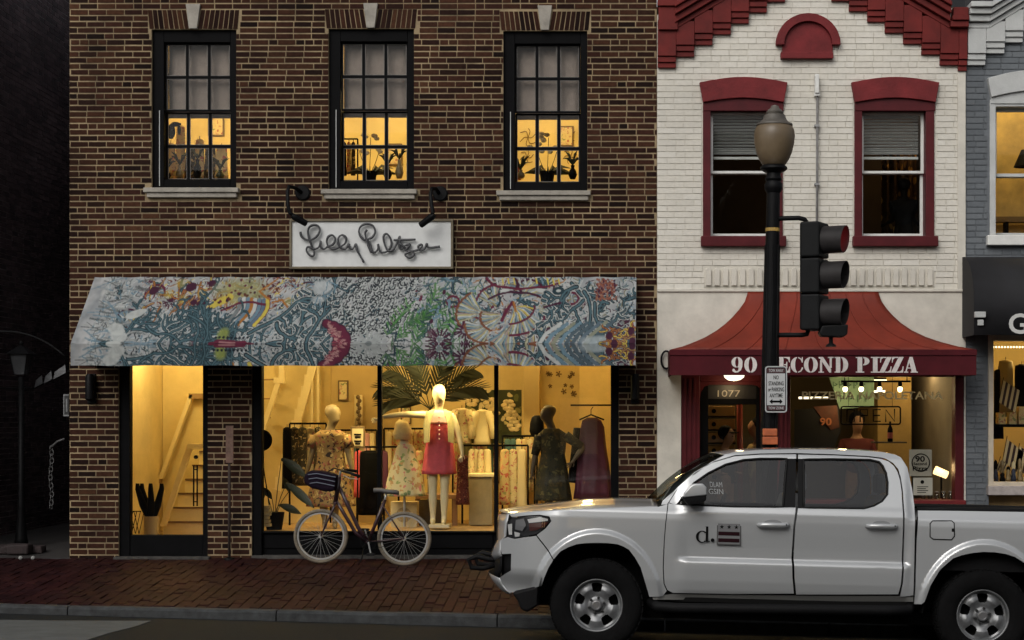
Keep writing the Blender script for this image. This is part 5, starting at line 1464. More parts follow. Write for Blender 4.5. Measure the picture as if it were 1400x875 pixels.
# bed
bs = [(1255, 698), (1300, 698.4), (1350, 699.2), (1400, 700), (1470, 702), (1540, 704), (1538, 740), (1534, 790), (1520, 806), (1440, 814), (1424, 816), (1418, 793), (1406, 773), (1388, 761.5), (1375, 757.5), (1360, 755), (1344, 754.6), (1329, 756), (1315, 759), (1303, 763.5), (1285, 779), (1272, 801), (1264, 823), (1260, 826), (1250, 826), (1251, 815), (1253.4, 740)]
bed = panel('bed_side', bs, M_truck, truck, step=.02)
rail = MB(); pth = []
for a, b in ((1255, 697), (1300, 697.4), (1350, 698.2), (1400, 699), (1470, 701), (1540, 703)):
    x, z = TS(a, b); pth.append((x, prof(x, z) + .035, z + .004))
o = rail.tube(pth, .022, 8).build('bed_rail_cap', M_tblack, truck, smooth=True, local=True); far(o)
fx = [TS(a, b) for a, b in ((1275, 712), (1301, 712), (1304.5, 715), (1305, 733), (1301, 738), (1276, 737.5), (1271.5, 734), (1271.5, 716))]
edge_tube('fuel_door_gap', [(1275, 712), (1301, 712), (1304.5, 715), (1305, 733), (1301, 738), (1276, 737.5), (1271.5, 734), (1271.5, 716)], .0045, M_seal, truck, -.001)
fdoor = panel('fuel_door', [(1276, 713), (1300.5, 713), (1303.6, 716), (1304, 732), (1300.4, 737), (1277, 736.5), (1272.6, 733.4), (1272.6, 717)], M_truck, truck, off=-.005, rim=.006, mirror=False)
panel('latch_notch', [(1301, 722.5), (1304.4, 722.5), (1304.4, 727), (1301, 727)], M_seal, fdoor, off=-.0065, rim=.002, mirror=False)
# hood, cowl, windscreen, roof
edge_px = [(696, 703), (730, 700), (760, 698.5), (800, 697), (850, 695), (900, 693)]
mid_px = [(693, 697), (731, 690.5), (762, 686.5), (803, 682.5), (850, 681), (896, 682.5)]
E = []; C = []
for (a, b), (c, d) in zip(edge_px, mid_px):
    x, z = TS(a, b); E.append((x, prof(x, z) + .004, z)); l = T2(c, d, .62); C.append((l.x, l.z))
def hood(u, v):
    f = v * (len(E) - 1); i = min(int(f), len(E) - 2); t = f - i
    ex, ey, ez = (E[i][k] + (E[i + 1][k] - E[i][k]) * t for k in range(3))
    cx, cz = (C[i][k] + (C[i + 1][k] - C[i][k]) * t for k in range(2))
    y = ey + (TW - 2 * ey) * u; q = abs(2 * u - 1)
    w = 1 - q ** 3.2
    bulge = .014 * sst(.20, .30, u) * sst(.20, .30, 1 - u) * (0.5 + .5 * v)
    front = -.10 * (1 - q ** 2) * (1 - sst(0, .4, v))
    return (ex + (cx - ex) * w * .7 + front, y, ez + (cz - ez - .012) * w + bulge)
MB().grid(hood, 40, 30).build('hood', M_truck, truck, smooth=True, local=True, thick=.004)
xc, zc = TS(905, 690); yc = prof(xc, zc)
roof_px = [(990, 622.5), (1010, 618), (1040, 615.8), (1085, 615), (1140, 615.4), (1180, 616.8), (1208, 619), (1224, 622), (1232, 626)]
RE = []
for a, b in roof_px:
    x, z = TS(a, b); RE.append((x, prof(x, z), z))
def roof(u, v):
    f = v * (len(RE) - 1); i = min(int(f), len(RE) - 2); t = f - i
    ex, ey, ez = (RE[i][k] + (RE[i + 1][k] - RE[i][k]) * t for k in range(3))
    q = abs(2 * u - 1)
    return (ex - .08 * (1 - q ** 2) * (1 - sst(0, .35, v)), ey + (TW - 2 * ey) * u, ez + .028 * (1 - q ** 2.4) * (1 if v < .8 else (1 - v) / .2))
MB().grid(roof, 30, 32).build('roof', M_truck, truck, smooth=True, local=True, thick=.004)
xr, yr, zr = RE[0]
def wscreen(u, v):
    q = abs(2 * u - 1)
    bx, by, bz = xc + .01 - .14 * (1 - q ** 2), yc + .02, zc + .012 * (1 - q)
    tx, ty, tz = xr - .01 - .09 * (1 - q ** 2), yr + .01, zr + .006 + .022 * (1 - q ** 2)
    y0 = by + (TW - 2 * by) * u; y1 = ty + (TW - 2 * ty) * u
    return (bx + (tx - bx) * v - .03 * math.sin(pi * v), y0 + (y1 - y0) * v, bz + (tz - bz) * v + .02 * math.sin(pi * v))
MB().grid(wscreen, 20, 10).build('windscreen', glass_mat('windscreen_glass', (.45, .47, .45), .06), truck, smooth=True, local=True)
MB().grid(lambda u, v: (xc - .04 - .16 * (1 - (2 * u - 1) ** 2) + .1 * v, yc + .03 + (TW - 2 * yc - .06) * u, zc - .02 + .01 * v), 12, 2).build('cowl', M_tblack, truck, local=True, thick=.01)
xq, zq = TS(1249, 691); xt, zt = TS(1234, 628)
MB().add([(xq - .02, .12, zq), (xt - .02, .26, zt), (xt - .02, TW - .26, zt), (xq - .02, TW - .12, zq)], [(0, 1, 2, 3)]).build('rear_window', M_tglass, truck, local=True, thick=.004)
MB().box(xq - .06, xq - .01, .08, TW - .08, .5, zq).build('cab_rear_panel', M_truck, truck, local=True)
# front fascia between the two corners
rowsF = []
for (a, b), (c, d) in (((696, 703), (683, 702)), ((693, 716), (681.5, 712)), ((692, 733), (680, 738)), ((685, 739), (676, 748)), ((684, 755), (672, 757)), ((686, 760), (677, 766)), ((686, 778), (677, 776)), ((683, 790), (669, 780)), ((686, 798), (673, 790)), ((692, 806), (682, 801)), ((698, 811), (695, 810))):
    x, z = TS(a, b); l = T2(c, d, .95); rowsF.append(((x, prof(x, z), z), (l.x, l.z)))
def fascia(mask):
    mb = MB(); n = 24
    vs = []
    for (x, y, z), (cx, cz) in rowsF:
        for k in range(n + 1):
            u = k / n; q = abs(2 * u - 1); w = 1 - q ** 2.6
            vs.append((x + (cx - x) * w, y + (TW - 2 * y) * u, z + (cz - z) * w))
    fs = []
    for i in range(len(rowsF) - 1):
        for k in range(n):
            if mask(i, k): fs.append((i * (n + 1) + k, (i + 1) * (n + 1) + k, (i + 1) * (n + 1) + k + 1, i * (n + 1) + k + 1))
    return mb.add(vs, fs)
dark = lambda i, k: (i in (1, 2) and 5 <= k < 19) or (i in (5, 6)) or (i == 4 and 6 <= k < 18)
fascia(lambda i, k: not dark(i, k)).build('front_bumper', M_truck, truck, smooth=True, local=True, thick=.006)
fascia(dark).build('grille', M_tblack, truck, smooth=True, local=True, thick=.006)
# tow hooks in front of the bumper, air dam
l = T2(672, 768, .62)
for yh in (.62, TW - .62):
    MB().tube([(l.x + .15, yh, l.z + .02), (l.x - .02, yh, l.z + .02), (l.x - .13, yh, l.z + .045), (l.x - .20, yh, l.z + .01), (l.x - .17, yh, l.z - .055), (l.x - .07, yh, l.z - .06), (l.x + .03, yh, l.z - .03)], [.02, .022, .024, .022, .024, .02, .02], 8).build('tow_hook', M_tblack, truck, smooth=True, local=True)
l2 = T2(690, 812, .5)
MB().prism([TS(a, b) for a, b in ((702, 808), (738, 801), (736, 828), (722, 836), (713, 832), (709, 820))], .16, TW - .16).build('air_dam', M_tblack, truck, local=True, bevel=.02)
# mirror
def mirror_():
    a = T2(931, 688, -.07); b = T2(966, 661, -.07)
    x0, x1, z0, z1 = a.x, b.x, a.z, b.z; h = z1 - z0
    sh = lambda z: [(x0 + .012, z0 + h * .28), (x0 + .018, z0 + h * .52), (x0 + .07, z0 + h * .88), (x0 + .10, z1 - .004), (x1 - .035, z1), (x1 - .006, z1 - .03), (x1, z0 + h * .5), (x1 - .004, z0 + h * .42)]
    m = MB().prism(sh(0), -.17, .01).build('mirror', M_truck, truck, local=True, bevel=.022)
    m.modifiers['bevel'].segments = 4; m.data.shade_smooth()
    lo = MB().prism([(x0 + .005, z0 + h * .30), (x1 - .002, z0 + h * .42), (x1 - .006, z0 + .03), (x1 - .05, z0 + .005), (x0 + .06, z0 - .012), (x0 - .01, z0 + .06)], -.155, .06).build('mirror_base', M_tblack, m, local=True, bevel=.018)
    lo.modifiers['bevel'].segments = 3; lo.data.shade_smooth()
    f = far(m, truck)
    c = lo.copy(); COL.objects.link(c); c.parent = f
mirror_()
# wheels
def wheel(cx, name='wheel'):
    c = (cx, .0, .372)
    w = bpy.data.objects.new(name, None); COL.objects.link(w); w.parent = truck; w.location = c; w.empty_display_size = .1
    O = (0, 0, 0); TRr = .386
    tp = [(.214, .055), (.232, .035), (.27, .022), (.32, .018), (.352, .028), (.372, .045), (TRr - .006, .068), (TRr - .006, .232), (.372, .255), (.32, .28), (.23, .265), (.214, .245)]
    MB().lathe(tp, O, 64, 'y', closed=True).build('tyre', M_rubber, w, smooth=True, local=True)
    tr = MB(); n = 44
    for i in range(n):
        for (y0, y1, s) in ((.052, .115, 0), (.12, .18, .5), (.185, .248, 0)):
            a0 = 2 * pi * (i + s + .1) / n; a1 = 2 * pi * (i + s + .86) / n
            q = []
            for r in (TRr - .012, TRr + .004):
                for (a, y) in ((a0, y0), (a1, y0 + .012), (a1, y1), (a0, y1 - .006)): q.append((r * math.cos(a), y, r * math.sin(a)))
            tr.add(q, [(0, 1, 2, 3), (4, 7, 6, 5), (0, 4, 5, 1), (1, 5, 6, 2), (2, 6, 7, 3), (3, 7, 4, 0)])
    stuff(tr.build('tread_blocks', M_rubber, w, local=True))
    rp = [(.198, .26), (.198, .10), (.200, .075), (.207, .052), (.216, .046), (.222, .050), (.218, .062), (.210, .08), (.206, .26)]
    MB().lathe(rp, O, 64, 'y', closed=True).build('rim', M_wheel, w, smooth=True, local=True)
    nr, na = 22, 150; vs = []; fs = []
    def dep(r, t):
        s = .5 + .5 * math.cos(5 * (t - pi / 2))      # 1 in the openings, 0 on the spokes
        base = interp([(.0, .085), (.05, .085), (.075, .094), (.10, .078), (.135, .062), (.165, .070), (.19, .088), (.2, .09)], r)
        return base + .020 * s * sst(.07, .13, r) * (1 - sst(.175, .2, r))
    for i in range(nr + 1):
        r = .036 + (.199 - .036) * i / nr
        for k in range(na):
            t = 2 * pi * k / na; vs.append((r * math.cos(t), dep(r, t), r * math.sin(t)))
    for i in range(nr):
        r = .036 + (.199 - .036) * (i + .5) / nr
        for k in range(na):
            t = 2 * pi * (k + .5) / na
            d = ((t - (pi / 2 + pi / 5 * 0)) % (2 * pi / 5)); d = min(d, 2 * pi / 5 - d)
            if abs(r - .148) < .038 and (d * r / (.030 + .34 * (r - .11))) ** 4 + ((r - .148) / .036) ** 4 < 1: continue
            fs.append((i * na + k, i * na + (k + 1) % na, (i + 1) * na + (k + 1) % na, (i + 1) * na + k))
    MB().add(vs, fs).build('disc', M_wheel, w, smooth=True, local=True)
    MB().lathe([(.0, .18), (.19, .18), (.19, .17), (.0, .17)], O, 32, 'y').build('brake_drum', M_tdark, w, local=True)
    hub = MB().lathe([(.046, .088), (.046, .066), (.040, .056), (.030, .054), (.028, .060), (0.001, .060)], O, 28, 'y').build('hub_cap', mat('bright_hub', (.36, .36, .37), .3, metal=.8), w, smooth='auto', local=True)
    for i in range(6):
        t = 2 * pi * i / 6 + .3
        MB().lathe([(.0115, .095), (.0115, .066), (.008, .060), (.001, .059)], (.064 * math.cos(t), 0, .064 * math.sin(t)), 8, 'y').build('lug_nut', mat('dark_lug', (.05, .05, .05), .4, metal=.6), w, smooth='auto', local=True)
    return w
fw_ = wheel(0.0); rw_ = wheel(3.215)
for w_ in (fw_, rw_):
    c = w_.copy(); COL.objects.link(c); c.scale = (1, -1, 1); c.location = (w_.location.x, TW, w_.location.z)
    for ch in list(w_.children):
        d = ch.copy(); COL.objects.link(d); d.parent = c
# wheel wells, chassis, cab interior, bed box
for cx in (0.0, 3.215):
    for y0, y1 in ((.05, .42), (TW - .42, TW - .05)):
        mb = MB(); n = 16; vs = []
        for k in range(n + 1):
            t = pi * k / n
            for y in (y0, y1): vs.append((cx + .50 * math.cos(t), y, .38 + .58 * math.sin(t)))
        mb.add(vs, [(2 * k, 2 * k + 2, 2 * k + 3, 2 * k + 1) for k in range(n)])
        yb = y1 if y0 < .5 else y0
        mb.add([(cx + .50 * math.cos(pi * k / n), yb, .38 + .58 * math.sin(pi * k / n)) for k in range(n + 1)], [tuple(range(n + 1))])
        mb.build('wheel_well', M_tdark, truck, local=True)
MB().box(-.62, 4.35, .45, TW - .45, .33, .80).build('chassis', M_tdark, truck, local=True)
MB().box(.52, 2.62, .09, TW - .09, .42, .60).build('cab_floor', M_tdark, truck, local=True)
MB().box(-.60, .55, .44, TW - .44, .80, 1.04).build('engine_block', M_tdark, truck, local=True)
MB().box(-.2, 3.9, .43, .47, .25, .36).build('frame_rail', M_tdark, truck, local=True)
MB().box(.50, 1.0, .20, TW - .20, .85, 1.24).build('dashboard', mat('dark_dash', (.02, .02, .021), .8), truck, local=True, bevel=.04)
for sx, seats in ((1.30, ((.28, .80), (TW - .80, TW - .28))), (2.12, ((.22, TW - .22),))):
    for y0, y1 in seats:
        s = MB().prism([(sx - .28, .62), (sx + .30, .62), (sx + .46, 1.32), (sx + .36, 1.36), (sx + .22, .86), (sx - .28, .84)], y0, y1).build('seat', mat('charcoal_seat_cloth', (.22, .22, .225), .9), truck, local=True, bevel=.04)
        for yh in ([(y0 + y1) / 2] if y1 - y0 < 1 else [.5, TW - .5]):
            MB().box(sx + .38, sx + .47, yh - .13, yh + .13, 1.36, 1.54).build('headrest', mat('charcoal_seat_cloth', (.22, .22, .225), .9), truck, local=True, bevel=.035)
MB().tube([(1.02 + .06 * math.sin(t), .54 + .19 * math.cos(t), 1.14 + .18 * math.sin(t)) for t in np.linspace(0, 2 * pi, 25)[:-1]], .016, 6, True).build('steering_wheel', M_tblack, truck, smooth=True, local=True)
x0, z0 = TS(1256, 700); x1, z1 = TS(1540, 704)
MB().box(x0, x1, .14, TW - .14, .74, .78).box(x0, x1, .10, .14, .74, 1.18).box(x0, x1, TW - .14, TW - .10, .74, 1.12).box(x0, x0 + .03, .14, TW - .14, .78, 1.14).build('bed_liner', M_tblack, truck, local=True)
MB().box(x1 - .01, x1 + .05, .12, TW - .12, .72, 1.18).build('tailgate', M_truck, truck, local=True, bevel=.012)
MB().box(x1 - .05, x1 + .14, .10, TW - .10, .52, .70).build('rear_bumper', M_chrome, truck, local=True, bevel=.03)
for y in (.04, TW - .13): MB().box(x1 - .02, x1 + .045, y, y + .09, .82, 1.14).build('tail_lamp', mat('red_tail_lens', (.25, .01, .01), .2), truck, local=True, bevel=.01)
# markings on the front door
M_ink = mat('black_vinyl', (.005, .005, .005), .7, spec=.05)
xa, za = TS(950, 742); xb, zb = TS(974, 717.5)
yd = prof((xa + xb) / 2, (za + zb) / 2) - .006
sc = zb - za
g = MB()
cx, cz = xa + .058, za + .26 * sc + .012
for j, poly in enumerate((ringseg(cx, cz, .052, .050, .030, .043, pi * .25, 2 * pi - pi * .25, 24), [(xa + .088, za + .012), (xa + .108, za + .012), (xa + .108, zb), (xa + .100, zb), (xa + .072, zb - .008), (xa + .072, zb - .014), (xa + .088, zb - .016)], [(xa + .088, za + .012), (xa + .124, za + .012), (xa + .124, za + .019), (xa + .088, za + .021)])):
    g.prism(poly, yd - .0005 * j, yd + .004)
dl = g.build('letter_d', M_ink, truck, local=True)
MB().prism([(xa + .146 + .0155 * math.cos(t), za + .026 + .0155 * math.sin(t)) for t in np.linspace(0, 2 * pi, 17)[:-1]], yd, yd + .004).build('full_stop', M_ink, truck, local=True)
xa, za = TS(979.5, 744.5); xb, zb = TS(1013.5, 715)
yd = prof(xa, (za + zb) / 2) - .007
flag = MB().box(xa, xb, yd, yd + .005, za, zb).build('flag_decal', mat('grey_decal_border', (.05, .05, .05), .5), truck, local=True)
MB().box(xa + .008, xb - .008, yd - .0015, yd, za + .008, zb - .008).build('decal_field', mat('grey_decal_field', (.14, .142, .145), .5), flag, local=True)
hh = zb - za; wv = xb - xa
M_bar = mat('dark_maroon_bar', (.018, .006, .008), .7, spec=.05)
for b0 in (.12, .42): MB().box(xa + .012, xb - .012, yd - .003, yd - .0015, za + hh * b0, za + hh * (b0 + .17)).build('bar', M_bar, flag, local=True)
for k in range(3):
    cx, cz = xa + wv * (.2 + .3 * k), zb - hh * .20
    MB().prism([(cx + (.020 if i % 2 == 0 else .008) * math.sin(pi * i / 5), cz + (.020 if i % 2 == 0 else .008) * math.cos(pi * i / 5)) for i in range(10)], yd - .003, yd - .0015).build('star', M_ink, flag, local=True)
for s_, (py, w) in (('DLAM', (662.5, 17)), ('GSIN', (672, 20))):
    xx, zz = TS(979, py); text_part('window_lettering', s_, mat('white_window_decal', (.35, .36, .36), .6), truck, (xx, prof(xx, zz) + .006, zz), w / 165, .045, local=True, depth=.002, skew=-.1)
# ---------------------------------------------------------------- street lamp, signal, parking sign
LY = -2.45
def lx(py): return 1051.0 + (620 - py) * 0.0178
lamp = thing('street_lamp', 'black iron street lamp with a large acorn globe before the pizzeria', 'street lamp', (PX(lx(846), LY), LY, walk_z(1.5, LY)))
def post_tube(prof_, n=20):
    return MB().tube([P(lx(py), py, LY) for py, r in prof_], [PS(r, LY) for py, r in prof_], n)
zb = walk_z(PX(1051, LY), LY); pyb = HY + (ZC - zb) * F / (D0 + LY)
post_tube([(pyb, 19), (pyb - 12, 19), (pyb - 16, 16), (800, 15.5), (770, 14), (762, 15), (756, 12.6), (700, 11.9), (600, 11.2), (480, 10.7), (330, 9.7), (262, 9.0)]).build('post', M_iron, lamp, smooth='auto')
post_tube([(264, 9.2), (259, 12), (252, 12.4), (248, 10), (245, 12), (241, 10), (237, 9.5), (234, 15.5), (231, 18.5), (228, 18), (226, 15)]).build('fitter', M_iron, lamp, smooth='auto')
M_globe = mat('dusty_acorn_globe', (.085, .058, .030), .45, scale=3.5, coat=.1, col2=(.155, .112, .065))
post_tube([(229, 12), (225, 16), (218, 20.5), (208, 24.5), (196, 27.2), (186, 28), (178, 27), (173, 24.5), (170, 21)], 28).build('globe', M_globe, lamp, smooth=True)
cap = post_tube([(172, 25), (169.5, 24.5), (167, 19), (163, 16), (158, 14.5), (156.5, 11), (153.5, 11.8), (150.5, 9.5), (148, 6), (145, 5), (143.5, 1.5)], 24).build('cap', mat('bronze_grey_cap', (.085, .075, .062), .55, var=.3), lamp, smooth='auto')
post_tube([(316.5, 10.2), (312, 10.2)]).build('sticker_band', mat('faded_yellow_sticker', (.35, .22, .05), .7, var=.5, scale=30), lamp, smooth='auto')
for a in range(8):
    t = 2 * pi * a / 8
    pts = []
    for py, r in ((750, 12.7), (620, 11.4), (480, 10.8), (335, 9.8)):
        c = P(lx(py), py, LY); rr = PS(r, LY); pts.append(c + Vector((rr * math.cos(t), rr * math.sin(t), 0)))
    MB().tube(pts, .007, 5).build('flute', M_iron, lamp, smooth=True)

SY = LY - .02
sig = thing('traffic_signal', 'black three-lamp traffic signal head bracketed to the lamp post', 'traffic signal', P(1112, 455, SY))
dirv = Vector((math.cos(rad(-26)), math.sin(rad(-26)), 0)); side = Vector((-dirv.y, dirv.x, 0)); upv = Vector((0, 0, 1))
def obox(mb, c, l0, l1, w, z0, z1):
    q = []
    for z in (z0, z1):
        for a, b in ((l0, -w), (l1, -w), (l1, w), (l0, w)):
            q.append(Vector((c.x, c.y, 0)) + dirv * a + side * b + Vector((0, 0, z)))
    return mb.add(q, [(0, 3, 2, 1), (4, 5, 6, 7), (0, 1, 5, 4), (1, 2, 6, 5), (2, 3, 7, 6), (3, 0, 4, 7)])
cS = P(1108, 380, SY)
M_sig = mat('black_signal_housing', (.006, .0065, .007), .5, var=.3, scale=8, spec=.15)
for k, (t0, t1, vc) in enumerate(((305, 353, 329), (354.5, 402, 377), (403.5, 452, 428))):
    sec = obox(MB(), cS, -.055, .14, .155, PZ(t1, SY), PZ(t0, SY)).build('lamp_section', M_sig, sig, bevel=.018)
    zc_ = PZ(vc, SY); r = PS(18.5, SY)
    n = 22; ring = []
    L0, L1 = .14, .37
    vs = []
    th = [2 * pi * i / n for i in range(n + 1)]
    cut = lambda t: L1 - .035 * (1 - math.sin(t)) / 2
    for rr in (r, r - .006):
        for t in th:
            p0 = Vector((cS.x, cS.y, zc_)) + side * rr * math.cos(t) + upv * rr * math.sin(t)
            vs += [p0 + dirv * L0, p0 + dirv * (L0 + (cut(t) - L0) * .5), p0 + dirv * cut(t)]
    m_ = n + 1; fs = []
    for s_ in (0, 1):
        b0 = s_ * m_ * 3
        for i in range(n):
            for j in range(2):
                q = (b0 + i * 3 + j, b0 + (i + 1) * 3 + j, b0 + (i + 1) * 3 + j + 1, b0 + i * 3 + j + 1); fs.append(q if s_ else q[::-1])
    for i in range(n): fs.append((i * 3 + 2, (i + 1) * 3 + 2, m_ * 3 + (i + 1) * 3 + 2, m_ * 3 + i * 3 + 2))
    MB().add(vs, fs).build('visor', mat('faded_black_visor', (.022, .020, .020), .55, var=.3, spec=.2), sec, smooth='auto')
    lens = MB(); c = Vector((cS.x, cS.y, zc_)) + dirv * .142
    ring = [c + side * (r - .012) * math.cos(t) + upv * (r - .012) * math.sin(t) for t in np.linspace(0, 2 * pi, 25)[:-1]]
    lens.add(ring + [c + dirv * .03], [(i, (i + 1) % 24, 24) for i in range(24)])
    lens.build('lens', (emit_mat('lit_red_lens', (1.0, .07, .08), 9.0) if k == 0 else mat('unlit_lens', (.02, .02, .018), .3)), sec, smooth=True)
back = MB(); obox(back, cS, -.075, -.055, .10, PZ(450, SY), PZ(306, SY)); back.build('back_rib', M_sig, sig, bevel=.006)
MB().tube([P(1055, 299, SY), P(1092, 298, SY), P(1100, 300, SY), P(1104, 306, SY)], .024, 10).build('upper_bracket', M_iron, sig, smooth=True)
MB().tube([P(1055, 458, SY), P(1096, 458, SY), P(1103, 457, SY), P(1105, 451, SY)], .024, 10).build('lower_bracket', M_iron, sig, smooth=True)
det = thing('detector_box', 'small black camera box hung under the traffic signal', 'camera', P(1137, 474, SY - .1))
q = MB(); a0 = P(1118, 452, SY - .1)
MB().prism([(PX(1117, SY), PZ(456, SY)), (PX(1121, SY), PZ(446.5, SY)), (PX(1156, SY), PZ(445, SY)), (PX(1155, SY), PZ(458, SY)), (PX(1150, SY), PZ(462, SY)), (PX(1120, SY), PZ(461, SY))], SY - .19, SY - .02).build('housing', M_sig, det, bevel=.012)
MB().tube([P(1136, 461, SY - .1), P(1136, 470, SY - .1)], .02, 8).lathe([(.055, 0), (.045, .02), (.02, .035)], P(1136, 474, SY - .1), 12).build('mount', M_sig, det, smooth='auto')
MB().tube([P(1118, 449, SY - .1), P(1108, 446, SY - .02)], .012, 6).build('bracket', M_sig, det)

GY = LY - .13
sgn = thing('parking_sign', 'white no parking sign plate fixed to the lamp post', 'sign', P(1061, 564, GY))
def rrect(a, b, c, d, r, Y):
    x0, x1, z0, z1 = PX(a, Y), PX(b, Y), PZ(d, Y), PZ(c, Y); r = PS(r, Y); o = []
    for cx, cz, t0 in ((x1 - r, z1 - r, 0), (x0 + r, z1 - r, pi / 2), (x0 + r, z0 + r, pi), (x1 - r, z0 + r, 3 * pi / 2)):
        o += [(cx + r * math.cos(t0 + t), cz + r * math.sin(t0 + t)) for t in np.linspace(0, pi / 2, 6)]
    return o
plate = MB().prism(rrect(1046, 1076, 500.5, 564, 4, GY), GY, GY + .004).build('plate', mat('white_sign_sheeting', (.42, .43, .43), .5, var=.08), sgn)
MB().prism(rrect(1047.6, 1074.4, 502.2, 562.2, 3, GY), GY - .0015, GY).build('border', M_ink, sgn)
M_face = mat('white_sign_face', (.44, .45, .45), .5, var=.06)
MB().pbox(1048.6, 1073.4, 510.5, 554, GY - .003, GY - .0015).build('face', M_face, sgn)
M_band = mat('dark_red_sign_band', (.05, .012, .014), .5)
MB().pbox(1048.8, 1073.2, 503.6, 509.8, GY - .003, GY - .0015).build('top_band', M_band, sgn)
MB().pbox(1048.8, 1073.2, 554.8, 560.8, GY - .003, GY - .0015).build('bottom_band', M_band, sgn)
def sline(s, py, w, h, m): text_part('lettering', s, m, sgn, (PX(1061, GY), GY - .0045, PZ(py, GY)), PS(w, GY), PS(h, GY), bold=.012, depth=.002)
sline('TOW AWAY', 506.6, 20, 4.2, M_face)
sline('NO', 516, 7, 5.4, M_ink); sline('STANDING', 524.2, 20.5, 5.6, M_ink); sline('or PARKING', 532.4, 22, 5.6, M_ink); sline('ANYTIME', 540.6, 18, 5.6, M_ink)
sline('TOW ZONE', 557.8, 21, 3.6, M_face)
MB().prism([(PX(a, GY), PZ(b, GY)) for a, b in ((1052, 549), (1056, 545.2), (1056, 547.6), (1066, 547.6), (1066, 545.2), (1070, 549), (1066, 552.8), (1066, 550.4), (1056, 550.4), (1056, 552.8))], GY - .0045, GY - .003).build('double_arrow', M_ink, sgn)
for py in (512, 552): MB().tube([P(1050, py, LY), P(1064, py, LY)], .088, 14).build('clamp_band', M_iron, sgn) if False else MB().pbox(1049, 1056, py, py + 2, GY + .005, LY - .02).build('clamp', M_iron, sgn)
ob = thing('orange_pole_box', 'orange box strapped to the lamp post just above the truck roof', 'box', P(1053, 608, LY - .12))
MB().pbox(1043.5, 1063, 586, 596, LY - .17, LY - .075).build('upper_panel', mat('faded_orange_paint', (.42, .10, .03), .6, var=.25, scale=12), ob, bevel=.008)
MB().pbox(1043, 1063.6, 597, 608, LY - .17, LY - .075).build('lower_panel', mat('faded_orange_paint', (.42, .10, .03), .6), ob, bevel=.008)
MB().pbox(1045, 1061.5, 588, 606, LY - .14, LY - .07).build('housing', M_iron, ob)

# ---------------------------------------------------------------- bicycle standing before the shop window
BYY = -0.42
bike = thing('bicycle', 'maroon step-through bicycle with pale tyres before the shop window', 'bicycle', (PX(495, BYY), BYY, walk_z(PX(495, BYY), BYY)))
M_bike = mat('dark_maroon_enamel', (.022, .006, .010), .4, coat=.3, var=.2)
M_paletyre = mat('dusty_tan_tyre', (.15, .125, .09), .85, var=.35, scale=25)
M_alu = mat('dull_aluminium', (.42, .42, .41), .4, metal=.6)
def B(a, b, dy=0): return P(a, b, BYY + dy)
def bwheel(cx, cy):
    c = B(cx, cy); R = PS(37.2, BYY)
    w = bpy.data.objects.new('wheel', None); COL.objects.link(w); w.parent = bike; w.location = c - bike.location; w.empty_display_size = .1
    MB().tube([(c.x + (R - .02) * math.cos(t), c.y, c.z + (R - .02) * math.sin(t)) for t in np.linspace(0, 2 * pi, 49)[:-1]], .021, 10, True).build('tyre', M_paletyre, w, smooth=True)
    MB().lathe([(R - .040, -.011), (R - .056, -.011), (R - .058, 0), (R - .056, .011), (R - .040, .011)], c, 48, 'y', True).build('rim', M_alu, w, smooth='auto')
    for i in range(28):
        t = 2 * pi * i / 28; s = (1 if i % 2 else -1)
        t2 = t + s * .5 * (1 if (i // 2) % 2 else -1)
        MB().tube([(c.x + .02 * math.cos(t2), c.y + s * .022, c.z + .02 * math.sin(t2)), (c.x + (R - .054) * math.cos(t), c.y, c.z + (R - .054) * math.sin(t))], .0013, 4).build('spoke', M_alu, w)
    MB().tube([(c.x, c.y - .05, c.z), (c.x, c.y + .05, c.z)], .018, 10).build('hub', M_alu, w, smooth='auto')
bwheel(438.7, 733.0); bwheel(552.8, 736.6)
fr = MB()
BBp = (503.5, 741)
fr.tube([B(464, 652), B(458.5, 689)], .025, 10)
fr.tube([B(462.5, 662), B(476, 692), B(490, 722), B(*BBp)], .022, 10)
fr.tube([B(459.5, 683), B(470, 702), B(486, 728), B(502, 741)], .020, 10)
fr.tube([B(526.5, 683), B(515, 712), B(*BBp)], .020, 10)
for dy in (-.045, .045):
    fr.tube([B(524, 692, dy * .4), B(552.8, 736.6, dy)], .009, 8); fr.tube([B(*BBp, dy * .5), B(552.8, 736.6, dy)], .010, 8)
fr.tube([(B(*BBp).x, BYY - .04, B(*BBp).z), (B(*BBp).x, BYY + .04, B(*BBp).z)], .024, 12)
fr.build('frame', M_bike, bike, smooth=True)
fk = MB()
for dy in (-.05, .05): fk.tube([B(458.5, 688, dy * .6), B(455, 697, dy), B(446, 716, dy), B(438.7, 733, dy)], [.014, .014, .011, .009], 8)
fk.tube([B(458.5, 688, -.04), B(458.5, 688, .04)], .018, 8)
fk.build('fork', M_bike, bike, smooth=True)
st = MB().tube([B(464, 653), B(465.5, 645), B(470, 643)], .013, 8)
st.build('stem', M_alu, bike, smooth=True)
hbar = MB().tube([B(489, 650.5, -.28), B(478, 646.5, -.26), B(469, 644, -.16), B(467, 643.5, 0), B(468, 643, .16), B(475, 642.5, .26), B(486, 644, .29)], .015, 8).build('handlebar', M_tblack, bike, smooth=True)
for dy, a, b in ((-.28, (492, 651.5), (480, 647.3)), (.29, (488, 644.5), (477, 642.6))): MB().tube([B(*a, dy), B(*b, dy)], .017, 8).build('grip', M_tblack, hbar, smooth=True)
MB().tube([B(489, 655, -.28), B(478, 654, -.24), B(470, 650, -.16)], .006, 6).build('brake_lever', M_alu, hbar)
MB().tube([B(526, 686), B(528, 674)], .013, 8).build('seat_post', M_alu, bike, smooth=True)
sd = MB(); n = 12
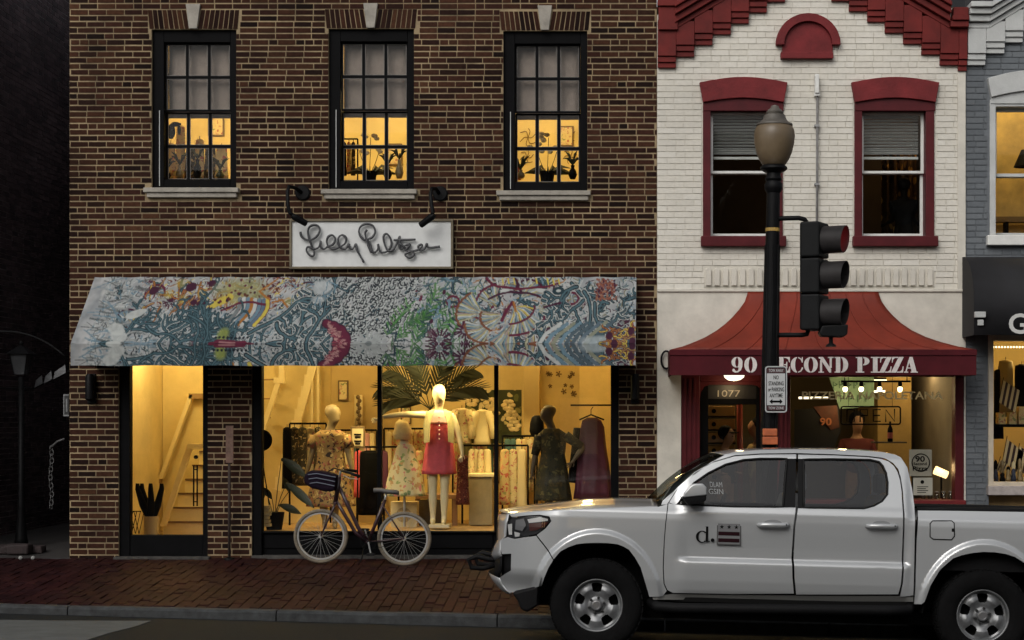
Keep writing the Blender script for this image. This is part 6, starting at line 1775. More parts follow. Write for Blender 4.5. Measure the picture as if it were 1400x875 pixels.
sadpts = [(511, 669.5, .030), (516, 669, .036), (522, 669.5, .045), (529, 671, .062), (536, 671.5, .080), (542, 672, .078), (545, 673.5, .05)]
vs = []; k = 14
for a, b, w in sadpts:
    c = B(a, b)
    for j in range(k):
        t = 2 * pi * j / k; z = math.sin(t) * (.018 if math.sin(t) > 0 else .035) ; vs.append((c.x, c.y + w * math.cos(t), c.z + z))
fs = [(i * k + j, (i + 1) * k + j, (i + 1) * k + (j + 1) % k, i * k + (j + 1) % k) for i in range(len(sadpts) - 1) for j in range(k)] + [tuple(range(k)), tuple(reversed([(len(sadpts) - 1) * k + j for j in range(k)]))]
MB().add(vs, fs).build('saddle', mat('worn_grey_saddle', (.10, .095, .09), .7, var=.3), bike, smooth=True)
cr = B(*BBp, -.055)
chain = MB().lathe([(.085, -.003), (.092, -.003), (.092, .003), (.085, .003)], cr, 30, 'y', True)
for i in range(5):
    t = 2 * pi * i / 5; chain.tube([cr, cr + Vector((.087 * math.cos(t), 0, .087 * math.sin(t)))], .006, 5)
chain.build('chainring', M_tdark, bike, smooth='auto')
MB().tube([B(503, 730.5, -.055), B(552, 733, -.055)], .004, 4).tube([B(503, 752, -.055), B(552, 741, -.055)], .004, 4).build('chain', M_tdark, bike)
for dy, (a, b) in ((-.08, (507, 758)), (.08, (499, 724))):
    MB().tube([B(*BBp, dy), B(a, b, dy)], .009, 6).build('crank', M_alu, bike)
    c = B(a, b, dy * 1.7); MB().box(c.x - .045, c.x + .045, c.y - .04, c.y + .04, c.z - .012, c.z + .012).build('pedal', M_tblack, bike, bevel=.005)
MB().tube([B(499, 744, .03), B(494, 766, -.10), B(490, 772, -.12)], .008, 6).build('kickstand', M_tdark, bike, smooth=True)
MB().tube([B(519, 704, -.04), B(556, 700, -.03), B(566, 702, -.03)], .004, 5).build('rack_stay', M_tdark, bike) if False else None
bag = thing('striped_bag', 'small dark bag with pale stripes hung on the bicycle handlebar', 'bag', B(440, 668, -.1))
bz = [(419, 648), (427, 643), (440, 643.5), (452, 646), (463, 650), (460, 671), (446, 671), (429, 667), (418, 660)]
MB().prism([(PX(a, BYY), PZ(b, BYY)) for a, b in bz], BYY - .14, BYY + .10).build('pouch', mat('dark_plum_cloth', (.010, .006, .012), .9, var=.4, scale=20, spec=.08), bag, bevel=.03)
for k in range(3):
    y = 648 + k * 6
    pts = [(421 + 1.2 * k, y + 1), (433, y - .5), (446, y + 2), (459 - k * .8, y + 4.5)]
    MB().tube([P(a, b, BYY - .145) for a, b in pts], .0065, 5).build('stripe', mat('pale_blue_stripe', (.11, .12, .15), .8), bag)
MB().tube([B(446, 647, -.05), B(456, 640, -.06), B(467, 643, -.03)], .007, 6).build('strap', mat('dark_plum_cloth', (.02, .012, .022), .8), bag)

# ---------------------------------------------------------------- alley fittings
LYA = 0.9
al_l = thing('alley_lantern_post', 'unlit black lantern on a slim post in the dark alley mouth', 'street lamp', (PX(29, LYA), LYA, .04))
def A_(a, b, dy=0): return P(a, b, LYA + dy)
MB().tube([(PX(29, LYA), LYA, .03), A_(29, 736), A_(29, 700), A_(29, 515)], [.09, .07, .042, .035], 12).build('post', M_iron, al_l, smooth=True)
lg = MB()
cx = A_(29, 512)
for i, (r0, r1, z0, z1) in enumerate(((.06, .10, 0, .24),)):
    vs = [(cx.x + r0 * a, cx.y + r0 * b, cx.z + z0) for a, b in ((-1, -1), (1, -1), (1, 1), (-1, 1))] + [(cx.x + r1 * a, cx.y + r1 * b, cx.z + z1) for a, b in ((-1, -1), (1, -1), (1, 1), (-1, 1))]
    lg.add(vs, [(0, 1, 5, 4), (1, 2, 6, 5), (2, 3, 7, 6), (3, 0, 4, 7), (0, 3, 2, 1), (4, 5, 6, 7)])
lg.build('lantern_glass', mat('sooty_lantern_glass', (.05, .052, .055), .25, var=.3), al_l)
fr = MB()
for a, b in ((-1, -1), (1, -1), (1, 1), (-1, 1)): fr.tube([(cx.x + .062 * a, cx.y + .062 * b, cx.z), (cx.x + .103 * a, cx.y + .103 * b, cx.z + .24)], .008, 5)
fr.build('lantern_frame', M_iron, al_l)
MB().add([(cx.x - .14, cx.y - .14, cx.z + .24), (cx.x + .14, cx.y - .14, cx.z + .24), (cx.x + .14, cx.y + .14, cx.z + .24), (cx.x - .14, cx.y + .14, cx.z + .24), (cx.x, cx.y, cx.z + .36)], [(0, 1, 4), (1, 2, 4), (2, 3, 4), (3, 0, 4), (3, 2, 1, 0)]).lathe([(.02, .34), (.03, .37), (.012, .40)], cx, 10).build('lantern_hood', M_iron, al_l)
# three pale panels of a slanting sign, wall bracket, chain, all on the alley side
asn = thing('slanted_alley_sign', 'three small pale panels slanting up the dark alley', 'sign', P(68, 520, 1.2))
for a0, a1 in ((47, 58), (60, 71), (73, 90)):
    yb0, yb1 = 527 - (a0 - 47) * .45, 527 - (a1 - 47) * .45
    MB().prism([(PX(a0, 1.2), PZ(yb0 + 3, 1.2)), (PX(a1, 1.2), PZ(yb1 + 2, 1.2)), (PX(a1 - 1, 1.2), PZ(yb1 - 9, 1.2)), (PX(a0 + 2, 1.2), PZ(yb0 - 7, 1.2))], 1.2, 1.215).build('panel', mat('dirty_white_panel', (.17, .175, .18), .7, var=.4, scale=20), asn)
MB().tube([P(45, 531, 1.24), P(95, 507, 1.24)], .012, 6).build('rail', M_iron, asn)
MB().tube([P(45, 531, 1.24), P(45, 531, 1.24) + Vector((-.55, 0, 0))], .012, 6).build('arm', M_iron, asn)
apl = thing('alley_wall_plate', 'small pale bordered plate beside the brick corner in the alley', 'sign', P(90, 568, .6))
MB().pbox(86.5, 94, 539, 569, .6, .612).build('plate', mat('dark_plate', (.02, .02, .02), .6), apl)
e = MB()
for a, b, c, d in ((86.5, 88, 539, 569), (88, 94, 539, 541), (88, 94, 567, 569), (90, 92, 545, 563)): e.pbox(a, b, c, d, .594, .6)
e.build('border', mat('dirty_white_panel', (.17, .175, .18), .7), apl)
ach = thing('hanging_chain', 'pale steel chain hanging down in the dark alley', 'chain', P(70, 697, .8))
for k in range(15):
    c = P(70 + math.sin(k * .7), 613 + k * 5.7, .8); ax = Vector((.022, 0, 0)) if k % 2 else Vector((.008, .02, 0))
    MB().tube([c + ax * math.cos(t) + Vector((0, 0, .034 * math.sin(t))) for t in np.linspace(0, 2 * pi, 13)[:-1]], .006, 5, True).build('link', mat('chain_steel', (.12, .12, .12), .5, metal=.5), ach, smooth=True)
MB().tube([P(70, 611, .8), P(78, 604, .8), P(88, 600, .8)], .012, 6).build('hook_arm', mat('chain_steel', (.12, .12, .12), .5, metal=.5), ach)
arc_ = thing('alley_arch_band', 'thin pale curved band on the dark alley wall behind the lantern', 'arch', P(40, 470, 2.2))
MB().tube([P(-20 + 110 * t, 455 - 6 * math.sin(t * 2.2) + 38 * t ** 2.4, 2.0 + .6 * t) for t in np.linspace(0, 1, 14)], .012, 6).build('band', mat('dull_band', (.06, .06, .06), .7), arc_, smooth=True)
rs = random.Random(8)
for k, (a, y, w, h, d) in enumerate(((8, .35, .22, .10, .2), (26, .3, .26, .12, .2), (44, .5, .3, .09, .25))):
    X = PX(a, y); s = MB(); vs = []
    z0 = .02
    for zz in (0, h):
        for sx, sy in ((-1, -1), (1, -1), (1, 1), (-1, 1)): vs.append((X + sx * w / 2 * rs.uniform(.8, 1.1), y + sy * d / 2 * rs.uniform(.8, 1.1), z0 + zz * rs.uniform(.85, 1.1)))
    tag(s.add(vs, [(0, 3, 2, 1), (4, 5, 6, 7), (0, 1, 5, 4), (1, 2, 6, 5), (2, 3, 7, 6), (3, 0, 4, 7)]).build('step_block', mat('dark_red_stone', (.022, .013, .013), .8, var=.4, scale=9, bump=.4), bevel=.02),
        ('rough reddish stone block at the far left of the alley step', 'rough reddish stone block at the foot of the alley lantern', 'low reddish stone block right of the alley lantern')[k], 'stone block', 'stone blocks on the alley step')
for k, (a, b) in enumerate(((28, 768), (45, 770))):
    Y = -.12; X = PX(a, Y)
    tag(MB().ell((X, Y, walk_z(X, Y) + .02), (.025, .02, .022), 8, 6).build('pebble', mat('white_litter', (.25, .25, .24), .7)), ('tiny white crumb of litter on the sidewalk, left one', 'tiny white crumb of litter on the sidewalk, right one')[k], 'litter', 'litter at the alley mouth')
# ---------------------------------------------------------------- lamps inside the shops
def ceiling_lamp(name, label, x, y, ztop, drop, watts, col, grp, shade=True, r=.05):
    t = thing(name, label, 'lamp', (x, y, ztop - drop), grp)
    MB().tube([(x, y, ztop), (x, y, ztop - drop + r)], .006, 6).build('cord', M_black, t)
    if shade: MB().lathe([(.02, r * 1.6), (.045, r * 1.4), (.06, r * .4), (.057, r * .4), (.042, r * 1.35), (.018, r * 1.5)], (x, y, ztop - drop), 14, closed=True).build('lamp_shade', M_black, t, smooth='auto')
    MB().ell((x, y, ztop - drop), (r * .8, r * .8, r), 12, 8).build('bulb', emit_mat('warm_bulb', (1.0, .80, .45), 6.0), t, smooth=True)
    l = bpy.data.lights.new('bulb_light', 'POINT'); l.energy = watts; l.color = col; l.shadow_soft_size = .12
    lo = bpy.data.objects.new('bulb_light', l); COL.objects.link(lo); lo.parent = t; lo.location = (0, 0, -r - .14)
    return t
WARM = (1.0, .77, .34)
LAMP_SPOTS = [(PX(225, 1.3), 1.5, 'over the stair hall behind the shop door'), (PX(400, .9), 1.0, 'over the left display pane'), (PX(470, 3.2), 3.4, 'deep in the shop behind the left mannequin'),
              (PX(560, .8), .9, 'over the white mannequin'), (PX(640, 2.4), 2.4, 'before the floral wall panel'), (PX(720, 1.0), 1.1, 'over the clothes rack in the right pane'), (PX(790, 3.0), 3.0, 'deep behind the dark mannequin')]
for k, (x, y, w) in enumerate(LAMP_SPOTS):
    ceiling_lamp('shop_lamp', 'small hanging shop lamp ' + w, x, y, CE, .18, (42, 30, 46, 28, 50, 18, 42)[k], WARM, 'lamps in the dress shop')
for k, (px, w) in enumerate(((262, 'behind the left sash window'), (507, 'behind the middle sash window'), (746, 'behind the right sash window'))):
    ceiling_lamp('upstairs_lamp', 'hanging lamp upstairs ' + w, PX(px, 1.6), 1.6, 6.55, .9, 60, WARM, 'lamps upstairs over the dress shop')
for k, (px, py, tx, ty, tyy, w) in enumerate(((405, 492, 452, 600, .75, 'aimed at the left mannequin'), (560, 490, 600, 580, .62, 'aimed at the white mannequin'), (640, 490, 553, 640, .8, 'aimed at the child dress'), (700, 492, 690, 640, 1.6, 'aimed at the right clothes rack'), (480, 490, 500, 660, 1.5, 'aimed at the low middle rack'))):  # unseen spotlights added to brighten the mannequins and racks
    a = P(px, py, .34); b = P(tx, ty, tyy); t = thing('added_spotlight', 'added black ceiling spotlight ' + w, 'lamp', a, 'added spotlights over the display'); d = (b - a).normalized()
    MB().tube([a - d * .06, a + d * .05], [.03, .042], 12).build('lamp_head', M_black, t, smooth='auto')
    MB().tube([a, Vector((a.x, a.y, CE))], .008, 6).build('stem', M_black, t)
    MB().tube([a + d * .045, a + d * .048], .032, 12).build('lens', emit_mat('warm_bulb', (1.0, .80, .45), 6.0), t)
    l = bpy.data.lights.new('spot_bulb', 'SPOT'); l.energy = (55, 80, 110, 120, 110)[k]; l.color = WARM; l.spot_size = rad(58); l.spot_blend = .7; l.shadow_soft_size = .03
    lo = bpy.data.objects.new('spot_bulb', l); COL.objects.link(lo); lo.parent = t; lo.location = d * .06; lo.rotation_euler = d.to_track_quat('-Z', 'Y').to_euler()
# pizzeria: row of bare bulbs on a black rail, entrance light
prl = thing('bulb_rail', 'black rail carrying the bare bulbs in the pizzeria window', 'lamp rail', P(1190, 520, .9))
MB().tube([P(1150, 521.5, .9), P(1245, 521.5, .9)], .012, 6).build('rail', M_black, prl)
for a in (1155, 1240): MB().tube([P(a, 521.5, .9), Vector((PX(a, .9), .9, 2.60))], .006, 6).build('hanger', M_black, prl)
for k, a in enumerate((1155.5, 1177.5, 1202.5, 1230.5)):
    t = thing('bare_bulb', ('leftmost', 'second from left', 'third from left', 'rightmost')[k] + ' bare bulb in a black socket in the pizzeria window', 'bulb', P(a, 535, .9), 'bare bulbs in the pizzeria window')
    MB().tube([P(a, 521, .9), P(a, 524, .9), P(a, 529, .9)], [.014, .026, .026], 10).build('socket', M_black, t, smooth='auto')
    MB().ell(P(a, 532, .9), (.030, .030, .034), 12, 8).build('glass_bulb', emit_mat('bare_bulb_glow', (1.0, .85, .55), 5.0), t, smooth=True)
    if k in (0, 3):
        l = bpy.data.lights.new('bulb_light', 'POINT'); l.energy = 5; l.color = (1, .74, .36); l.shadow_soft_size = .05
        lo = bpy.data.objects.new('bulb_light', l); COL.objects.link(lo); lo.parent = t; lo.location = (0, .05, -.06)
for k, (a, b, y) in enumerate(((1158, 1212, 520.5), (1156, 1210, 536.5), (1092, 1132, 544))):
    t = thing('tube_light', ('upper', 'lower', 'short left')[k] + ' glowing tube light inside the pizzeria window', 'tube light', P((a + b) / 2, y, 1.6), 'tube lights in the pizzeria')
    MB().tube([P(a, y, 1.6), P(b, y - (1.5 if k == 1 else 0), 1.6)], .014, 8).build('tube', emit_mat('tube_glow', (1.0, .88, .62), 2.2), t, smooth=True)
    MB().box(PX(a, 1.62), PX(b, 1.62), 1.62, 1.66, PZ(y, 1.62) + .02, PZ(y, 1.62) + .04).build('fitting', M_black, t)
el = thing('entrance_light', 'lit white half-round lamp under the red awning over the door', 'lamp', P(1004, 521, -.25))
MB().prism([(PX(a, -.3), PZ(b, -.3)) for a, b in ((990, 512), (1018, 512), (1016.5, 516), (1012, 519.4), (1004, 520.6), (996, 519.4), (991.5, 516))], -.34, -.2).build('diffuser', emit_mat('entrance_glow', (1.0, .90, .70), 1.8), el)
MB().box(PX(988, -.3), PX(1020, -.3), -.36, -.18, PZ(511.6, -.3), PZ(509, -.3)).build('fitting', M_redtrim, el)
l = bpy.data.lights.new('entrance_bulb', 'POINT'); l.energy = 3.0; l.color = (1, .72, .38); l.shadow_soft_size = .06
lo = bpy.data.objects.new('entrance_bulb', l); COL.objects.link(lo); lo.parent = el; lo.location = (0, -.0, -.06)
ceiling_lamp('pizzeria_lamp', 'hanging lamp deep in the pizzeria behind its door', PX(1000, 1.6), 1.6, 2.60, .15, 20, (1, .70, .32), 'lamps in the pizzeria')
ceiling_lamp('pizzeria_lamp', 'hanging lamp deep in the pizzeria behind the ochre wall', PX(1262, 1.5), 1.6, 2.60, .15, 22, (1, .72, .36), 'lamps in the pizzeria')
ceiling_lamp('gift_shop_lamp', 'hanging lamp inside the grey shop window', PX(1425, 1.2), 1.2, 2.72, .12, 34, WARM, 'lamps in the grey building')
ceiling_lamp('gift_shop_lamp', 'hanging lamp upstairs in the grey building', PX(1385, .9), .9, 6.0, .25, 36, WARM, 'lamps in the grey building')
tb = thing('table_lamp', 'glowing small lamp low in the right of the pizzeria window', 'lamp', P(1287, 662, .5))
MB().tube([P(1278, 642.5, .5), P(1295, 649.5, .5)], [.05, .045], 10).build('lamp_shade', emit_mat('shade_glow', (1.0, .70, .32), 2.5), tb, smooth=True)
MB().tube([P(1287, 650, .5), P(1287, 684, .5)], .012, 6).lathe([(.06, 0), (.05, .02), (.012, .03)], P(1287, 684, .5), 12).build('stand', M_black, tb)
l = bpy.data.lights.new('table_bulb', 'POINT'); l.energy = 1.5; l.color = (1, .66, .3); l.shadow_soft_size = .05
lo = bpy.data.objects.new('table_bulb', l); COL.objects.link(lo); lo.parent = tb; lo.location = (-.02, -.12, .2)

# ---------------------------------------------------------------- stairs behind the shop door
sw = thing('shop_staircase', 'ivory painted staircase behind the glazed shop door', 'staircase', P(250, 735, 1.6))
def slant(name, a, b, wpx, y0, y1, m, parent, wp2=None):
    (x0, p0), (x1, p1) = a, b; w2 = wp2 or wpx
    return MB().prism([(PX(x0, y0), PZ(p0, y0)), (PX(x0 + wpx, y0), PZ(p0, y0)), (PX(x1 + w2, y0), PZ(p1, y0)), (PX(x1, y0), PZ(p1, y0))], y0, y1).build(name, m, parent, bevel=.006)
slant('stringer', (218, 720), (256, 607), 8, 1.55, 1.62, M_stairwhite, sw)
slant('handrail', (216, 655), (258, 539), 6, 2.46, 2.56, M_stairwhite, sw)
MB().pbox(203, 218, 655, 661, 2.44, 2.58).pbox(258, 280, 538, 545, 2.46, 2.58).build('rail_end', mat('brown_rail_wood', (.30, .19, .08), .6), sw)
MB().pbox(256, 290, 607, 614, 1.5, 1.62).build('landing_edge', M_stairwhite, sw)
for k in range(6):
    p0 = 733 - k * 19; xa = 224 + k * 7
    MB().box(PX(xa, 1.7), PX(300, 1.7), 1.66 + k * .10, 2.45, PZ(p0, 1.7), PZ(p0 - 18.2, 1.7)).build('step', M_stairwhite, sw, bevel=.004)
    MB().box(PX(xa - 1, 1.64), PX(300, 1.64), 1.645 + k * .10, 1.70 + k * .1, PZ(p0 - 18.4, 1.7), PZ(p0 - 20.6, 1.7)).build('tread', mat('brown_stair_tread', (.16, .09, .035), .6), sw)
um = thing('umbrella_stand', 'stand of folded black umbrellas inside the shop door', 'umbrella stand', P(205, 732, .9))
MB().lathe([(.085, 0), (.09, .22), (.08, .22), (.075, .02)], P(207, 731, .9), 16, closed=True).build('pot', mat('pale_pot', (.4, .32, .18), .6), um, smooth='auto')
for k, (a0, a1, dy) in enumerate(((203, 188, 0), (205, 194, .05), (207, 206, -.04), (210, 221, .02))):
    MB().tube([P(a0, 712, .9 + dy), P((a0 + a1) / 2, 690, .9 + dy), P(a1, 668, .9 + dy), P(a1, 661, .9 + dy)], [.02, .045, .03, .022], 8).build('umbrella', M_black, um, smooth=True)
lat = thing('lattice_gate', 'low dark lattice at the bottom left of the shop door', 'gate', P(182, 732, .75))
for k in range(4):
    for s in (0, 1): MB().tube([P(175 + k * 5, 730, .75), P(175 + k * 5 + (7 if s else -7), 699, .75)], .005, 4).build('bar', M_black, lat)
MB().tube([P(174, 699, .75), P(193, 699, .75)], .006, 5).build('top_bar', M_black, lat)
for k, py in enumerate((571, 618)):
    tag(MB().pbox(187.5, 195, py - 7.5, py + 7.5, 2.57, 2.6).build('switch_box', M_black, bevel=.005), ('upper', 'lower')[k] + ' black box on the wall behind the shop door', 'switch box', 'boxes on the stair hall wall')
tag(MB().pbox(179, 186, 580, 645, 2.585, 2.6).build('meter_door', M_stairwhite, bevel=.003), 'narrow ivory cupboard door on the stair hall wall', 'cupboard')
s2 = thing('rear_staircase', 'ivory staircase rising behind the left mannequin', 'staircase', P(385, 690, 2.3))
slant('newel_rail', (354, 590), (377, 521), 7, 2.2, 2.27, M_stairwhite, s2)
MB().pbox(374, 388, 516, 524, 2.19, 2.3).pbox(381, 388, 488, 518, 2.2, 2.28).build('newel', M_stairwhite, s2)
zz = []; n = 11
for k in range(n): zz += [(372 + k * 4.4, 668 - k * 15.6), (372 + k * 4.4 + 3.4, 668 - k * 15.6), (372 + k * 4.4 + 4.4, 668 - (k + 1) * 15.6 + 6)]
zz = [(PX(a, 2.3), PZ(b, 2.3)) for a, b in zz]
MB().prism(zz + [(PX(432, 2.3), PZ(490, 2.3)), (PX(436, 2.3), PZ(490, 2.3)), (PX(384, 2.3), PZ(672, 2.3))], 2.3, 2.36).build('stringer', M_stairwhite, s2)
for k in range(4): MB().pbox(357, 372 - k * 2, 520 + k * 26 - 2, 520 + k * 26, 2.4, 2.5).build('board_line', mat('brown_rail_wood', (.30, .19, .08), .6), s2)
MB().pbox(425, 428, 500, 600, 2.32, 2.36).pbox(433, 436, 500, 600, 2.32, 2.36).pbox(428, 433, 500, 503, 2.32, 2.36).build('door_casing', M_stairwhite, s2)

# ---------------------------------------------------------------- mannequins
M_man = mat('ivory_mannequin', (.58, .50, .31), .5, var=.06)
M_mandark = mat('tan_mannequin', (.20, .145, .07), .5, var=.1)
def hand(chains, wrist, d, up_, s=1.0):
    """palm and five fingers grown from the wrist along d"""
    d = d.normalized(); sd_ = d.cross(up_).normalized()
    palm = wrist + d * .075 * s
    chains.append([(wrist, .021 * s), (wrist + d * .035 * s, (.030 * s, .016 * s)), (palm, (.034 * s, .014 * s))])
    for k, (o, l) in enumerate(((-.028, .060), (-.010, .072), (.010, .068), (.028, .052))):
        b = palm + sd_ * o * s
        chains.append([(palm, (.034 * s, .014 * s)), (b + d * .02 * s, .0085 * s), (b + d * l * .6 * s - up_ * .004, .008 * s), (b + d * l * s - up_ * .014, .006 * s)])
    chains.append([(wrist + d * .035 * s, (.030 * s, .016 * s)), (wrist + d * .05 * s + sd_ * -.042 * s, .009 * s), (wrist + d * .082 * s + sd_ * -.056 * s, .007 * s)])
def mannequin(name, label, Y, head, chin, neck, shl, shr, hip, arms, feet, m, s=1.0, face=(0, -1), turn=0.0, group='shop window mannequins'):
    q = lambda a, dy=0: P(a[0], a[1], Y + dy)
    t = thing(name, label, 'mannequin', (q(feet[0]).x, Y, q(feet[0]).z), group)
    H, Cn, N = q(head), q(chin), q(neck)
    hipc = q(hip); mid = N.lerp(hipc, .45)
    fx, fy = face
    ch = []
    pel = hipc
    chest = N + Vector((0, 0, -.14 * s)); waist = N.lerp(hipc, .68)
    ch.append([(pel, (.135 * s, .10 * s)), (waist, (.105 * s, .085 * s)), (chest, (.105 * s, .075 * s)), (N + Vector((0, 0, -.035 * s)), (.07 * s, .055 * s)), (N + Vector((0, 0, .03 * s)), .047 * s), (Cn + Vector((fx * .014, fy * .014, .018 * s)), (.066 * s, .072 * s)), (Cn.lerp(H, .42) + Vector((fx * .012, fy * .012, 0)), (.094 * s, .108 * s)), (Cn.lerp(H, .80), (.090 * s, .104 * s)), (H + Vector((0, 0, .012 * s)), (.045 * s, .05 * s))])
    # nose and brow turn the head towards the face direction
    fc = Cn.lerp(H, .40) + Vector((fx * .085, fy * .085, 0)) * s
    ch.append([(Cn.lerp(H, .42) + Vector((fx * .012, fy * .012, 0)), (.094 * s, .108 * s)), (fc + Vector((fx, fy, 0)) * .02, .014 * s)])
    sl, sr = q(shl), q(shr)
    for S_, arm in ((sl, arms[0]), (sr, arms[1])):
        pts = [q(a, (a[2] if len(a) > 2 else 0)) for a in arm]
        ch.append([(chest, (.105 * s, .075 * s)), (S_, .052 * s), (S_.lerp(pts[0], .5), .044 * s), (pts[0], .037 * s), (pts[0].lerp(pts[1], .5), .034 * s), (pts[1], .021 * s)])
        d = pts[2] - pts[1]
        hand(ch, pts[1], d, Vector((0, -1, 0)) if abs(d.y) < .9 * d.length else Vector((0, 0, 1)), s * max(.8, d.length / .15) if d.length < .15 else s)
    for k, f in enumerate(feet):
        F_ = q(f); hx = hipc + Vector(((-1 if k == 0 else 1) * .075 * s, 0, -.06 * s))
        knee = hx.lerp(F_ + Vector((0, 0, .08)), .52)
        ch.append([(pel, (.135 * s, .10 * s)), (hx, .085 * s), (hx.lerp(knee, .5), .070 * s), (knee, .052 * s), (knee.lerp(F_, .35), .052 * s), (F_ + Vector((0, 0, .09 * s)), .032 * s), (F_ + Vector((0, -.02, .035 * s)), .034 * s), (F_ + Vector((fx * .03, -.13 * s, .022 * s)), (.036 * s, .02 * s))])
    skin('body', ch, m, t)
    return t
def dress(name, m, parent, Y, rows, depth=.62, n=28, flute=0.0, nf=9, thick=.004, dyc=0.0):
    """garment from rows of (py, left px, right px): rounded rings joined top to hem"""
    vs = []
    fine = []
    for i in range(len(rows) - 1):
        for k in range(4):
            t = k / 4; fine.append(tuple(rows[i][j] + (rows[i + 1][j] - rows[i][j]) * t for j in range(3)))
    fine.append(rows[-1])
    for r, (py, a, b) in enumerate(fine):
        c = P((a + b) / 2, py, Y + dyc); w = PS((b - a) / 2, Y)
        fl = flute * r / len(fine)
        for k in range(n):
            t = 2 * pi * k / n; q = 1 + fl * math.sin(t * nf + py * .02)
            vs.append((c.x + w * math.cos(t) * q, c.y + w * depth * math.sin(t) * q, c.z))
    fs = [(i * n + k, i * n + (k + 1) % n, (i + 1) * n + (k + 1) % n, (i + 1) * n + k) for i in range(len(fine) - 1) for k in range(n)]
    return MB().add(vs, fs).build(name, m, parent, smooth=True, thick=thick)
M_pink = mat('coral_pink_dress_cloth', (.50, .07, .085), .8, var=.2, scale=9)
M_pinkpale = mat('pale_pink_cloth', (.62, .33, .30), .8, var=.15, scale=9)
Ym = .62
m1 = mannequin('mannequin', 'white mannequin in a coral pink dress with one arm stretched out', Ym, (600, 526), (601, 553), (600, 561), (583, 567), (618, 567), (600, 618), [[(551, 566.5), (522, 570), (507, 577)], [(628, 597), (632, 619, -.03), (629, 631, -.05)]], [(592, 717), (607, 717)], M_man, 1.0, (.25, -1))
dress('dress', M_pink, m1, Ym, [(577, 585, 617), (590, 585, 617.5), (605, 583, 619), (625, 580.5, 621), (648, 577.5, 623)], .68, 36, .06, 10)
dress('dress_yoke', M_pinkpale, m1, Ym, [(560.5, 592, 609), (564, 587, 614.5), (570, 585, 616.5), (579, 584.4, 617.6)], .72, 30)
ve = MB()
for s in (-1, 1):
    ve.add([P(600 + s * 6, 559, Ym - .16), P(600 + s * 17, 563, Ym - .12), P(600 + s * 21, 580, Ym - .11), P(600 + s * 20, 606, Ym - .12), P(600 + s * 13, 604, Ym - .20), P(600 + s * 12, 580, Ym - .205), P(600 + s * 8, 566, Ym - .19)], [(0, 1, 2, 3, 4, 5, 6)])
ve.build('open_cardigan', mat('pale_lemon_knit', (.50, .44, .22), .85, var=.15, scale=30), m1, thick=.008)
for py in range(570, 606, 6): MB().ell(P(600.5, py, Ym - .20), (.011, .006, .011), 8, 5).build('ruffle_button', M_pinkpale, m1)
MB().pbox(586, 614, 717.5, 722, Ym - .16, Ym + .12).build('base_plate', M_chrome if False else mat('pale_base_plate', (.5, .45, .32), .4), m1, bevel=.004)
MB().tube([P(590, 540, Ym + .0)] + [P(600 + 8.8 * math.cos(t), 537 - 1.0 * math.sin(t), Ym - .105 * math.sin(t) * 1.02) for t in np.linspace(pi, 0, 12)], .010, 6).build('headband', mat('gold_headband', (.45, .33, .10), .4), m1, smooth=True) if False else None
Y2 = .75
m2 = mannequin('mannequin', 'bare-headed mannequin in a brown printed dress at the left pane', Y2, (452, 554), (456, 578), (452, 586), (432, 596), (471, 597), (449, 650), [[(426, 622), (419, 648), (417, 662)], [(477, 622), (481, 643), (482, 657)]], [(444, 722), (458, 722)], M_mandark, 1.0, (.9, -.5))
FL1 = floral_mat('brown_rose_print', [(.16, .05, .03), (.05, .03, .025), (.45, .33, .14), (.30, .10, .07), (.03, .02, .02)], 26, (.26, .165, .065))
dress('dress', FL1, m2, Y2, [(588, 438, 465), (594, 430, 473), (604, 431, 473), (618, 434, 470), (632, 433, 471), (650, 428, 476), (672, 423, 481), (692, 420, 484)], .74, 36, .07, 9)
for s, (a, b) in ((-1, (430, 425)), (1, (472, 478))): MB().tube([P(a, 596, Y2), P(b, 612, Y2)], [.062, .056], 12).build('sleeve', FL1, m2, smooth=True)
Y3 = .7
m3 = mannequin('mannequin', 'dark mannequin in profile with a hand on its hip at the right pane', Y3, (753, 555), (749, 576), (754, 585), (739, 596), (772, 596), (757, 648), [[(732, 622), (727, 646), (726, 658)], [(797, 612), (785, 628, -.06), (774, 640, -.08)]], [(752, 722), (764, 722)], mat('dark_bronze_mannequin', (.10, .075, .045), .5), 1.0, (-1, -.25))
FL2 = floral_mat('dark_olive_print', [(.05, .045, .02), (.03, .03, .02), (.10, .085, .035), (.02, .02, .018), (.07, .05, .02)], 24, (.035, .032, .018))
dress('dress', FL2, m3, Y3, [(586, 744, 764), (592, 738, 773), (604, 738, 774), (622, 740, 772), (640, 736, 775), (662, 733, 778), (684, 731, 781)], .76, 36, .06, 9)
for (a, b, c, d) in ((738, 596, 731, 622), (773, 596, 796, 611)): MB().tube([P(a, b, Y3), P(c, d, Y3)], [.064, .046], 12).build('sleeve', FL2, m3, smooth=True)
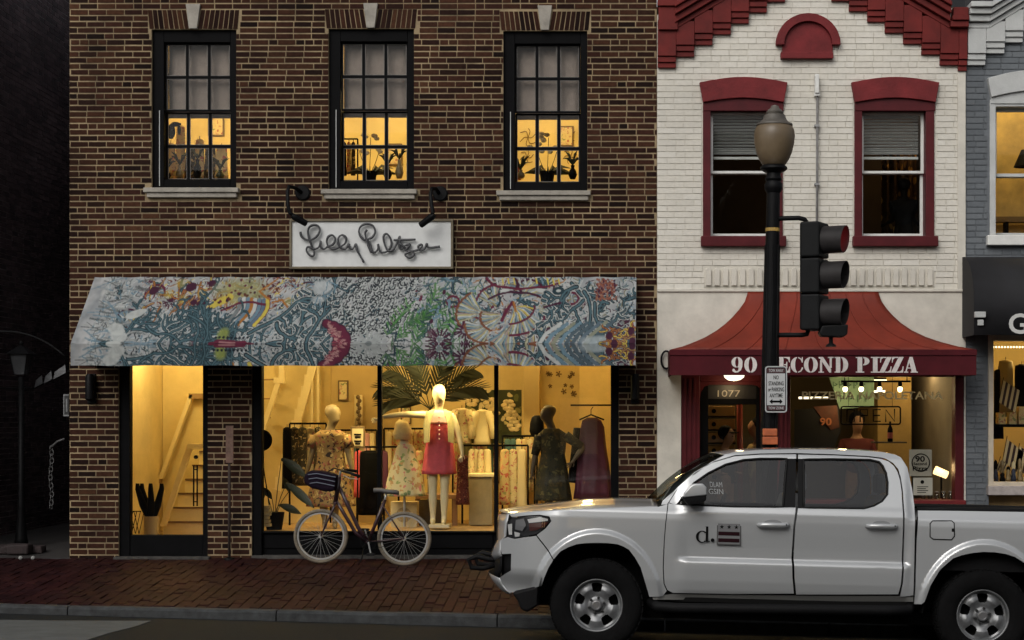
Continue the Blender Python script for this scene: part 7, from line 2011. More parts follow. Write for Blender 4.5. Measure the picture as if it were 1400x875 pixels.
# child-size dress on a stand
cd = thing('dress_form', 'pale floral child dress on a low form beside the white mannequin', 'dress form', P(552, 722, .8))
FL3 = floral_mat('pale_garden_print', [(.50, .30, .14), (.30, .36, .14), (.60, .22, .20), (.62, .55, .30), (.20, .26, .12)], 20, (.62, .54, .32))
dress('dress', FL3, cd, .8, [(607, 545, 563), (614, 541, 567), (624, 539, 569), (640, 534, 574), (660, 529, 578), (678, 526, 581)], .6, 36, .08, 11)
skin('form', [[(P(553, 640, .8), (.10, .08)), (P(553, 622, .8), (.085, .07)), (P(553, 609, .8), (.09, .06)), (P(552, 601, .8), .038), (P(551, 592, .8), (.055, .06)), (P(550, 582, .8), (.06, .066)), (P(549, 577, .8), .03)]], M_man, cd)
MB().tube([P(553, 676, .8), P(553, 720, .8)], .015, 8).build('stand', M_alu, cd)
dress('bonnet', mat('pale_straw_cloth', (.55, .44, .22), .8, var=.15, scale=20), cd, .8, [(574, 545, 553), (578, 541, 558), (586, 539.5, 562), (594, 537, 564), (601, 540, 562)], .85, 24, .05, 7)
# maroon dress on a hanger at the right
hd_ = thing('hanging_dress', 'maroon sleeveless dress hanging at the right of the display', 'dress', P(810, 690, .75))
dress('dress', mat('maroon_satin', (.075, .012, .030), .55, var=.25, scale=5), hd_, .75, [(571, 803, 815), (575, 796, 822), (584, 794, 826), (610, 792, 828), (640, 790, 832), (682, 786, 837)], .35, 36, .10, 8)
MB().tube([P(792, 574, .75), P(808, 567, .75), P(826, 574, .75)], .010, 6).tube([P(808, 567, .75), P(808, 560, .75), P(811, 556, .75)], .005, 6).build('hanger', M_black, hd_)
MB().tube([P(780, 554, .75), P(838, 554, .75)], .010, 6).tube([P(838, 554, .75), Vector((PX(838, .75), .75, .285))], .012, 6).build('rail', M_black, hd_)
MB().tube([P(790, 585, .82), P(785, 660, .82)], [.05, .08], 10).build('dark_wrap', M_black, hd_, smooth=True)
wig = thing('hat_form', 'black rounded hat form beside the dark mannequin', 'hat', P(735, 600, 1.0))
dress('crown', M_black, wig, 1.0, [(568, 731, 738), (571, 727, 741), (578, 725, 743), (590, 724, 744), (597, 727, 741)], .9, 24)
MB().tube([P(734, 597, 1.0), Vector((PX(734, 1.0), 1.0, .285))], .012, 6).build('stand', M_black, wig)

# ---------------------------------------------------------------- racks, furniture, panels
def rack(name, label, Y, a, b, py, garments, legs=True, floor=.285):
    t = thing(name, label, 'clothes rack', (PX((a + b) / 2, Y), Y, floor))
    MB().tube([P(a, py, Y), P(b, py, Y)], .012, 8).build('rail', M_black, t, smooth=True)
    if legs:
        for x in (a, b): MB().tube([P(x, py, Y), (PX(x, Y), Y, floor)], .012, 8).build('leg', M_black, t, smooth=True)
    return t
def garment(label, Y, a, b, p0, p1, m, grp, flute=.12, dy=0.0):
    t = thing('garment', label, 'garment', P((a + b) / 2, p1, Y + dy), grp)
    c = (a + b) / 2; w = (b - a) / 2
    dress('cloth', m, t, Y + dy, [(p0, c - w * .3, c + w * .3), (p0 + 2, c - w * .8, c + w * .8), (p0 + 9, c - w * .85, c + w * .85), ((p0 + p1) / 2, c - w * .85, c + w * .85), (p1, c - w, c + w)], .45, 22, flute, 6)
    MB().tube([P(c, p0 - 4, Y + dy), P(c, p0, Y + dy)], .004, 5).build('hook', M_black, t)
    return t
FLd = floral_mat('dark_vine_print', [(.05, .04, .03), (.45, .36, .18), (.03, .03, .03), (.22, .16, .07), (.10, .07, .04)], 30, (.05, .045, .03))
FLw = floral_mat('cream_sprig_print', [(.55, .44, .24), (.40, .15, .13), (.22, .26, .12), (.62, .52, .30), (.50, .30, .20)], 26, (.60, .50, .28))
FLr = floral_mat('red_bloom_print', [(.42, .10, .07), (.55, .40, .20), (.30, .05, .05), (.25, .25, .10), (.55, .25, .15)], 24, (.50, .38, .18))
rack('clothes_rack', 'dark clothes rack behind the left mannequin', 1.3, 396, 446, 579, None)
for k, (a, b, p1, m) in enumerate(((386, 399, 668, M_black), (396, 409, 664, FLd), (407, 420, 664, FLd), (417, 431, 660, FLw), (429, 441, 652, FLd))):
    garment(('black', 'dark printed', 'second dark printed', 'cream printed', 'rightmost dark printed')[k] + ' garment on the rack behind the left mannequin', 1.3, a, b, 584, p1, m, 'garments on the left rack', dy=(k % 2) * .05)
rack('clothes_rack', 'low clothes rack between the left and white mannequins', 1.5, 488, 545, 611, None)
for k, (a, b, p1, m) in enumerate(((484, 497, 680, M_pink), (494, 508, 656, FLw), (489, 524, 704, M_black), (519, 531, 676, mat('plum_cloth', (.09, .02, .05), .8)), (566, 580, 672, FLr))):
    garment(('coral pink', 'cream printed', 'long black', 'plum', 'red printed')[k] + ' garment on the low rack by the white mannequin', 1.5, a, b, 616, p1, m, 'garments on the low middle rack', dy=(k % 2) * .05)
rack('clothes_rack', 'clothes rack under the floral panel', 1.6, 632, 722, 609, None)
for k, (a, b, p1, m) in enumerate(((640, 649, 648, FLw), (647, 655, 650, mat('ivory_cloth', (.58, .48, .27), .8)), (653, 662, 648, FLw), (661, 672, 652, M_stairwhite), (683, 697, 690, FLr), (695, 708, 694, FLw), (707, 720, 700, mat('ivory_cloth', (.58, .48, .27), .8)))):
    garment(('first', 'second', 'third', 'fourth', 'fifth, red printed', 'sixth', 'rightmost')[k] + ' garment from the left on the rack under the floral panel', 1.6, a, b, 614, p1, m, 'garments on the right rack', dy=(k % 2) * .05)
garment('dark red checked garment held beside the white mannequin', .9, 624, 641, 622, 690, floral_mat('red_check', [(.10, .02, .02), (.30, .16, .08), (.05, .015, .015)], 40, (.14, .04, .03)), 'loose garments')
ORD = ['first', 'second', 'third', 'fourth', 'fifth', 'sixth', 'seventh', 'eighth', 'ninth', 'tenth', 'eleventh', 'twelfth', 'thirteenth', 'fourteenth']
rg2 = random.Random(77)
PAL = [FLw, FLr, FLd, mat('ivory_cloth', (.58, .48, .27), .8), M_stairwhite, M_pinkpale, mat('olive_cloth', (.14, .13, .05), .8), mat('teal_cloth', (.05, .11, .11), .8), FLr, FLw]
for nm, Yr, a, b, p0, p1, n_ in (('far rack behind the left mannequin', 2.1, 455, 512, 592, 655, 8), ('far rack behind the child dress', 2.2, 528, 592, 590, 650, 9), ('far rack right of the white mannequin', 2.6, 622, 712, 602, 662, 12), ('far rack beside the dark mannequin', 1.8, 690, 728, 600, 680, 5)):
    rack('clothes_rack', 'thin dark ' + nm, Yr, a - 3, b + 3, p0 - 4, None, floor=FL)
    for k in range(n_):
        x_ = a + (b - a) * (k + .5) / n_; w_ = (b - a) / n_ * .62
        garment(ORD[k] + ' garment from the left on the ' + nm, Yr, x_ - w_, x_ + w_, p0, p1 + rg2.uniform(-10, 8), rg2.choice(PAL), 'garments on the ' + nm, dy=rg2.uniform(-.04, .04))
for k, (a, b, p0, p1, w_) in enumerate(((619, 644, 558, 606, 'lace'), (648, 671, 560, 608, 'white'))):
    t_ = garment(w_ + ' blouse hung before the floral panel', 2.0, a, b, p0, p1, M_stairwhite if k else FLw, 'blouses before the floral panel', .06)
    for s_ in (-1, 1): MB().tube([P((a + b) / 2 + s_ * 8, p0 + 4, 2.0), P((a + b) / 2 + s_ * 14, p0 + 22, 1.95), P((a + b) / 2 + s_ * 15, p0 + 40, 1.95)], [.05, .05, .04], 10).build('sleeve', M_stairwhite if k else FLw, t_, smooth=True)
for k, (a, b, c, d, w_) in enumerate(((523, 545, 560, 592, 'left'), (548, 562, 556, 580, 'middle'), (462, 476, 520, 548, 'upper left'))):
    t_ = thing('framed_picture', 'small brown framed picture on the rear shop wall, %s one' % w_, 'picture', P((a + b) / 2, d, 2.3 if k == 2 else 4.8), 'pictures on the rear shop wall')
    yy = 2.37 if k == 2 else 4.86
    MB().pbox(a, b, c, d, yy, yy + .03).build('frame', mat('brown_frame', (.13, .08, .03), .6), t_, bevel=.005)
    MB().pbox(a + 2, b - 2, c + 2, d - 2, yy - .004, yy).build('print', FLw, t_)
cab = thing('display_cabinet', 'taupe display cabinet below the rack in the middle pane', 'cabinet', P(657, 722, 1.15))
MB().pbox(641, 673, 652, 718, 1.15, 1.6).build('carcass', mat('taupe_board', (.26, .20, .10), .7, var=.15, scale=8), cab, bevel=.006)
MB().pbox(639, 675, 648, 652, 1.13, 1.62).build('top', M_stairwhite, cab, bevel=.004)
tbl = thing('display_table', 'brown wooden display table behind the white mannequin', 'table', P(605, 715, 1.3))
MB().pbox(568, 626, 676, 682, 1.2, 1.7).build('top', mat('brown_table_wood', (.20, .10, .04), .5, var=.25), tbl, bevel=.005)
for a, b in ((571, 1.24), (622, 1.24), (571, 1.66), (622, 1.66)): MB().box(PX(a, b) - .03, PX(a, b) + .03, b - .02, b + .02, .285, PZ(682, b)).build('leg', mat('brown_table_wood', (.20, .10, .04), .5), tbl)
pb = thing('paper_bag', 'pale carrier bag with a round emblem below the child dress', 'bag', P(551, 722, .95))
MB().pbox(534, 570, 686, 722, .95, 1.15).build('body', mat('cream_paper', (.52, .42, .22), .8, var=.12), pb, bevel=.006)
MB().prism([(PX(552, .95) + .09 * math.cos(t), PZ(704, .95) + .09 * math.sin(t)) for t in np.linspace(0, 2 * pi, 25)[:-1]], .944, .949).build('emblem', mat('tan_emblem', (.30, .21, .09), .8, var=.4, scale=30), pb)
stg = thing('sign_stand', 'small framed notice on a stand beside the left mannequin', 'sign', P(489, 722, .9))
MB().pbox(479, 499, 583, 613, .9, .92).build('frame', mat('brown_frame', (.13, .08, .03), .6), stg, bevel=.004)
MB().pbox(481.5, 496.5, 586, 610, .894, .9).build('paper', mat('cream_card', (.55, .45, .25), .8), stg)
for k, (py, w_) in enumerate(((593, 10), (596.5, 8), (602, 10), (605.5, 7))): MB().pbox(489 - w_ / 2, 489 + w_ / 2, py, py + 2.2, .889, .8935).build('text_line', M_ink, stg)
MB().tube([P(489, 613, .91), (PX(489, .91), .91, .285)], .010, 6).build('post', M_black, stg)
pil = thing('carved_column', 'dark twisted column on the wall behind the notice', 'column', P(492, 585, 2.35))
MB().tube([P(490, 585, 2.35), P(490, 540, 2.35)], .05, 10).build('shaft', mat('cream_card', (.55, .45, .25), .8), pil, smooth=True)
for k in range(9): MB().ell(P(489.5 + (k % 2) * 2, 583 - k * 5, 2.29), (.028, .02, .03), 8, 6).build('carving', mat('brown_frame', (.13, .08, .03), .6), pil)
# floral wall panel
fp = thing('floral_wall_panel', 'large green and cream floral panel on the rear wall', 'panel', P(680, 610, 2.2))
FLp = floral_mat('leafy_garden_print', [(.05, .06, .02), (.50, .42, .20), (.10, .11, .04), (.60, .50, .30), (.22, .20, .07), (.03, .035, .015)], 13, (.04, .045, .02))
MB().pbox(636, 713, 533, 606, 2.2, 2.23).build('canvas', FLp, fp)
for k in range(7):
    a, b = 645 + (k * 29) % 62, 548 + (k * 17) % 48
    pet = MB(); c = P(a, b, 2.195)
    for i in range(6):
        t = 2 * pi * i / 6; pet.ell(c + Vector((.05 * math.cos(t), 0, .05 * math.sin(t))), (.045, .008, .03), 8, 5)
    pet.build('blossom', mat('cream_blossom', (.62, .50, .28), .8, var=.3, scale=20), fp, smooth=True)
flz = thing('flower_wall_stickers', 'small dark flower drawings on the ochre shop wall', 'wall decal', P(768, 530, 2.5))
MB().pbox(739, 792, 490, 690, 2.5, 2.55).build('wall_board', M_plaster, flz)
rf = random.Random(4)
for k in range(12):
    c = P(rf.uniform(742, 788), rf.uniform(508, 545), 2.49); s = rf.uniform(.022, .04); fl = MB()
    for i in range(5):
        t = 2 * pi * i / 5 + k; fl.tube([c, c + Vector((s * math.cos(t), 0, s * math.sin(t)))], [.004, .009], 5)
    fl.build('flower', mat('brown_ink', (.16, .10, .04), .8), flz)
# palm
palm = thing('potted_palm', 'dark feathery palm spreading behind the white mannequin', 'plant', P(590, 722, 1.3))
M_palm = mat('dark_palm_leaf', (.020, .026, .010), .6, var=.3)
base = P(588, 560, 1.3)
MB().tube([(base.x, 1.3, .3), base], .03, 8).lathe([(.13, 0), (.17, .3), (.15, .3), (.12, .03)], (base.x, 1.3, .29), 14, closed=True).build('trunk', mat('palm_stem', (.07, .05, .025), .8), palm, smooth='auto')
rp_ = random.Random(6)
for k, (ex, ey, dy) in enumerate(((524, 552, 0), (520, 530, .1), (532, 506, .2), (565, 494, .1), (612, 490, -.1), (646, 505, .1), (658, 530, 0))):
    tip = P(ex, ey, 1.3 + dy); ctrl = base.lerp(tip, .5) + Vector((0, 0, .20)); fr = MB()
    pts = [base * (1 - t) ** 2 + ctrl * 2 * t * (1 - t) + tip * t * t for t in np.linspace(0, 1, 15)]
    fr.tube(pts, .006, 5)
    for i in range(3, 15):
        tg = (pts[i] - pts[i - 1]).normalized(); sdv = tg.cross(Vector((0, -1, 0))).normalized()
        for s in (-1, 1):
            l = .27 * math.sin(pi * (i + 2) / 18) + .05
            e = pts[i] + (tg * .85 + sdv * s * .5 + Vector((0, 0, -.26))) * l + Vector((0, rp_.uniform(-.05, .05), 0)); wv_ = tg * .022
            fr.add([pts[i] - wv_, pts[i] + wv_, pts[i].lerp(e, .6) + wv_ * 1.1, e, pts[i].lerp(e, .6) - wv_ * 1.1], [(0, 1, 2, 3, 4)])
    fr.build('frond', M_palm, palm)
# broad-leaved plant in the left pane
pl = thing('broad_leaved_plant', 'dark broad-leaved plant in the lower left of the display', 'plant', P(375, 724, .5))
MB().lathe([(.09, 0), (.12, .2), (.11, .2), (.08, .02)], P(375, 724, .5), 14, closed=True).build('pot', M_black, pl, smooth='auto')
for k, (sx, sy, ex, ey, w, dy) in enumerate(((385, 627, 420, 650, 14, 0), (360, 665, 352, 690, 12, .05), (392, 660, 430, 692, 13, -.05), (382, 690, 412, 700, 11, 0), (372, 682, 357, 663, 9, .1), (395, 672, 388, 650, 8, .1))):
    a, b = P(sx, sy, .5 + dy), P(ex, ey, .5 + dy - .1); d = b - a; nrm = Vector((-d.z, 0, d.x)).normalized(); W = PS(w) / 2
    lf = MB(); n = 8; vs = []
    for i in range(n + 1):
        t = i / n; ww = W * math.sin(pi * min(1, t * .92 + .06)) ; c = a + d * t + Vector((0, .03 * math.sin(pi * t), -.02 * t * t))
        vs += [c + nrm * ww + Vector((0, -.02, 0)), c, c - nrm * ww + Vector((0, -.02, 0))]
    lf.add(vs, [(3 * i + j, 3 * i + j + 1, 3 * i + j + 4, 3 * i + j + 3) for i in range(n) for j in (0, 1)])
    lf.build('leaf', M_palm, pl, smooth=True, thick=.002)
    MB().tube([P(375, 710, .5), P((375 + sx) / 2, (700 + sy) / 2, .5 + dy), a], .005, 5).build('leaf_stem', M_palm, pl)
fan = thing('round_fan', 'round black fan at the left edge of the display', 'fan', P(360, 722, .55))
MB().lathe([(.005, 0), (.10, .004), (.128, .01), (.128, .014), (.005, .014)], P(357, 602, .55), 24, 'y').build('disc', M_black, fan, smooth='auto')
MB().tube([P(357, 618, .56), P(368, 690, .56), P(372, 722, .56)], .008, 6).build('stem', M_black, fan)
box = thing('stacked_booklets', 'short stack of pale booklets at the bottom left of the display', 'booklets', P(365, 722, .3))
for k in range(6): MB().pbox(357 + (k % 2), 369 - (k % 3), 716 - k * 5, 720 - k * 5, .3, .42).build('booklet', mat('ivory_cloth', (.58, .48, .27), .8), box)
# goods behind the upper sash windows
for k, (px, lab) in enumerate(((505, 'middle'), (748, 'right'))):
    y = .45; t = thing('orchid', 'dark potted orchid behind the %s upper sash window' % lab, 'plant', P(px, 252, y), 'orchids on the upper sills')
    MB().lathe([(.07, 0), (.09, .13), (.08, .13), (.06, .02)], P(px, 250, y), 12, closed=True).build('pot', M_black, t, smooth='auto')
    for i in range(9):
        an = i * 2.4; r = .16 + .05 * (i % 3); c = P(px, 240, y); e = c + Vector((r * math.cos(an) * 1.3, .5 * r * math.sin(an), .02 + .05 * (i % 2)))
        mdl = c.lerp(e, .5) + Vector((0, 0, .07)); nn = Vector((0, .03, .022))
        MB().add([c - nn * .3, c + nn * .3, mdl + nn, e, mdl - nn], [(0, 1, 2, 3, 4)]).build('leaf', M_palm, t, thick=.004)
    for i, (ex, ey) in enumerate(((-14, 205), (2, 188), (13, 208))):
        pts = [P(px, 240, y), P(px + ex * .6, (240 + ey) / 2, y), P(px + ex, ey, y)]
        MB().tube(spline(pts, 5), .004, 5).build('stalk', M_palm, t)
        fl = MB(); c = P(px + ex, ey, y)
        for j in range(5 if i == 1 else 3): fl.ell(c + Vector((random.uniform(-.09, .09), 0, random.uniform(-.05, .07))), (.035, .01, .025), 7, 5)
        fl.build('blossom', mat('pale_orchid_petal', (.45, .33, .16), .7, var=.3, scale=25), t, smooth=True)
for k, (a, b, p1, m, c) in enumerate(((466, 474, 240, M_black, 'black'), (474, 480, 238, FLr, 'red printed'), (480, 486, 240, FLd, 'dark printed'))):
    garment(c + ' garment hanging in the middle upper window', 1.0, a, b, 194, p1, m, 'garments in the middle upper window')
r_ = thing('upper_rail', 'dark garment rail in the middle upper window', 'clothes rail', P(476, 248, 1.0))
MB().tube([P(464, 190, 1.0), P(489, 190, 1.0)], .010, 6).tube([P(464, 190, 1.0), P(464, 262, 1.0)], .010, 6).tube([P(489, 190, 1.0), P(489, 262, 1.0)], .010, 6).build('frame', M_black, r_)
for k, (a, b, p0, p1, m, c) in enumerate(((226, 241, 196, 244, FLw, 'leftmost cream printed'), (240, 254, 172, 244, FLw, 'tall cream printed'), (253, 268, 200, 244, FLd, 'dark printed'), (266, 280, 190, 244, FLw, 'cream printed middle'), (279, 296, 198, 246, FLd, 'dark leafy printed'), (294, 312, 200, 244, FLw, 'rightmost cream printed'))):
    garment(c + ' garment in the left upper window', .8, a, b, p0, p1, m, 'garments in the left upper window', .2)
orn = thing('dark_ornament', 'dark bird shaped ornament in the left upper window', 'ornament', P(236, 198, .6))
MB().ell(P(234, 180, .6), (.05, .03, .09), 10, 7).ell(P(240, 170, .6), (.06, .03, .03), 10, 7).ell(P(245, 178, .6), (.02, .02, .06), 8, 6).build('body', M_black, orn, smooth=True)
for k, (px, py, s, c) in enumerate(((722, 188, 1, 'left'), (775, 185, 1, 'right'), (720, 215, .8, 'lower left'), (779, 214, .8, 'lower right'))):
    t = thing('wall_sketch', 'faint brown flower sketch on the wall in the right upper window, %s one' % c, 'wall decal', P(px, py, 2.88), 'flower sketches upstairs'); c0_ = P(px, py, 2.88); f_ = MB()
    for i in range(6):
        an = pi * 2 * i / 6 + k; f_.tube(spline([c0_, c0_ + Vector((.05 * math.cos(an), 0, .09 * s * math.sin(an))), c0_ + Vector((.12 * s * math.cos(an + .5), 0, .12 * s * math.sin(an + .5)))], 4), .006, 4)
    f_.build('drawing', mat('brown_ink', (.16, .10, .04), .8), t)
for k, (px, py, m_, w_) in enumerate(((228, 244, M_black, 'left window, far left'), (246, 245, M_mandark, 'left window, centre'), (270, 244, M_black, 'left window, right of centre'), (301, 244, M_palm, 'left window, far right'), (530, 245, M_black, 'middle window, right'), (546, 244, M_mandark, 'middle window, far right'), (712, 244, M_mandark, 'right window, far left'), (783, 245, M_black, 'right window, far right'))):
    t_ = thing('sill_ornament', 'small dark ornament on the upper sill, ' + w_, 'ornament', P(px, py, .42), 'ornaments on the upper sills'); hh_ = .10 + .06 * (k % 3)
    MB().lathe([(.03, 0), (.05, hh_ * .3), (.04, hh_ * .6), (.018, hh_ * .8), (.024, hh_)], P(px, py, .42), 10).build('vase', m_, t_, smooth=True)
    for i in range(7):
        an = i * .9 + k; e = P(px, py, .42) + Vector((.11 * math.cos(an), .04 * math.sin(an), hh_ + .10 + .07 * math.sin(an * 2.3))); b_ = P(px, py, .42) + Vector((0, 0, hh_))
        MB().tube([b_, b_.lerp(e, .5) + Vector((0, 0, .04)), e], [.004, .016, .002], 5).build('twig', M_palm, t_)
for k, (a, b, c, d, w_) in enumerate(((284, 306, 160, 186, 'left window'), (528, 550, 196, 226, 'middle window'), (764, 784, 172, 200, 'right window'))):
    t_ = thing('framed_picture', 'framed picture on the wall upstairs, ' + w_, 'picture', P((a + b) / 2, d, 2.85), 'pictures upstairs')
    MB().pbox(a, b, c, d, 2.86, 2.89).build('frame', mat('brown_frame', (.13, .08, .03), .6), t_, bevel=.005)
    MB().pbox(a + 2, b - 2, c + 2, d - 2, 2.855, 2.86).build('print', FLw, t_)
vs_ = thing('red_vase', 'small red vase at the left of the right upper window', 'vase', P(709, 244, .5))
MB().lathe([(.03, 0), (.05, .06), (.035, .13), (.02, .16), (.028, .18)], P(709, 246, .5), 12).build('vase', mat('red_glaze', (.25, .03, .03), .3), vs_, smooth=True)

# ---------------------------------------------------------------- pizzeria contents and people
sh = thing('box_shelf', 'shelf of stacked kraft pizza boxes behind the pizzeria door', 'shelf', P(985, 690, 1.5))
M_kraft = mat('kraft_cardboard', (.40, .26, .09), .85, var=.15, scale=8)
for k in range(6):
    p0 = 554 + k * 18
    MB().pbox(966, 1006, p0 + 15, p0 + 17, 1.45, 1.9).build('shelf_board', M_black, sh)
    MB().pbox(968, 1005, p0 + 1, p0 + 15, 1.48, 1.88).build('pizza_box', M_kraft, sh, bevel=.006)
    MB().lathe([(.028, 0), (.028, .002)], P(976, p0 + 8, 1.475), 12, 'y').build('stamp', M_ink, sh)
rp2 = thing('red_pipe', 'red upright pipe beside the kraft boxes behind the door', 'pipe', P(1012, 690, 1.3))
MB().tube([P(1012, 690, 1.3), P(1012, 620, 1.3), P(1011, 552, 1.3)], .036, 10).build('pipe', mat('red_enamel', (.32, .05, .03), .4), rp2, smooth=True)
def person(label, Y, head_top, chin, sh_w, arms, top_m, skin_m, hair_m, facing, floor=.03, group='people in the pizzeria', cap=False):
    """standing person: one body, hair and shirt as parts"""
    hx, hy = head_top; H = P(hx, hy, Y); s = (H.z - floor) / 1.72
    t = thing('person', label, 'person', (H.x, Y, floor), group)
    fx, fy = facing; Cn = H - Vector((0, 0, .225 * s)); N = Cn - Vector((fx * .03, fy * .03, .05 * s)); hip = Vector((N.x, Y, floor + .92 * s))
    chest = N - Vector((0, 0, .17 * s)); pel = hip
    sx, sy = -fy, fx        # shoulder line
    ch = [[(pel, (.15 * s, .11 * s)), (pel.lerp(chest, .5), (.135 * s, .10 * s)), (chest, (.155 * s, .105 * s)), (N - Vector((0, 0, .04 * s)), (.075 * s, .06 * s)), (N + Vector((0, 0, .02 * s)), .052 * s), (Cn + Vector((fx * .03, fy * .03, .022 * s)), (.070 * s, .078 * s)), (Cn.lerp(H, .5) + Vector((fx * .02, fy * .02, 0)), (.100 * s, .116 * s)), (Cn.lerp(H, .82), (.094 * s, .11 * s)), (H + Vector((0, 0, .01)), (.05 * s, .055 * s))]]
    ch.append([(Cn.lerp(H, .5) + Vector((fx * .02, fy * .02, 0)), (.100 * s, .116 * s)), (Cn.lerp(H, .42) + Vector((fx, fy, 0)) * .125 * s, .014 * s)])
    tops = [[(pel + Vector((0, 0, -.06 * s)), (.175 * s, .135 * s)), (pel.lerp(chest, .5), (.16 * s, .125 * s)), (chest, (.18 * s, .13 * s)), (N - Vector((0, 0, .05 * s)), (.09 * s, .075 * s))]]
    for k, sgn in enumerate((-1, 1)):
        S_ = chest + Vector((sx * sgn * .19 * s, sy * sgn * .19 * s, .06 * s)); E_ = S_ + Vector(arms[k][0]) * s; W_ = E_ + Vector(arms[k][1]) * s
        ch.append([(chest, (.155 * s, .105 * s)), (S_, .06 * s), (E_, .043 * s), (W_, .028 * s)]); hand(ch, W_, Vector(arms[k][1]), Vector((0, 0, 1)), s)
        tops.append([(chest, (.18 * s, .13 * s)), (S_, .078 * s), (S_.lerp(E_, .75), .064 * s)])
        L_ = pel + Vector((sx * sgn * .09 * s, sy * sgn * .09 * s, -.08 * s)); F_ = Vector((L_.x, L_.y, floor))
        ch.append([(pel, (.15 * s, .11 * s)), (L_, .095 * s), (L_.lerp(F_, .5), .06 * s), (F_ + Vector((0, 0, .1)), .042 * s), (F_ + Vector((fx * .12, fy * .12, .04)), .04 * s)])
        tops and None
    b = skin('body', ch, skin_m, t)
    skin('shirt', tops, top_m, t)
    hr = MB(); c = Cn.lerp(H, .70) - Vector((fx * .022, fy * .022, 0)); hr.ell(c, (.112 * s, .118 * s, .108 * s), 16, 10)
    hr.build('cap' if cap else 'hair', hair_m, t, smooth=True)
    if cap: MB().ell(c + Vector((fx * .11, fy * .11, .0)), (.06 * s + abs(fx) * .03, .06 * s, .012 * s), 14, 6).build('cap_brim', hair_m, t, smooth=True)
    for sgn in (-1, 1): MB().ell(Cn.lerp(H, .5) + Vector((fx * .098 + sx * sgn * .03, fy * .098 + sy * sgn * .03, -.005)), (.009, .009, .007), 8, 6).build('eye', M_ink, t)
    return t
M_skin = mat('warm_skin', (.34, .19, .11), .6); M_hair = mat('black_hair', (.004, .0035, .0035), .8, spec=.1); M_shirtw = mat('cream_shirt', (.55, .42, .20), .85); M_blackcl = mat('black_tshirt', (.006, .006, .0065), .95, spec=.05)
person('person in a black cap and dark shirt behind the pizzeria door', 1.0, (994, 585), None, 0, [((0, -.05, -.28), (.05, -.2, .02)), ((0, -.05, -.28), (.05, -.2, .02))], M_blackcl, M_skin, M_hair, (.8, -.6), cap=True)
person('person with black hair and cream shirt beside the red pipe', 1.4, (1034, 574), None, 0, [((-.12, -.05, -.25), (-.20, -.12, .05)), ((.05, -.05, -.28), (-.1, -.2, .0))], M_shirtw, M_skin, M_hair, (-.9, -.4))
person('person in a dark red shirt working behind the window sign', 1.9, (1172, 566), None, 0, [((-.05, -.05, -.28), (-.05, -.22, .05)), ((.05, -.05, -.28), (.0, -.22, .05))], mat('dark_red_shirt', (.10, .015, .015), .85), M_skin, M_hair, (0, -1))
# dark figure behind the right upper window
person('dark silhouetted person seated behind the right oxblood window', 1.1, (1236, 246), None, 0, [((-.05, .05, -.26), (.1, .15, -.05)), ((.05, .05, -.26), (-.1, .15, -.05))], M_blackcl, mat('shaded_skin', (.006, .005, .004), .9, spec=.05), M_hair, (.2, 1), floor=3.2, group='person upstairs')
cv_ = thing('gilt_curtain', 'dull gold patterned hanging behind the right oxblood window', 'curtain', P(1225, 320, 2.2))
def cur(u, v): return (PX(1205, 2.2) + (PX(1252, 2.2) - PX(1205, 2.2)) * u, 2.2 + .04 * math.sin(u * 30), PZ(325, 2.2) + (PZ(205, 2.2) - PZ(325, 2.2)) * v)
MB().grid(cur, 40, 6).build('cloth', floral_mat('dull_gold_print', [(.30, .17, .04), (.06, .035, .012), (.38, .22, .05), (.03, .02, .01)], 11, (.06, .035, .012)), cv_, smooth=True, thick=.004)
ceiling_lamp('upstairs_lamp', 'dim hanging lamp behind the right oxblood window', PX(1262, 1.9), 1.9, 6.2, .5, 16.0, (1, .6, .25), 'lamps over the pizzeria')
# menu board, black board, neon sign, posters
mbd = thing('green_menu_board', 'slanting pale green menu board hung in the pizzeria', 'menu board', P(1165, 556, 1.3))
MB().prism([(PX(a, 1.3), PZ(b, 1.3)) for a, b in ((1134, 516), (1195, 514), (1195, 556), (1148, 559))], 1.3, 1.32).build('board', mat('pale_green_board', (.20, .32, .22), .7, var=.12, scale=10), mbd)
for k, (a, b, h) in enumerate(((1142, 522, 9), (1150, 521, 10), (1161, 523, 8), (1170, 521, 10), (1180, 522, 9), (1152, 540, 9), (1163, 541, 8), (1175, 540, 10), (1186, 540, 9))):
    MB().tube([P(a - 2.5, b + h, 1.294), P(a - 2.5, b, 1.294), P(a + 2.5, b + h * .4, 1.294), P(a - 1, b + h * .6, 1.294)], .007, 4).build('painted_mark', mat('dark_green_ink', (.04, .10, .06), .7), mbd)
bb = thing('black_notice_board', 'black board with a brick red number ninety hung in the pizzeria', 'sign', P(1125, 612, 1.2))
MB().prism([(PX(a, 1.2), PZ(b, 1.2)) for a, b in ((1086, 560), (1146, 556), (1150, 590), (1140, 612), (1086, 612))], 1.2, 1.22).build('board', mat('chalk_black', (.010, .009, .008), .6), bb)
MB().prism([(PX(a, 1.19), PZ(b, 1.19)) for a, b in ((1112, 556), (1144, 554), (1148, 584), (1136, 588))], 1.19, 1.199).build('rust_panel', mat('rust_panel', (.10, .03, .015), .7, var=.4, scale=9), bb)
text_part('lettering', '90', mat('copper_letter', (.50, .17, .07), .6), bb, (PX(1129, 1.18), 1.182, PZ(576.5, 1.18)), PS(16, 1.18), PS(10.5, 1.18), bold=.02)
None and text_part('lettering', 'pizz', mat('white_vinyl_letter', (.5, .5, .44), .6), bb, (PX(1113, .9), 1.18, PZ(539, .9)), PS(30, .9), PS(8, .9))
nn_ = thing('open_sign', 'unlit tube sign reading open in a rounded frame', 'sign', P(1190, 580, .35))
pts = rrect(1150, 1231, 556, 580, 3, .35)
MB().tube([(x, .35, z) for x, z in pts], .009, 6, True).build('frame_tube', M_black, nn_, smooth=True)
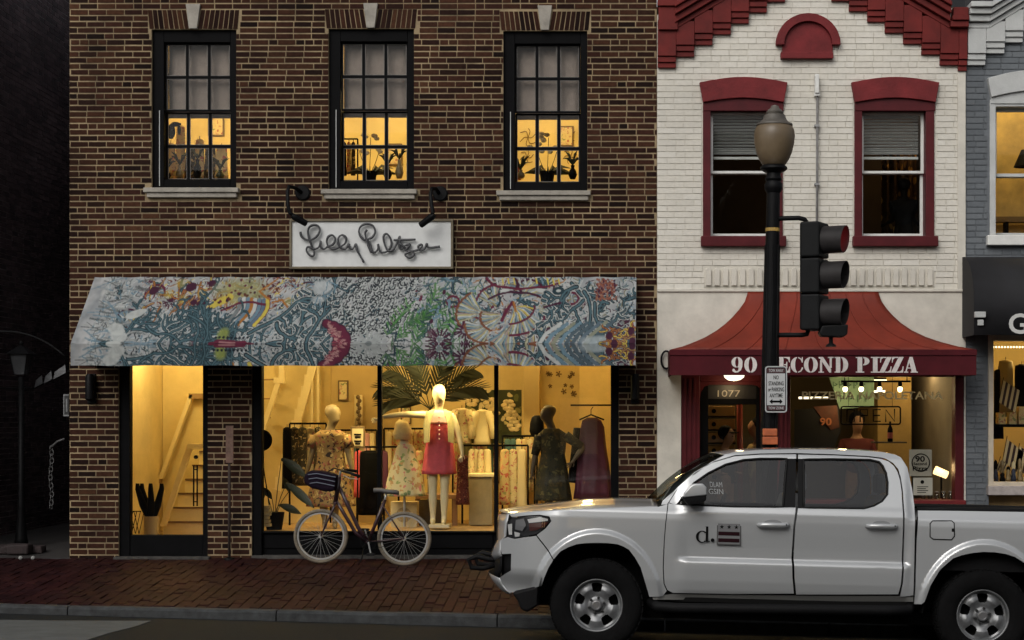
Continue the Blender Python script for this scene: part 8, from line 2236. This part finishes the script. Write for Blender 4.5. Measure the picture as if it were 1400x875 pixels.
for ch_x, segs in ((1163, [[(-5, 560), (5, 560), (5, 576), (-5, 576), (-5, 560)]]), (1181, [[(-5, 577), (-5, 560), (5, 560), (5, 568), (-5, 568)]]), (1199, [[(5, 560), (-5, 560), (-5, 576), (5, 576)], [(-5, 568), (4, 568)]]), (1217, [[(-6, 577), (-6, 560), (6, 576), (6, 559)]])):
    for sgm in segs: MB().tube([P(ch_x + a, b, .345) for a, b in sgm], .008, 6).build('letter_tube', M_black, nn_)
for a in (1160, 1220): MB().tube([P(a, 556, .35), Vector((PX(a, .35), .35, 2.60))], .003, 4).build('hanging_wire', M_black, nn_)
pst = thing('logo_poster', 'pale poster with a round hand-drawn emblem in the pizzeria window', 'poster', P(1258, 652, .16))
MB().pbox(1243, 1274, 614.5, 651, .16, .164).build('paper', mat('grey_poster_paper', (.30, .285, .24), .8, var=.1), pst)
MB().tube([P(1259 + 12 * math.cos(t), 632.5 + 12 * math.sin(t), .155) for t in np.linspace(0, 2 * pi, 25)[:-1]], .006, 5, True).build('emblem_ring', M_ink, pst)
for s, py, w, h in (('90', 627.5, 13, 8), ('Second', 634, 18, 4), ('Pizza', 640.5, 20, 6)): text_part('lettering', s, M_ink, pst, (PX(1258, .15), .154, PZ(py, .15)), PS(w, .15), PS(h, .15), bold=.02)
nt_ = thing('white_notice', 'small white printed notice below the round emblem poster', 'notice', P(1262, 677, .16))
MB().pbox(1248.5, 1275, 653, 677, .16, .164).build('paper', mat('white_notice_paper', (.42, .41, .37), .8), nt_)
MB().lathe([(.022, 0), (.022, .001)], P(1261, 659, .157), 14, 'y').build('logo_dot', M_ink, nt_)
for k in range(4): MB().pbox(1254, 1269 - (k % 2) * 3, 665 + k * 2.6, 666 + k * 2.6, .158, .1595).build('text_line', M_ink, nt_)
for k in range(5):
    a = 1262 + k * 9.4; t = thing('glass_jar', ('leftmost', 'second', 'middle', 'fourth', 'rightmost')[k] + ' glass jar standing in the pizzeria window by the sill', 'jar', P(a, 684, .3), 'jars on the pizzeria window sill')
    MB().lathe([(.025, 0), (.028, .05), (.024, .09)], P(a, 684, .3), 12).build('jar', glass_mat('jar_glass', (.6, .6, .55), .12), t, smooth=True)
    MB().lathe([(.026, .09), (.026, .105)], P(a, 684, .3), 12).build('lid', M_steel, t)
MB().box(PX(1082), PX(1305), .2, .45, PZ(684) - .03, PZ(684)).build('inner_sill', M_redtrim, pfr)
btl = thing('bottle', 'dark bottle with a red and white label behind the open sign', 'bottle', P(1217, 605, .8))
MB().lathe([(.03, 0), (.033, .10), (.03, .15), (.012, .19), (.012, .24)], P(1217, 604, .8), 12).build('glass', M_black, btl, smooth=True)
MB().lathe([(.0335, .04), (.0335, .11)], P(1217, 604, .8), 12).build('label', mat('red_white_label', (.40, .10, .08), .7), btl)
MB().pbox(1195, 1240, 604, 606, .7, .95).build('shelf', M_darkroom, btl)
# gift shop window goods
rg = random.Random(12)
FLG = [mat('navy_cloth', (.02, .025, .05), .8), mat('white_cotton', (.5, .42, .26), .8), mat('red_cloth', (.22, .03, .03), .8), M_black, mat('khaki_cloth', (.22, .16, .07), .8)]
for k, (a, b, p0, p1, mi, c) in enumerate(((1358, 1372, 505, 600, 3, 'long black'), (1364, 1386, 492, 570, 4, 'khaki'), (1386, 1408, 498, 575, 3, 'black jacket'), (1404, 1424, 500, 580, 1, 'white'))):
    garment(c + ' garment hanging in the grey shop window', 1.1, a, b, p0, p1, FLG[mi], 'garments in the grey shop window')
for k, (a, b, tilt) in enumerate(((1372, 520, 14), (1377, 600, 18), (1394, 610, 14), (1368, 628, 6))):
    t = thing('small_flag', ('striped flag hanging highest in the grey shop window', 'striped flag hanging lower left in the grey shop window', 'striped flag hanging lower right in the grey shop window', 'tiny striped flag low at the left of the grey shop window')[k], 'flag', P(a, b + 30, .6), 'flags in the grey shop window')
    L_ = 30 if k < 3 else 14
    for s in range(7):
        f0, f1 = s / 7, (s + 1) / 7
        q = lambda u, v: P(a + u * 22 * (L_ / 30) - v * 6, b + v * L_ + u * tilt, .6)
        MB().add([q(0, f0) if False else q(f0, 0), q(f1, 0), q(f1, 1), q(f0, 1)], [(0, 1, 2, 3)]).build('stripe', (mat('flag_dark', (.03, .012, .014), .8) if s % 2 else mat('flag_cream', (.50, .40, .22), .8)), t, thick=.003)
    MB().tube([P(a, b - 4, .6), P(a - 7, b + L_ + 4, .6)], .004, 5).build('staff', M_black, t)
for k in range(12):
    a = 1361 + (k % 6) * 8.5; py = 656 if k < 6 else 656; y = .3 + .22 * (k // 6); t = thing('souvenir', ('%s souvenir figure from the left in the %s row of the grey shop window' % (('first', 'second', 'third', 'fourth', 'fifth', 'sixth')[k % 6], ('front', 'back')[k // 6])), 'souvenir', P(a, 660, y), 'souvenirs in the grey shop window')
    h = rg.uniform(.10, .2) + .08 * (k // 6); m = rg.choice((M_black, M_man, FLG[2], M_mandark, FLG[0]))
    MB().lathe([(.03, 0), (.034, h * .3), (.02, h * .6), (.026, h * .75), (.02, h * .92), (.004, h)], P(a + rg.uniform(-1, 1), 659.5, y), 10).build('figure', m, t, smooth=True)
    MB().lathe([(.034, -.004), (.034, .01)], P(a, 659.5, y), 10).build('base', M_black, t)
shv = thing('glass_shelf', 'dark shelf crossing the middle of the grey shop window', 'shelf', P(1390, 582, .9))
MB().pbox(1356, 1460, 580, 584, .8, 1.05).build('board', M_black, shv)
for a in (1370, 1385, 1398, 1412): MB().pbox(a - 5, a + 5, 556 + (a % 3) * 4, 580, .86, 1.0).build('framed_picture', FLw, shv, bevel=.004)
gll = thing('light_string', 'string of tiny lights along the top of the grey shop window', 'light string', P(1375, 475, .25))
for k in range(14): MB().ell(P(1358 + k * 4, 474.5, .25), (.012, .008, .012), 6, 5).build('light', emit_mat('tiny_light', (1, .85, .55), 2.5), gll)
MB().tube([P(1356, 474, .255), P(1416, 474, .255)], .003, 4).build('wire', M_black, gll)

dlm = thing('dark_lampshade', 'dark cone lampshade hanging in the upper window of the grey building', 'lamp', P(1402, 228, 1.0))
MB().lathe([(.14, 0), (.05, .20), (.045, .20), (.13, .005)], P(1402, 228, 1.0), 20, closed=True).build('shade', M_black, dlm, smooth='auto')
MB().tube([P(1402, 205, 1.0), Vector((PX(1402, 1.0), 1.0, 6.0))], .006, 6).build('cord', M_black, dlm)
dsh = thing('dark_shelf_board', 'dark shelf crossing low behind the upper window of the grey building', 'shelf', P(1400, 300, 1.5))
MB().pbox(1356, 1470, 296, 303, 1.5, 1.66).build('board', mat('brown_frame', (.13, .08, .03), .6), dsh)
for a_ in (1375, 1440): MB().pbox(a_, a_ + 4, 303, 318, 1.52, 1.66).build('bracket', M_black, dsh)
